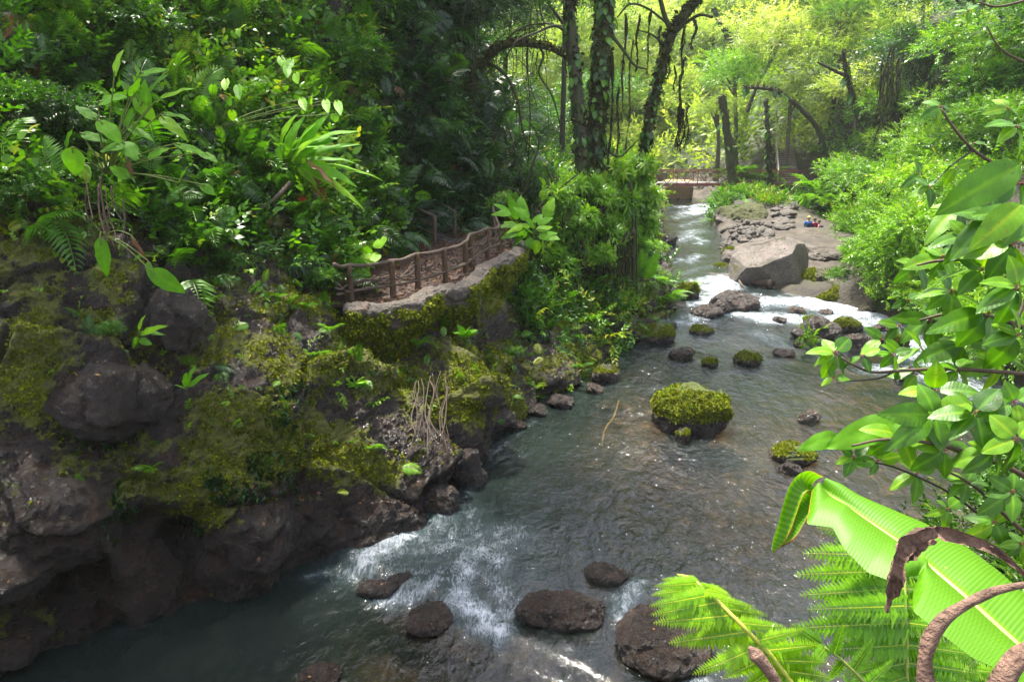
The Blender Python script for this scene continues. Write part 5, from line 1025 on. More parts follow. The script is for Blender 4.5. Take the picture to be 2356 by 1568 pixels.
B_ = [((1880, 1000), (1870, 760), 30), ((1930, 1010), (1960, 790), 22), ((1960, 1050), (2040, 790), 24), ((2010, 1000), (2150, 755), 22), ((2020, 1010), (2290, 750), 30), ((2050, 1020), (2230, 880), 22), ((2010, 1060), (2356, 890), 14), ((1960, 1010), (2140, 920), 15), ((2010, 1080), (2356, 985), 16), ((2040, 1100), (2370, 1130), 26), ((2060, 1080), (2280, 1180), 16), ((2110, 1260), (2280, 1150), 20), ((1900, 1080), (1900, 960), 26), ((1870, 1140), (1850, 990), 22), ((1960, 1090), (2000, 880), 22), ((1930, 1160), (1940, 1250), 22), ((1990, 1080), (2100, 930), 20), ((2020, 1120), (2460, 1240), 22), ((1840, 1160), (1870, 1240), 16), ((1960, 1060), (1850, 870), 16), ((2000, 1130), (2230, 1260), 20), ((2060, 1120), (2500, 1010), 14), ((2080, 1150), (2150, 1330), 14), ((2130, 1180), (2230, 1420), 12)]
plant('rosette plant with long upright strap leaves and a yellowing tip left of the path', (680, 395), B_, 18.6, z1, STR, .17, 'strap_leaf_plant', 'big leaved plants', dj=.5, stem=0, dry=(10, 22, 23))
z5 = lambda x, y: ((1300+x/1.6507)/1.7385, (750+y/1.6507)/1.7385)
C_ = [((1270, 210), (1200, 40), 18), ((1235, 190), (1165, 85), 20), ((1230, 170), (1110, 155), 15), ((1280, 250), (1150, 218), 16), ((1280, 190), (1285, 60), 20), ((1310, 220), (1330, 80), 18), ((1455, 200), (1502, 70), 22), ((1385, 265), (1320, 165), 26), ((1280, 310), (1155, 300), 16), ((1295, 340), (1290, 260), 24), ((1310, 320), (1220, 385), 22), ((1360, 300), (1310, 215), 18), ((1400, 290), (1490, 220), 22), ((1410, 330), (1535, 285), 18), ((1410, 350), (1365, 440), 20), ((1430, 360), (1475, 430), 26), ((1440, 320), (1545, 325), 18), ((1350, 250), (1230, 250), 16), ((1370, 230), (1440, 160), 18), ((1330, 340), (1390, 400), 20), ((1250, 260), (1180, 180), 18), ((1400, 240), (1500, 190), 16), ((1350, 200), (1250, 120), 18)]
plant('bright green strap leaved rosette just right of the fence end', (1215, 560), C_, 25.0, z5, STR, .17, 'strap_leaf_plant', 'big leaved plants', dj=.7, stem=0)
zi = lambda x, y: (x, y)
plant('bright broad leaved plant at the water edge below the leaning tree', (1480, 640), [((1480, 640), (1450, 560), 20), ((1485, 640), (1510, 580), 22), ((1480, 640), (1530, 620), 20), ((1470, 640), (1430, 610), 18), ((1480, 650), (1520, 670), 16), ((1475, 630), (1480, 560), 20), ((1470, 650), (1440, 680), 16)], 31, zi, STR, .17, 'strap_leaf_plant', dj=.5, stem=0)
plant('long leaved plants on the knoll under the right half of the bridge', (1740, 475), [((1700+6*k, 470+4*(k % 3)), (1690+9*k+rng.normal(0, 8), 440+rng.normal(0, 10)+14*(k % 2)), 9) for k in range(16)], 54, zi, STR, .17, 'strap_leaf_plant', 'strap leaved plants', dj=1.2, stem=0)
plant('hanging dark strap leaves beside the path near the stair foot', (1855, 470), [((1850+5*k % 50, 440+7*(k % 9)), (1838+6*k % 60+rng.normal(0, 10), 470+7*(k % 9)+rng.normal(0, 8)), 8) for k in range(18)], 52, zi, STR, .17, 'strap_leaf_plant', 'strap leaved plants', dj=1.0, stem=0)
zc = lambda x, y: ((1250+x/2.772)/1.7385, (750+y/2.772)/1.7385)
plant('round heart leaved plants crowding the left edge of the path', (770, 600), [((x+10, y-38), (x, y+42), 34+rng.normal(0, 3)) for x, y in ((80, 480), (200, 740), (560, 690), (400, 770), (60, 790), (590, 930), (430, 640), (640, 770), (740, 610), (300, 700), (150, 640), (480, 820), (540, 960), (320, 860))], 18.6, zc, RND, .85, 'heart_leaf_plant', dj=.6, stem=.006)
plant('round yellow green leaves scattered above the rosette plant', (480, 300), [((x, y-22), (x+rng.normal(0, 15), y+32), 15) for x, y in ((1435, 600), (1480, 880), (1450, 760), (1560, 770), (1550, 830), (1520, 560), (1600, 600), (1530, 680), (1890, 410), (1960, 430), (1990, 520), (1930, 470), (2030, 690), (2100, 670), (2190, 700), (2270, 710), (1410, 1050), (1300, 1100), (1420, 810), (2250, 790), (1500, 900))], 18.2, z1, RND, .85, 'heart_leaf_plant', dj=1.0, stem=.006)
plant('two broad drooping leaves hanging over the bare rock', (240, 540), [((230, 545), (245, 640), 24), ((345, 620), (420, 675), 34), ((340, 600), (350, 655), 14), ((300, 540), (330, 600), 8)], 12.6, zi, PAD, .36, 'paddle_leaf_plant', 'big leaved plants', dj=.1, stem=.01, up=(.4, -1, .2), dry=(3,))
plant('young upright plant with four pale leaves in the rock crack', (318, 800), [((318, 765), (322, 725), 12), ((322, 770), (372, 742), 15), ((322, 765), (375, 760), 10), ((318, 775), (300, 800), 14), ((320, 780), (345, 790), 13), ((318, 790), (305, 775), 12)], 12.3, zi, PAD, .36, 'young_plant', 'young plants on the cliff', dj=.1, stem=.006)
plant('young plant with three pointed leaves below the wedged stone', (432, 920), [((430, 890), (422, 848), 13), ((433, 890), (468, 855), 12), ((430, 885), (440, 840), 12), ((430, 895), (405, 880), 8)], 12.0, zi, PAD, .36, 'young_plant', 'young plants on the cliff', dj=.1, stem=.006)
plant('bright star shaped seedling on the mossy rock below the path', (818, 890), [((818, 880), (818+30*math.cos(a), 880+16*math.sin(a)-4), 11) for a in np.linspace(0, 6, 9)], 14.9, zi, PAD, .36, 'young_plant', 'young plants on the cliff', dj=.05, stem=.006)
plant('small fresh plant on the crest of the rock column', (1070, 775), [((1070, 770), (1070+26*math.cos(a), 765+14*math.sin(a)-6), 12) for a in np.linspace(.2, 6, 7)], 18.3, zi, PAD, .36, 'young_plant', 'young plants on the cliff', dj=.05, stem=.006)
# individual ferns
FM = [mk('frond', *FRO[k][:2], M_leaf, link=False, attrs={'tint': np.clip(FRO[k][2]*.3+.45, 0, 1)}) for k in range(4)]; FMB = [mk('frond', *FRO[k][:2], M_leafbright, link=False, attrs={'tint': np.clip(FRO[k][2]*.4+.2, 0, 1)}) for k in range(4)]
def fern(px, py, Yd, s, n, label, bright=False, group='ferns growing on the rock', dirx=0):
    c = at_y(px, py, Yd); t = thing('fern', tuple(c), label, 'fern', group)
    for k in range(n):
        a = -math.pi/2+(k-(n-1)/2)*R(210/max(n, 2))+rng.normal(0, .15)+dirx; el = R(random.uniform(15, 50))
        D = np.array([math.cos(a)*math.cos(el), math.sin(a)*math.cos(el), math.sin(el)]); tip = c+D*s*random.uniform(.8, 1.1); place(t, c, tip, s*random.uniform(.8, 1.1), FMB if bright else FM, 1.0, (0, 0, 1), 'frond', jit=.1)
FE = [(630, 690, 15.6, .45, 4, 'pale green fern frond pair above the moss left of the fence', 1), (650, 620, 17.2, .6, 5, 'fern in the leaves left of the fence', 1), (695, 712, 15.8, .5, 4, 'fern with a reddish dying frond on the slope below the fence', 0), (860, 1030, 13.9, .38, 4, 'small bright fern on the lower mossy rock', 1), (930, 945, 15.6, .32, 3, 'small fern left of the hanging roots', 1), (965, 790, 17.4, .55, 5, 'fern on the ledge under the path wall', 1), (975, 1055, 14.9, .3, 3, 'tiny fern near the waterline slab', 1), (1180, 690, 24, .9, 6, 'fern hanging right of the wall end', 1), (1265, 820, 22.5, .6, 5, 'fern on the low bank above the grey block', 0), (600, 840, 14.3, .4, 5, 'fern among the moss in the cliff centre', 1), (730, 820, 14.9, .45, 5, 'fern low on the diagonal crack', 1), (1530, 690, 30.8, 1.3, 7, 'big fern spreading over the left bank near the mossy boulder', 1), (1500, 660, 31.5, 1.2, 6, 'fern above the big spreading one on the left bank', 1), (1330, 690, 26.4, .8, 5, 'fern in the root curtain', 0), (1700, 415, 63, 3.0, 8, 'large shaded tree fern behind the bridge rail', 1), (1760, 420, 63.5, 2.4, 7, 'tree fern left of the stair rail', 1), (1880, 450, 52, 2.4, 8, 'large fern right of the stony path', 1), (1900, 470, 50, 2.2, 7, 'pale tree fern against the big light bush', 1), (2060, 620, 30, 1.2, 7, 'drooping fern on the mossy right bank', 1), (1960, 600, 33, 1.2, 7, 'fern at the foot of the light green bush', 1), (1790, 470, 54, 1.6, 7, 'fern tuft on top of the knoll', 1), (1740, 545, 47.5, 1.1, 6, 'fern between the boulders at the path foot', 1), (1590, 655, 33.2, .55, 7, 'ferns sprouting from the top of the square mossy boulder', 1), (80, 770, 11.5, .3, 3, 'fern by the moss at the left edge', 1), (350, 1080, 11.2, .35, 4, 'fern over the dark hollow', 1), (480, 700, 14.0, .4, 4, 'fern at the top of the bare purple panel', 1), (760, 760, 15.6, .4, 4, 'fern at the foot of the path wall left end', 1)]
for px, py, Yd, s, n, lab, br_ in FE: fern(px, py, Yd, s, n, lab, br_)
# fresh plants on top of the mid river boulder
bo = R1; top = at_w(1600, 1008)
t = thing('sprouts', (bo.location.x, bo.location.y, bo.location.z+bo.dimensions.z*.42), 'little bright sprouts on the crown of the big mossy boulder', 'sprouts')
sm = [mk('sprig', *SPR[k][:2], M_leafbright, link=False, attrs={'tint': np.clip(SPR[k][2], 0, 1)}) for k in range(4)]
for k in range(26):
    a = random.uniform(0, 6.3); q = random.uniform(.2, 1.0); b = np.array([math.cos(a)*q*1.05, math.sin(a)*q*.7, -.22*q*q]); T = b+np.array([random.uniform(-.2, .2), random.uniform(-.2, .1), random.uniform(.08, .28)]); place(t, b+np.array(t.location), T+np.array(t.location), .2, sm, .6, (0, 0, 1), 'sprig')
px, py = 1862, 775; c = at_y(px, py, at_w(1862, 800)[1]-.2)
t = thing('leafy_plant', tuple(c), 'bright green leafy plant growing on the left side of the wide dark boulder', 'plant')
for k in range(16): D = norm(rng.normal(0, .6, 3)+np.array([-.1, -.5, .5])); place(t, c+np.array([0, 0, random.uniform(-.6, .5)]), c+D*.45+np.array([0, 0, random.uniform(-.6, .5)]), .35, sm, .6, (0, -.2, 1), 'sprig')
# red bromeliad flower
c = at_y(696, 461, 18.2); t = thing('red_flower', tuple(c), 'small spiky red bloom hanging under the strap leaved rosette', 'flower'); M_redf = simple('red_petal', (.5, .02, .02), .5)
v, f, _ = scatter([leaf1(.15, .03, .2)], np.zeros((16, 3)), basis(dirs(16, np.tile([0, -.3, .1], (16, 1)), .1, 1, .7), rng.normal(0, 1, (16, 3))), np.full(16, .17)); mk('bloom', v, f, M_redf, t)
# ================================================================ TREES OF THE MIDDLE: TRUNKS, LIMBS, HANGING MOSS
STRm = []
def strandmesh(seed):
    r = np.random.default_rng(seed); n = 18; s = np.linspace(0, 1, n); C = np.stack([.03*np.sin(s*9+seed), .03*np.cos(s*7+seed), -s], 1); rad = (.018+.030*np.clip(vn(np.stack([s*6, s*0+seed*3.3, s*0], 1), 1, 3)+.35, 0, 1))*(1.15-s*.75)*np.clip(.25+s*6, 0, 1)
    V, F = tube(C, rad, 7, .5, seed, True, 9); P = [(V, F, .3)]
    for k in range(70):
        q = r.random(); i = int(q*(n-1)); P.append((rot(leaf0(.35, .2)[0]*(.05+.09*r.random()), r.uniform(0, 6.3), R(r.uniform(-80, -35)))+C[i], leaf0()[1], r.random()))
    V, F, t_ = join(P); return mk('hanging_moss', V, F, M_mossdark, link=False, attrs={'tint': t_})
M_mossdark = leafmat('moss_dark', [(0, (.012, .012, .005)), (.5, (.035, .036, .010)), (1, (.09, .10, .015))], trans=.12, rough=.8, hue=.5, spec=.2)
M_mossmid = leafmat('moss_mid', [(0, (.03, .03, .006)), (.5, (.08, .085, .010)), (1, (.16, .17, .015))], trans=.15, rough=.8, hue=.5, spec=.2)
STRm = [strandmesh(k) for k in range(5)]
def strand(par, p, L, w=1.0, mat=None):
    o = ob('hanging_moss', random.choice(STRm), par, Vector(p)-par.location, (0, 0, random.uniform(0, 6.3)), (w*L*.9 if L < 1.2 else w*1.3, w*L*.9 if L < 1.2 else w*1.3, L)); return o
HL = meshset('leaf', lambda s: leaf_fine(.6, 7, 2, .15, .3, .85, seed=s, heart=.6), 4, M_leafdark); HLb = meshset('leaf', lambda s: leaf_fine(.6, 7, 2, .15, .3, .85, seed=s, heart=.6), 4, M_leaf)
def dtree(label, path, r0, r1, mat, limbs=(), strands=(), climb=0, climbL=.3, species='tree', group=None, crowns=(), climbrange=(0, 1), cm=None, tufts=0, sides=14):
    C = catmull(np.array([at_y(*p) for p in path]), 60); g = C[0]; t = thing(species, tuple(g), label, 'tree', group)
    rad = np.linspace(r0, r1, 60)*(1+.35*np.exp(-np.linspace(0, 12, 60))); V, F = tube(C, rad, sides, .3, int(r0*100), True, 1.6); mk('trunk', V-g, F, mat, t)
    for lp, a, b in limbs:
        c = catmull(np.array([at_y(*p) for p in lp]), 30); V, F = tube(c, np.linspace(a, b, 30), 8, .3, 3, True, 2); mk('limb', V-g, F, mat, t)
    for px, py, Yd, L, w in strands: strand(t, at_y(px, py, Yd), L, w)
    for k in range(climb):
        i = int(60*random.uniform(*climbrange)); i = min(i, 59); a = random.uniform(math.pi, 2*math.pi); d = np.array([math.cos(a), math.sin(a), 0]); b = C[i]+d*rad[i]; s = climbL*random.uniform(.6, 1.3)
        place(t, b, b+norm(d*.7+np.array([0, 0, -.8])+rng.normal(0, .2, 3))*s, s*.6, cm or HL, .6, d+np.array([0, 0, .5]))
    if tufts:
        i = rng.integers(0, 59, tufts); a = rng.uniform(0, 6.3, tufts); d = np.stack([np.cos(a), np.sin(a), 0*a], 1); p = C[i]+d*rad[i][:, None]*.95+np.stack([0*a, 0*a, rng.uniform(0, .2, tufts)], 1)
        v, f, t_ = scatter(GRS+TUF, p-g, basis(norm(d*.7+np.array([0, 0, -.7])+rng.normal(0, .3, (tufts, 3))), d), rng.uniform(.10, .26, tufts), rng.random(tufts)); stuff(mk('moss', v, f, M_mossdark, t, attrs={'tint': t_}))
    for px, py, Yd, cr, ms in crowns:
        ob('crown', random.choice(ms), t, Vector(at_y(px, py, Yd))-t.location, (0, 0, random.uniform(0, 6.3)), (cr, cr, cr*.7))
    return t
dtree('tall straight trunk with climbers left of the leaning tree', [(1345, 640, 28), (1338, 480, 28), (1335, 350, 28.2), (1325, 200, 28.6), (1314, 60, 29), (1308, -80, 29.4), (1300, -400, 30)], .27, .19, M_bark, climb=70, climbrange=(.0, .75), climbL=.34, cm=HLb, tufts=500,
      limbs=[([(1316, 90, 29), (1280, 60, 29), (1235, 75, 28.5), (1190, 95, 28), (1165, 130, 28)], .07, .03)], crowns=[(1300, -560, 33, 3.5, CR_mid)])
dtree('thick trunk wrapped in dark shaggy moss and drooping glossy leaves', [(1372, 620, 30), (1365, 430, 30), (1372, 300, 30), (1382, 160, 30), (1392, 0, 30), (1400, -150, 30), (1410, -420, 30)], .40, .34, M_bark2, climb=170, climbrange=(.2, .9), climbL=.36, cm=HLb, tufts=1500,
      strands=[(1440, 30, 29.6, 4.0, 1.2), (1412, 120, 29.5, 5.6, 1.3), (1455, 90, 29.5, 4.2, 1.1), (1425, 200, 29.4, 3.6, 1.2), (1398, 330, 29.4, 2.0, 1.2)],
      limbs=[([(1390, 60, 30), (1430, 110, 29.6), (1460, 150, 29.4), (1490, 160, 29.2)], .08, .03), ([(1375, 330, 30), (1420, 360, 29.5), (1450, 340, 29.3), (1470, 320, 29.2)], .05, .02)], crowns=[(1400, -600, 33, 3.5, CR_mid)])
dtree('leaning tree with forked top and mossy strands over the river', [(1420, 760, 30), (1440, 600, 30.5), (1462, 460, 31), (1485, 340, 31), (1502, 240, 31), (1522, 160, 31), (1545, 80, 31), (1580, 30, 31), (1625, -30, 31), (1700, -160, 31)], .27, .15, M_bark2, climb=90, climbrange=(.0, .6), climbL=.34, cm=HLb, tufts=900,
      limbs=[([(1548, 75, 31), (1530, 40, 31), (1520, 0, 31), (1505, -60, 31)], .12, .08), ([(1550, 78, 31), (1580, 52, 31), (1610, 35, 30.8), (1640, 40, 30.5)], .09, .05), ([(1530, 50, 31), (1490, 20, 30.8), (1450, 10, 30.6), (1420, 40, 30.5)], .06, .03), ([(1535, 110, 31), (1500, 80, 30.8), (1470, 70, 30.6)], .05, .02)],
      strands=[(1577, 40, 30.7, 1.6, 1.0), (1573, 130, 30.6, 3.6, 1.9), (1566, 235, 30.6, 1.9, 1.7), (1585, 240, 30.6, 1.8, 1.6), (1575, 250, 30.6, 1.8, 1.6), (1575, 55, 30.6, 2.4, 1.2), (1600, 40, 30.6, 1.2, 1.6), (1540, 100, 30.8, 1.4, 1.6), (1497, 20, 30.8, 2.6, 1.1), (1470, 30, 30.6, 2.2, 1.2), (1520, 60, 30.9, 1.5, 1.3), (1555, 150, 30.8, 1.0, 1.6)])
DT = [('slim dark trunk rising behind the stair railings', [(985, 470, 33), (990, 380, 33), (996, 250, 33), (1000, 120, 33.2), (992, 0, 33.5), (985, -150, 34)], .20, .14), ('crooked dark trunk left of the slim one', [(905, 330, 35), (900, 200, 35), (898, 100, 35), (915, 0, 35), (930, -120, 35)], .18, .13), ('thin dark pole like trunk right of the slim one', [(1020, 450, 36), (1015, 300, 36), (1018, 150, 36), (1045, 0, 36), (1060, -100, 36)], .12, .10),
      ('dark leaning trunk crossing behind the path end', [(1095, 520, 38), (1070, 430, 38), (1020, 380, 38), (985, 330, 38)], .16, .10), ('dark trunk standing in the undergrowth left of the arch', [(1055, 520, 37), (1060, 380, 37), (1062, 250, 37), (1058, 100, 37), (1050, -60, 37)], .20, .15), ('faint trunk lit at the back of the left forest', [(905, 180, 42), (905, 60, 42), (900, -60, 42)], .35, .3), ('pale trunk glimpsed low behind the tangle', [(1160, 420, 50), (1165, 330, 50), (1170, 250, 50)], .25, .2)]
for lab, path, a, b in DT: dtree(lab, path, a, b, M_bark, climb=6, climbL=.4, tufts=250, group='slender trunks of the left forest', sides=10)
dtree('arching mossy tree whose curved branch bridges the dark forest', [(1040, 500, 34), (1062, 330, 34), (1078, 240, 34), (1100, 165, 34), (1150, 110, 33.5), (1210, 102, 33), (1270, 115, 32.5), (1330, 150, 32)], .26, .07, M_bark2, tufts=700, climb=10,
      limbs=[([(1115, 140, 34), (1160, 170, 33.5), (1190, 230, 33.2), (1205, 310, 33), (1230, 350, 33)], .09, .04), ([(1240, 105, 32.8), (1250, 130, 32.6), (1240, 170, 32.6), (1270, 220, 32.6), (1290, 290, 32.6)], .06, .03), ([(1150, 110, 33.5), (1190, 70, 33.5), (1240, 55, 33.5), (1300, 60, 33.5)], .06, .03), ([(1090, 190, 34), (1060, 120, 34), (1040, 60, 34)], .07, .03)],
      strands=[(1120+23*k, 112+3*(k % 3), 33.3, random.uniform(.5, 1.6), random.uniform(.5, 1)) for k in range(9)]+[(1180+8*k, 200+30*k, 33.1, random.uniform(.5, 1.2), .7) for k in range(5)], crowns=[(1080, 30, 36, 3.2, CR_drk), (1200, -40, 36, 3.4, CR_mid)])
# right hand and background trunks in front of crowns
RB_ = [('ivy wrapped trunk passing in front of the bridge', [(1690, 460, 58), (1683, 400, 58.5), (1676, 330, 59), (1668, 270, 59), (1660, 220, 59)], .42, .26, 'b'), ('thin straight trunk crossing the bridge beside the ferns', [(1772, 425, 59), (1768, 360, 59), (1766, 300, 59), (1762, 230, 60)], .20, .15, 'b'), ('dark leaning trunk high on the slope right of the stair', [(1985, 290, 52), (1965, 240, 52.5), (1955, 200, 53), (1948, 170, 53), (1940, 120, 53)], .22, .13, 'b'), ('mossy trunk bending left over the stair', [(1905, 420, 60), (1895, 340, 60), (1880, 295, 60), (1850, 258, 60), (1820, 232, 60), (1780, 208, 60), (1735, 202, 60), (1710, 205, 60)], .26, .10, 'b'), ('slender trunk behind the round bush', [(2080, 290, 50), (2062, 240, 50), (2045, 200, 50), (2042, 160, 50)], .13, .09, 'r'), ('thin pale trunk in the upper right', [(2250, 180, 40), (2245, 90, 40), (2240, -20, 40)], .12, .1, 'r'), ('dark trunk under the mossy crown on the right', [(2210, 340, 48), (2190, 250, 48), (2170, 160, 48), (2150, 80, 48)], .35, .22, 'r'), ('trunk behind the left half of the bridge', [(1560, 420, 80), (1558, 330, 80), (1562, 240, 80)], .3, .2, 'b'), ('slanting trunk high on the far hill', [(1690, 110, 82), (1660, 60, 82), (1640, 20, 82)], .3, .2, 'b')]
for lab, path, a, b, s in RB_: dtree(lab, path, a, b, M_bark if s == 'r' or a < .3 else M_bark2, climb=10, climbL=.6, cm=HLb, tufts=240, group='trunks on the sunlit side', sides=10)
dtree('limb reaching left from the dark leaning trunk', [(1950, 175, 53), (1925, 165, 53), (1895, 150, 53), (1880, 143, 53)], .14, .07, M_bark, species='branch', sides=8)
# strands on the dark mossy crown at the upper right
t = thing('moss_curtain', tuple(at_y(2130, 150, 47.5)), 'dark curtain of hanging moss under the crown in the upper right', 'hanging moss')
for k in range(46): strand(t, at_y(2030+random.random()*230, 90+random.random()*130, 46+random.random()*3), random.uniform(1.5, 4.0), random.uniform(.8, 1.6))
# root curtain on the left bank
t = thing('root_curtain', tuple(at_y(1330, 600, 26.5)), 'curtain of mossy hanging roots and vines below the straight trunk', 'hanging roots')
for k in range(60):
    px = 1215+random.random()*250; py0 = 470+random.random()*120; py1 = min(785-abs(px-1330)*.12, py0+120+random.random()*170); yd = 26.0+(px-1215)/250*3+random.uniform(-.5, .5)
    a = at_y(px, py0, yd); b = at_y(px+random.uniform(-5, 5), py1, yd); C = catmull(np.array([a, (a*2+b)/3+rng.normal(0, .06, 3), (a+2*b)/3+rng.normal(0, .06, 3), b]), 16); V, F = tube(C, np.linspace(1, .6, 16)*random.choice([.015, .02, .03, .05, .09]), 6, .5, k, True, 4); mk('root', V-np.array(t.location), F, random.choice([M_bark2, M_bark, M_twigdark, M_bark2]), t)
for k in range(16): strand(t, at_y(1225+random.random()*235, 520+random.random()*120, 25.8+random.random()*2.4), random.uniform(.8, 2.2), random.uniform(1.2, 2.6))
t = thing('hanging_vines', tuple(at_y(1445, 500, 28.8)), 'two long thin mossy vines trailing from the leaning tree into the water', 'vines')
for px, py0, py1, r in ((1447, 560, 860, .02), (1415, 620, 840, .02), (1450, 420, 800, .06), (1433, 500, 770, .03), (1462, 470, 700, .03)):
    a = at_y(px, py0, 28.6); b = at_y(px+3, py1, 28.2 if py1 < 820 else 25.5); b[2] = max(b[2], -.05); C = catmull(np.array([a, (a*2+b)/3+rng.normal(0, .05, 3), (a+2*b)/3+rng.normal(0, .05, 3), b]), 24); V, F = tube(C, r*1.1, 6, .5, 3, True, 3); mk('vine', V-np.array(t.location), F, M_bark2, t)
t = thing('hanging_vines', tuple(at_y(1040, 200, 32)), 'bundle of thin vines hanging in the dark left forest', 'vines')
for k in range(30):
    px = 860+random.random()*430; py0 = random.uniform(-60, 120); L = random.uniform(150, 420); yd = 31+random.random()*5; a = at_y(px, py0, yd); b = at_y(px+random.uniform(-12, 12), py0+L, yd)
    C = catmull(np.array([a, (a*2+b)/3+rng.normal(0, .2, 3), (a+2*b)/3+rng.normal(0, .2, 3), b]), 16); V, F = tube(C, random.choice([.015, .02, .035]), 5, .3, k); mk('vine', V-np.array(t.location), F, random.choice([M_bark, M_bark2]), t)
# cliff roots
t = thing('exposed_roots', tuple(at_y(990, 900, 15.5)), 'bare brown roots dangling down the face below the litter ledge', 'roots')
for k in range(14):
    px = 945+random.random()*90; pts = [(px, 850+random.random()*30), (px+random.uniform(-12, 12), 900), (px+random.uniform(-16, 16), 960), (px+random.uniform(-20, 20), 1000+random.random()*60)]; C = catmull(np.array([at_y(a, b, 15.9-.012*(b-850)+random.uniform(-.25, 0)) for a, b in pts]), 16)
    V, F = tube(C, random.choice([.006, .009, .014]), 5); mk('root', V-np.array(t.location), F, M_twig, t)
t = thing('fallen_branch', tuple(at_y(620, 470, 17.6)), 'grey mossy branch slanting below the rosette plant', 'branch'); C = catmull(np.array([at_y(560, 500, 17.3), at_y(600, 480, 17.3), at_y(640, 450, 17.6), at_y(668, 420, 17.9)]), 20); V, F = tube(C, np.linspace(.035, .06, 20), 8, .2, 3, True, 5); mk('stem', V-np.array(t.location), F, M_wood, t)
# twigs of the bare shrub left of the straight trunk
t = thing('bare_shrub', tuple(at_y(1215, 560, 27)), 'bare forking dark stems rising beside the strap leaved rosette', 'shrub')
for pts in ([(1190, 570), (1205, 500), (1205, 440), (1185, 350), (1165, 270)], [(1205, 450), (1225, 380), (1240, 320), (1210, 270)], [(1200, 560), (1240, 480), (1280, 440), (1330, 400)], [(1205, 470), (1190, 440), (1160, 430)], [(1240, 480), (1270, 430), (1255, 380)]): C = catmull(np.array([at_y(a, b, 27+rng.normal(0, .1)) for a, b in pts]), 24); V, F = tube(C, np.linspace(.07, .025, 24), 7, .3, 2, True, 4); mk('stem', V-np.array(t.location), F, M_bark, t)
# ================================================================ FOREGROUND: NEAR BANK COVER, SHRUB, BANANA LEAF, FERNS
def cond(c): return (c[:, 1] < 19) & (c[:, 0] > 5.2) & (c[:, 0] < 22)
gi = inframe(GV, 500, 500) & (bed < .5); 
under2(2600, SPR, (.0, .9), (.5, .9), cond, M_leaf, 'bank_cover', 'leafy cover on the near right bank behind the foreground shrub', tintb=.5)
M_front = leafmat('leaf_front', [(0, (.03, .10, .003)), (.35, (.085, .23, .004)), (.7, (.18, .38, .006)), (.93, (.34, .48, .01)), (1, (.50, .42, .02))], trans=.38, rough=.42, hue=.6, bsc=120, spots=1)
FL = []
for s in range(6):
    V, F, t_ = leaf_fine(.52, 30, 4, .16, .16+.1*(s % 3), .74, wav=.02, seed=s, corr=.007, corn=11); FL.append(mk('leaf', V, F, M_front, link=False, attrs={'tint': np.clip(.30+.10*s/5+(t_-.5)*.9, 0, 1)}))
def twig(t, pts, r0, r1, mat, name='branch', n=26, rough=.1):
    C = catmull(np.array([at_d(*p) for p in pts]), n); V, F = tube(C, np.linspace(r0, r1, n), 8, rough, 3, True, 8); return mk(name, V-np.array(t.location), F, mat, t)
def cluster(t, px, py, D, n, Lpx, frm=None, a0=None, spread=300, wr=.52, fl=None):
    c = at_d(px, py, D); a_base = R(a0 if a0 is not None else random.uniform(150, 230))
    for k in range(n):
        a = a_base+(k-(n-1)/2)*R(spread/max(n, 2))+random.uniform(-.2, .2); L = .88*Lpx*random.uniform(.65, 1.15)
        fx = math.cos(a); fy = -math.sin(a)*.75-.05; dd = random.uniform(-.5, .5)*L/FP*D; q = .12
        b = at_d(px+fx*L*q, py-fy*-1*L*q*-1 if 0 else py+fy*L*q*-1, D); tip = at_d(px+fx*L*(1+q), py-fy*L*(1+q)+L*.10, D+dd)
        pw = L/FP*D*wr; place(t, b, tip, pw, fl or FL, .52, (rng.normal(0, .25), -.75, 1.0), 'leaf', jit=.3)
        V, F = tube(np.array([c, (c+b)/2, b]), .0022*D/3, 5); mk('petiole', V-np.array(t.location), F, M_petiole, t)
M_petiole = simple('red_petiole', (.22, .06, .04), .5)
def rootdown(t, p, r, mat, name='stem', dx=.9, dy=-1.0):
    p = np.array(p); x, y = p[0]+dx, p[1]+dy; g = min(float(ground(x, y)), p[2]-.5)
    C = catmull(np.array([p, p+np.array([dx*.45, dy*.45, -.12*(p[2]-g)]), np.array([x, y, (p[2]+g)/2-.2]), np.array([x+.1, y, g-.1])]), 24); V, F = tube(C, np.linspace(r, r*1.6, 24), 8, .12, 3, True, 6); mk(name, V-np.array(t.location), F, mat, t)
def shrub(label, root, twigs, clusters, group='foreground shrub branches'):
    t = thing('broad_leaf_shrub', tuple(at_d(*root)), label, 'shrub', group)
    for pts, a, b in twigs: twig(t, pts, a, b, M_twig if a > .009 else M_twigdark)
    for c in clusters: cluster(t, *c)
    for pts, a, b in twigs:
        if pts[0][0] > 2370: rootdown(t, at_d(*pts[0]), a, M_twig)
    return t
shrub('bare tipped dark twigs with a few yellow green leaves in the upper right', (2420, 460, 5.0), [([(2420, 470, 5), (2300, 385, 5), (2240, 345, 5), (2195, 295, 5), (2165, 250, 5)], .016, .007), ([(2400, 150, 5), (2350, 140, 5), (2300, 110, 5), (2270, 60, 5)], .012, .005), ([(2400, -10, 5), (2300, 15, 5), (2250, 5, 5)], .012, .005), ([(2240, 345, 5), (2190, 380, 5), (2150, 420, 5)], .008, .004), ([(2380, 330, 5), (2330, 300, 5), (2310, 260, 5)], .01, .004)],
      [(2165, 245, 5, 4, 48, None, 120), (2285, 90, 5, 3, 40, None, 150), (2230, 25, 5, 3, 45, None, 200), (2140, 430, 5, 4, 55, None, 190), (2200, 385, 5, 3, 50, None, 220), (2320, 250, 5, 4, 60, None, 140), (2340, 290, 4.6, 4, 80, None, 100), (2240, 330, 5, 2, 45, None, 250), (2120, 400, 5.2, 3, 50, None, 160)])
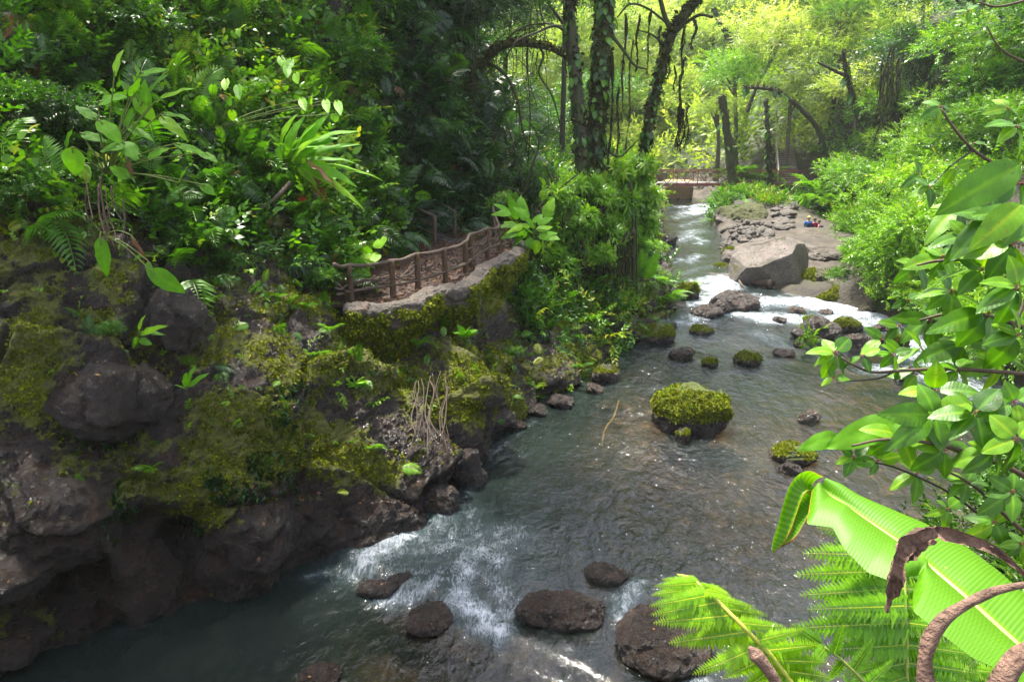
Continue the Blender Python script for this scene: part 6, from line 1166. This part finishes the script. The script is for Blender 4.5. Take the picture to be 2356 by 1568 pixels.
t = shrub('foreground shrub mass of large veined leaves at the right edge', (2480, 700, 4.0), [([(2480, 760, 4), (2380, 640, 4), (2320, 560, 3.9), (2280, 480, 3.9), (2300, 420, 3.9)], .022, .008), ([(2480, 720, 4), (2360, 640, 4), (2240, 600, 4), (2160, 600, 4.1), (2110, 610, 4.1)], .018, .006), ([(2460, 800, 4), (2320, 740, 4), (2200, 720, 4.1), (2100, 740, 4.2)], .018, .006), ([(2380, 640, 4), (2330, 760, 3.9), (2300, 840, 3.9)], .012, .006), ([(2280, 480, 3.9), (2220, 530, 4), (2170, 570, 4)], .010, .005)],
      [(2345, 420, 3.8, 4, 120, None, 110), (2290, 500, 3.8, 5, 115, None, 200), (2220, 545, 4.0, 5, 100, None, 190), (2335, 560, 3.7, 6, 125, None, 200), (2170, 590, 4.2, 5, 85, None, 180), (2260, 620, 3.9, 6, 110, None, 200), (2110, 610, 4.3, 4, 70, None, 180), (2340, 660, 3.6, 6, 120, None, 190), (2190, 670, 4.1, 5, 90, None, 200), (2090, 690, 4.4, 4, 65, None, 190), (2275, 720, 3.8, 6, 105, None, 210), (2140, 735, 4.2, 5, 80, None, 200), (2345, 770, 3.6, 6, 110, None, 200), (2220, 790, 4.0, 5, 95, None, 220), (2070, 750, 4.4, 4, 65, None, 180), (2360, 500, 3.5, 4, 120, None, 170), (2300, 830, 3.9, 5, 95, None, 230), (2200, 480, 4.3, 4, 80, None, 170)])
place(t, at_d(2350, 378, 3.2), at_d(2165, 478, 3.3), 85/FP*3.2, FL, .52, (.1, -1, .9), jit=.05)
place(t, at_d(2352, 470, 3.3), at_d(2250, 560, 3.3), 70/FP*3.2, FL, .52, (.1, -1, .9), jit=.05)
shrub('low reaching branch with quilted leaves hanging over the boulder bar', (2480, 860, 3.8), [([(2480, 870, 3.8), (2300, 855, 3.8), (2180, 848, 3.8), (2080, 852, 3.8), (2010, 856, 3.8), (1965, 840, 3.8), (1935, 822, 3.8)], .014, .005), ([(2060, 853, 3.8), (2020, 870, 3.8), (1950, 876, 3.8), (1925, 868, 3.8)], .006, .003), ([(2180, 848, 3.8), (2150, 880, 3.8), (2140, 910, 3.8)], .006, .004)],
      [(1922, 812, 3.8, 6, 72, None, 180), (1985, 818, 3.8, 3, 66, None, 60), (2055, 815, 3.8, 5, 66, None, 200), (1918, 868, 3.8, 3, 42, None, 250), (2110, 860, 3.8, 4, 74, None, 230), (2150, 900, 3.7, 4, 105, None, 235), (2205, 850, 3.8, 4, 80, None, 180), (2030, 780, 3.9, 3, 60, None, 140), (2120, 800, 3.9, 3, 70, None, 170)])
shrub('lower tier of broad foreground leaves above the banana leaf', (2480, 1120, 3.5), [([(2480, 1180, 3.6), (2350, 1090, 3.5), (2250, 1050, 3.5), (2150, 1020, 3.5), (2040, 1010, 3.5), (1960, 1025, 3.5)], .016, .006), ([(2480, 1330, 3.7), (2330, 1200, 3.7), (2230, 1110, 3.7), (2120, 1060, 3.7)], .014, .005), ([(2480, 960, 3.5), (2350, 960, 3.5), (2240, 970, 3.5), (2160, 960, 3.5)], .012, .005), ([(2250, 1180, 3.8), (2180, 1130, 3.8), (2060, 1075, 3.8), (1985, 1060, 3.8)], .008, .004)],
      [(2150, 955, 3.5, 5, 115, None, 200), (2245, 950, 3.4, 5, 110, None, 190), (2335, 925, 3.4, 6, 110, None, 190), (2065, 1000, 3.6, 4, 105, None, 180), (2175, 1035, 3.5, 5, 115, None, 210), (2290, 1040, 3.4, 6, 105, None, 210), (2110, 1090, 3.8, 4, 85, None, 200), (2225, 1110, 3.7, 5, 80, None, 220), (2330, 1130, 3.6, 6, 90, None, 210), (1965, 1050, 3.8, 5, 58, None, 180), (2020, 1060, 3.8, 4, 62, None, 230), (2340, 1010, 3.3, 5, 115, None, 170), (2290, 1200, 3.9, 5, 75, None, 200), (2350, 1250, 3.8, 5, 75, None, 190), (2180, 1170, 4.0, 4, 60, None, 200)])
t = thing('lobed_leaf_plant', tuple(at_d(2100, 1000, 3.7)), 'wide pale lobed leaf pointing left above the flat mossy stone', 'plant')
place(t, at_d(2080, 965, 3.6), at_d(1895, 1022, 3.7), 70/FP*3.6, PAD, .36, (.0, -.9, 1), jit=.02); place(t, at_d(1930, 1000, 3.8), at_d(1838, 1030, 3.8), 40/FP*3.8, PAD, .36, (.0, -.9, 1), jit=.02); place(t, at_d(2110, 960, 3.6), at_d(2240, 985, 3.6), 60/FP*3.6, PAD, .36, (.0, -.9, 1), jit=.02)
# --- banana leaf
M_banana = None
def bananamat():
    t = NT('banana_leaf'); c = t.attr('tint'); e = t.attr('edge'); n = t.noise(30, 4, t.pos())
    col = t.ramp(c, [(0, (.035, .12, .004)), (.45, (.08, .24, .003)), (.8, (.15, .34, .005)), (1, (.34, .42, .04))])
    col = t.mix(t.ramp(t.noise(90, 2, t.pos()), [(.70, 0), (.76, .6)]), col, (.35, .42, .05))
    f = t.math('ADD', e, t.math('MULTIPLY', t.math('SUBTRACT', n, .5), 1.0)); col = t.mix(t.ramp(f, [(.68, 0), (.78, 1)]), col, (.42, .30, .02)); col = t.mix(t.ramp(f, [(.86, 0), (.95, 1)]), col, (.10, .04, .015))
    p = t.n('BsdfPrincipled', {'Base Color': col, 'Roughness': .5, 'Specular IOR Level': .4}); tr = t.n('BsdfTranslucent', {'Color': t.mix(1, col, (1.3, 1.35, .4), 'MULTIPLY')})
    return t.surf(t.mixs(.42, p.outputs[0], tr.outputs[0]))
M_banana = bananamat()
n = 260; tt_ = np.linspace(0, 1, n)
def curve(tab): tab = np.array(tab, float); return np.stack([np.interp(tt_, tab[:, 0], tab[:, k]) for k in (1, 2, 3)], 1)
def sm(a, k=9):
    p = np.pad(a, ((k, k), (0, 0)), 'edge'); w = np.hanning(2*k+1); w /= w.sum(); return np.stack([np.convolve(p[:, j], w, 'valid') for j in range(a.shape[1])], 1)
mid = sm(curve([(0, 1886, 1122, 2.0), (.18, 1960, 1170, 1.92), (.38, 2061, 1239, 1.82), (.52, 2140, 1302, 1.75), (.66, 2217, 1368, 1.67), (.84, 2338, 1480, 1.58), (1, 2450, 1585, 1.5)]), 12)
upe = sm(curve([(0, 1895, 1104, 2.02), (.10, 1928, 1112, 2.02), (.18, 1972, 1140, 2.0), (.3, 2045, 1168, 1.97), (.42, 2132, 1204, 1.93), (.6, 2240, 1268, 1.86), (.72, 2300, 1314, 1.8), (.8, 2350, 1358, 1.74), (1, 2470, 1470, 1.62)]), 8)
loe = sm(curve([(0, 1868, 1126, 1.95), (.07, 1855, 1205, 1.84), (.15, 1915, 1212, 1.80), (.24, 1942, 1262, 1.74), (.36, 1996, 1316, 1.68), (.45, 2055, 1338, 1.63), (.495, 2118, 1318, 1.68), (.515, 2100, 1360, 1.62), (.55, 2100, 1405, 1.54), (.66, 2172, 1462, 1.48), (.78, 2237, 1512, 1.44), (.88, 2300, 1540, 1.42), (1, 2400, 1640, 1.38)]), 4)
def P_(a): return np.array([at_d(*q) for q in a])
Mi, Up, Lo = P_(mid), P_(upe), P_(loe); m = 9; rows = []; tin = []; edg = []
for s in np.linspace(-1, 1, 2*m+1):
    E = Up if s > 0 else Lo; q = abs(s); X_ = Mi*(1-q)+E*q; bul = .035*math.sin(math.pi*q)*(1 if s < 0 else .8)
    cor = .0011*np.sin(2*np.pi*(tt_*72-q*2.8))*(q**.3)*(1-.2*q); X_ = X_+np.array([0, -.35, .95])*(bul+cor)[:, None] if not np.isscalar(cor) else X_
    if q == 0: X_ = X_+np.array([0, -.2, .5])*-.004
    rows.append(X_); tin.append(np.clip((.55+.14*np.sin(2*np.pi*(tt_*72-q*2.8)))*(1-.0*q)+(.45 if q < .06 else 0), 0, 1)); edg.append(np.full(n, max(0, (q-.90)*5.0))*(.8 if s > 0 else 1)+.35*(tt_ < .08)*q)
BV = np.stack(rows, 1); ban = thing('banana_leaf', tuple(Mi[-1]), 'huge glossy ribbed banana leaf slanting across the lower right corner', 'leaf')
mk('blade', BV.reshape(-1, 3)-Mi[-1], grid_faces(n, 2*m+1), M_banana, ban, attrs={'tint': np.stack(tin, 1).ravel(), 'edge': np.stack(edg, 1).ravel()})
V, F = tube(Mi[::4]+np.array([0, -.004, -.004]), np.linspace(.003, .012, len(Mi[::4])), 8); mk('midrib', V-Mi[-1], F, simple('midrib', (.40, .46, .10), .4), ban)
zb = lambda x, y: (1438+x/2.566-0, 978+y/2.566)
def ribbon(pts, halfw, curl, D, name, par, mat, n=60, m=5, wob=.0, et=0.0, seed=0, tin0=.6):
    c = catmull(np.array([at_d(*(zb(*p[:2])), p[2]) for p in pts]), n); s = np.linspace(0, 1, n); hw = np.interp(s, np.linspace(0, 1, len(halfw)), halfw)/2.566/FP*D
    T, N, B = frames(c); side = norm(np.cross(T, np.array([0, -1.0, .3]))); nor = np.cross(side, T); R_ = []
    for q in np.linspace(-1, 1, 2*m+1): R_.append(c+side*(hw*np.sin(q*curl)/max(math.sin(min(curl, 1.57)), .2))[:, None]+nor*(hw*(1-np.cos(q*curl)))[:, None]+(wob*fbm(np.stack([s*9, s*0+q*1.3, s*0+seed], 1), 1, 3, seed))[:, None]*nor)
    V = np.stack(R_, 1).reshape(-1, 3); ed = (np.abs(np.linspace(-1, 1, 2*m+1))[None]**3)*et+(s[:, None]**3)*et*.6; return mk(name, V-np.array(par.location), grid_faces(n, 2*m+1), mat, par, attrs={'tint': np.clip(tin0+.25*np.sin(s*120)[:, None]*np.ones(2*m+1), 0, 1).ravel(), 'edge': (ed*np.ones((n, 1))).ravel()})
ribbon([(1110, 345, 2.0), (1050, 320, 1.98), (1000, 370, 1.96), (960, 480, 1.95), (930, 590, 1.94), (895, 680, 1.94), (870, 745, 1.94)], [70, 62, 50, 46, 44, 34, 8], 1.35, 1.95, 'folded_tip', ban, M_banana, et=.95)
ribbon([(1110, 400, 1.99), (1040, 480, 1.99), (1010, 560, 1.98), (960, 640, 1.97), (910, 700, 1.97)], [40, 52, 42, 44, 20], 1.0, 1.97, 'folded_tip', ban, M_banana, et=1.0, tin0=.5)
ribbon([(1120, 370, 2.0), (1060, 400, 2.02), (1010, 430, 2.02)], [50, 60, 20], .9, 2.0, 'underside_fold', ban, M_banana, et=.0, tin0=.0)
rootdown(ban, Mi[-1], .014, M_twiggreen, 'petiole', .25, -.35)
# --- ferns
pin = []
for s in range(3):
    r = np.random.default_rng(s); P = []; N_ = 26
    for k, q in enumerate(np.linspace(.02, .985, N_)):
        L = .205*(1-q**1.6)**.75*(1+.06*r.normal())+.012
        for sd in (-1, 1):
            lf = leaf1(.34, .05, .12)[0].copy(); lf[2:4, 0] = .30; V = rot(lf*L, sd*R(74-16*q)+r.normal(0, .04), R(-6+r.normal(0, 4)), R(sd*10)); P.append((V+np.array([q, 0, -.10*q*q]), leaf1()[1], .5+.25*r.random()))
            V2 = rot(leaf0(.5, .05)[0]*L*.36, sd*R(52-16*q), 0, 0); P.append((V2+np.array([q, 0, -.10*q*q]), leaf0()[1], .4))
    ts = np.linspace(0, 1, 8); pts = np.stack([ts, 0*ts, -.10*ts**2+.003], 1); w = .0065*(1.2-ts)[:, None]; V = np.concatenate([pts+w*[0, 1, 0], pts-w*[0, 1, 0]]); P.append((V, np.array([(k, k+1, 8+k) for k in range(7)]+[(k+1, 9+k, 8+k) for k in range(7)]), 1.6)); V, F, t_ = join(P)
    pin.append(mk('pinna', V, F, None, link=False, attrs={'tint': t_}))
M_fernf = leafmat('fern_front', [(0, (.05, .14, .006)), (.4, (.14, .32, .003)), (.75, (.24, .44, .005)), (1, (.55, .58, .02))], trans=.45, rough=.4, hue=.15, bsc=150)
M_fernb = leafmat('fern_back', [(0, (.03, .10, .008)), (.4, (.10, .26, .006)), (.8, (.19, .40, .010)), (1, (.40, .48, .03))], trans=.42, rough=.35, hue=.15, bsc=150)
pinF = [p.copy() for p in pin]; pinB = [p.copy() for p in pin]
for p in pinF: p.materials.append(M_fernf)
for p in pinB: p.materials.append(M_fernb)
def bigfrond(label, rachis, D, items, meshes, Wr=1.0, rcol=(.36, .38, .05), up=(0, -.9, .8)):
    C = catmull(np.array([at_d(*zb(x, y), D+d) for x, y, d in rachis]), 40); t = thing('fern_frond', tuple(C[0]), label, 'fern', 'foreground fern fronds'); V, F = tube(C, np.linspace(.0065, .0025, 40), 7); mk('rachis', V-C[0], F, simple('rachis', rcol, .5), t); rootdown(t, C[0], .007, M_twiggreen, 'stipe', .2, -.3)
    for (bx, by), (tx, ty) in items:
        b = at_d(*zb(bx, by), D); i = np.argmin(np.linalg.norm(C-b, axis=1)); b = C[i]; tip = at_d(*zb(tx, ty), D+.05*rng.normal()); L = np.linalg.norm(tip-b); place(t, b, tip, L*Wr, meshes, 1.0, up, 'pinna', jit=.05)
    return t
bigfrond('bright yellow green fern frond with arched tip at the bottom of the picture', [(1010, 1560, 0), (870, 1370, -.02), (700, 1190, -.03), (560, 1050, 0), (470, 965, .03), (390, 900, .06), (310, 880, .1)], 1.55,
         [((330, 885), (215, 905)), ((380, 900), (180, 950)), ((430, 930), (150, 1000)), ((500, 985), (150, 1065)), ((560, 1050), (150, 1120)), ((620, 1120), (160, 1165)), ((700, 1190), (240, 1290)), ((760, 1250), (410, 1475)), ((820, 1310), (560, 1510)), ((880, 1370), (650, 1600)), ((940, 1450), (800, 1640)),
          ((400, 900), (520, 950)), ((440, 930), (600, 985)), ((480, 970), (655, 1025)), ((540, 1030), (770, 1070)), ((600, 1090), (860, 1120)), ((660, 1150), (960, 1190)), ((730, 1220), (1060, 1205)), ((800, 1290), (1190, 1290)), ((870, 1365), (1240, 1400)), ((930, 1430), (1260, 1490)), ((990, 1520), (1270, 1570))], pinF, .92)
bigfrond('darker upright fern frond half hidden under the banana leaf', [(1670, 1600, 0), (1665, 1300, 0), (1658, 1100, 0), (1652, 900, .03), (1640, 700, .08), (1600, 600, .12)], 2.15,
         [((1600, 620), (1180, 600)), ((1640, 740), (1100, 740)), ((1650, 850), (1020, 875)), ((1652, 960), (1060, 995)), ((1655, 1060), (1120, 1085)), ((1657, 1170), (1000, 1195)), ((1660, 1290), (1150, 1330)), ((1665, 1400), (1250, 1490)), ((1667, 1500), (1350, 1600)), ((1655, 1060), (2000, 1110)), ((1657, 1170), (2100, 1220)), ((1660, 1290), (2150, 1360)), ((1665, 1400), (2150, 1470)), ((1667, 1500), (2150, 1570)), ((1652, 960), (1950, 1000))], pinB, .95, (.25, .30, .05))
bigfrond('fern frond filling the gap between the two others at the bottom', [(1500, 1640, 0), (1400, 1500, 0), (1300, 1400, .02), (1180, 1310, .05), (1050, 1260, .1)], 2.05,
         [((1050, 1260), (940, 1200)), ((1120, 1285), (1000, 1180)), ((1180, 1310), (1100, 1420)), ((1240, 1350), (1300, 1180)), ((1300, 1400), (1180, 1540)), ((1350, 1450), (1480, 1260)), ((1400, 1500), (1250, 1640)), ((1430, 1540), (1600, 1380))], pinB, .95, (.25, .30, .05))
bigfrond('shaded fern frond in the bottom right corner', [(1900, 1700, 0), (1980, 1500, 0), (2050, 1400, 0), (2150, 1330, .05)], 2.3, [((1980, 1500), (2250, 1560)), ((2020, 1440), (2330, 1470)), ((1960, 1540), (1750, 1420)), ((2000, 1460), (1800, 1330)), ((2080, 1380), (1900, 1240)), ((1940, 1600), (2200, 1650))], pinB, .95, (.25, .30, .05))
# --- dry curled leaves
M_dry = simple('dried_leaf', (.20, .12, .085), .75, .3, .75, 22, .9, .02)
t = thing('dry_leaf', tuple(at_d(*zb(2356, 880), 1.3)), 'brown dried leaf hooked over the banana leaf with a hanging curled tip', 'leaf', 'dry curled leaves')
ribbon([(2420, 930, 1.28), (2300, 830, 1.28), (2180, 740, 1.3), (2050, 680, 1.32), (1900, 635, 1.34), (1790, 605, 1.36)], [14, 16, 26, 34, 44, 16], 1.5, 1.3, 'blade', t, M_dry, wob=.012, seed=3)
ribbon([(1830, 615, 1.35), (1720, 640, 1.35), (1630, 700, 1.35), (1590, 790, 1.35), (1570, 900, 1.35), (1548, 1010, 1.36), (1540, 1100, 1.36)], [30, 50, 48, 44, 40, 24, 6], 1.7, 1.35, 'blade', t, M_dry, wob=.02, seed=5)
ribbon([(1790, 640, 1.37), (1720, 700, 1.37), (1670, 760, 1.37), (1650, 800, 1.37)], [40, 46, 40, 14], 1.2, 1.36, 'blade', t, M_dry, wob=.015, seed=8)
def dcurl(label, pts, hw, D):
    C = catmull(np.array([at_d(*zb(x, y), D) for x, y in pts]), 50); t = thing('dry_leaf', tuple(C[0]), label, 'leaf', 'dry curled leaves'); r = np.interp(np.linspace(0, 1, 50), np.linspace(0, 1, len(hw)), hw)/2.566/FP*D
    V, F = tube(C, r, 14, .45, 5, True, 14); mk('blade', V-C[0], F, M_dry, t); e_ = C[0] if pts[0][0] > 2300 else C[-1]; rootdown(t, e_, .012, M_dry, 'stalk', .15, -.25)
dcurl('thick brown dried leaf stalk bending down at the right edge', [(2440, 935), (2300, 950), (2150, 990), (1990, 1070), (1870, 1160), (1800, 1270), (1770, 1390), (1780, 1540), (1800, 1640)], [24, 26, 34, 40, 44, 50, 44, 60, 60], .95)
dcurl('dry brown leaf tip poking up at the bottom of the picture', [(735, 1305), (770, 1350), (820, 1410), (870, 1480), (920, 1580)], [10, 40, 34, 30, 30], .95)
dcurl('dark dry leaf filling the bottom right corner', [(2440, 1290), (2340, 1360), (2260, 1450), (2200, 1600)], [40, 60, 60, 60], .9)
# ================================================================ AIR
V, F = box((10, 75, 24), (230, 200, 60)); hz = bpy.data.materials.new('air'); hz.use_nodes = True; nt = hz.node_tree; nt.nodes.clear(); oo = nt.nodes.new('ShaderNodeOutputMaterial'); pv = nt.nodes.new('ShaderNodeVolumePrincipled')
pv.inputs['Color'].default_value = (.93, .97, 1, 1); pv.inputs['Density'].default_value = .0003; pv.inputs['Anisotropy'].default_value = .3; nt.links.new(pv.outputs[0], oo.inputs['Volume'])
stuff(mk('haze', V, F, hz, smooth=False))
# ================================================================ SMALL LAST THINGS
under(90, FRO, (.3, 1.0), (.4, .7), L_(-250, 1100), M_dead, 'dead_fronds', 'brown dead fronds and leaves hanging among the upper left undergrowth', up=-.8, tintb=.45, gap=-.3)
t = thing('dead_stalks', tuple(at_y(250, 500, 13.6)), 'brown dead stalks hanging from the paddle leaved plant over the bare rock', 'stalks')
for k in range(12):
    px = 190+random.random()*130; py = 400+random.random()*60; yd = 13.6-.1*random.random(); L = random.uniform(60, 150); C = catmull(np.array([at_y(px, py, yd), at_y(px+random.uniform(-8, 14), py+L*.5, yd-.15), at_y(px+random.uniform(-10, 34), py+L, yd-.35)]), 14); V, F = tube(C, random.choice([.008, .012, .02]), 6, .3, k, True, 8); mk('stalk', V-np.array(t.location), F, random.choice([M_twig, M_dry]), t)
t = thing('sunken_twig', tuple(at_w(1400, 970)), 'curved tan twig lying just under the water left of the mossy boulder', 'twig'); C = catmull(np.array([at_w(1424, 918), at_w(1412, 955), at_w(1392, 985), at_w(1384, 1025)])-np.array([0, 0, .05]), 24); V, F = tube(C, .03, 6, .3, 3, True, 5); mk('stem', V-np.array(t.location), F, simple('tan_twig', (.40, .26, .08), .6), t)
for o, V, F, m, (w, h), rz, ms in ROCKS:        # a few fallen leaves on the larger stones
    if w < .7 or ms > .7: continue
    n = int(3+4*w); p, nn, f = tri_sample(V, F, n, lambda F_, c: (c[:, 2] > .15*V[:, 2].max()).astype(float)+1e-9)
    v, f, t_ = scatter([leaf1(.5, .15, .1), leaf1(.6, -.1, .2)], p+nn*.012, basis(norm(rng.normal(0, 1, p.shape)), nn), rng.uniform(.05, .11, n), rng.random(n)); stuff(mk('fallen_leaves', v, f, M_dead, parent=o, attrs={'tint': t_}))
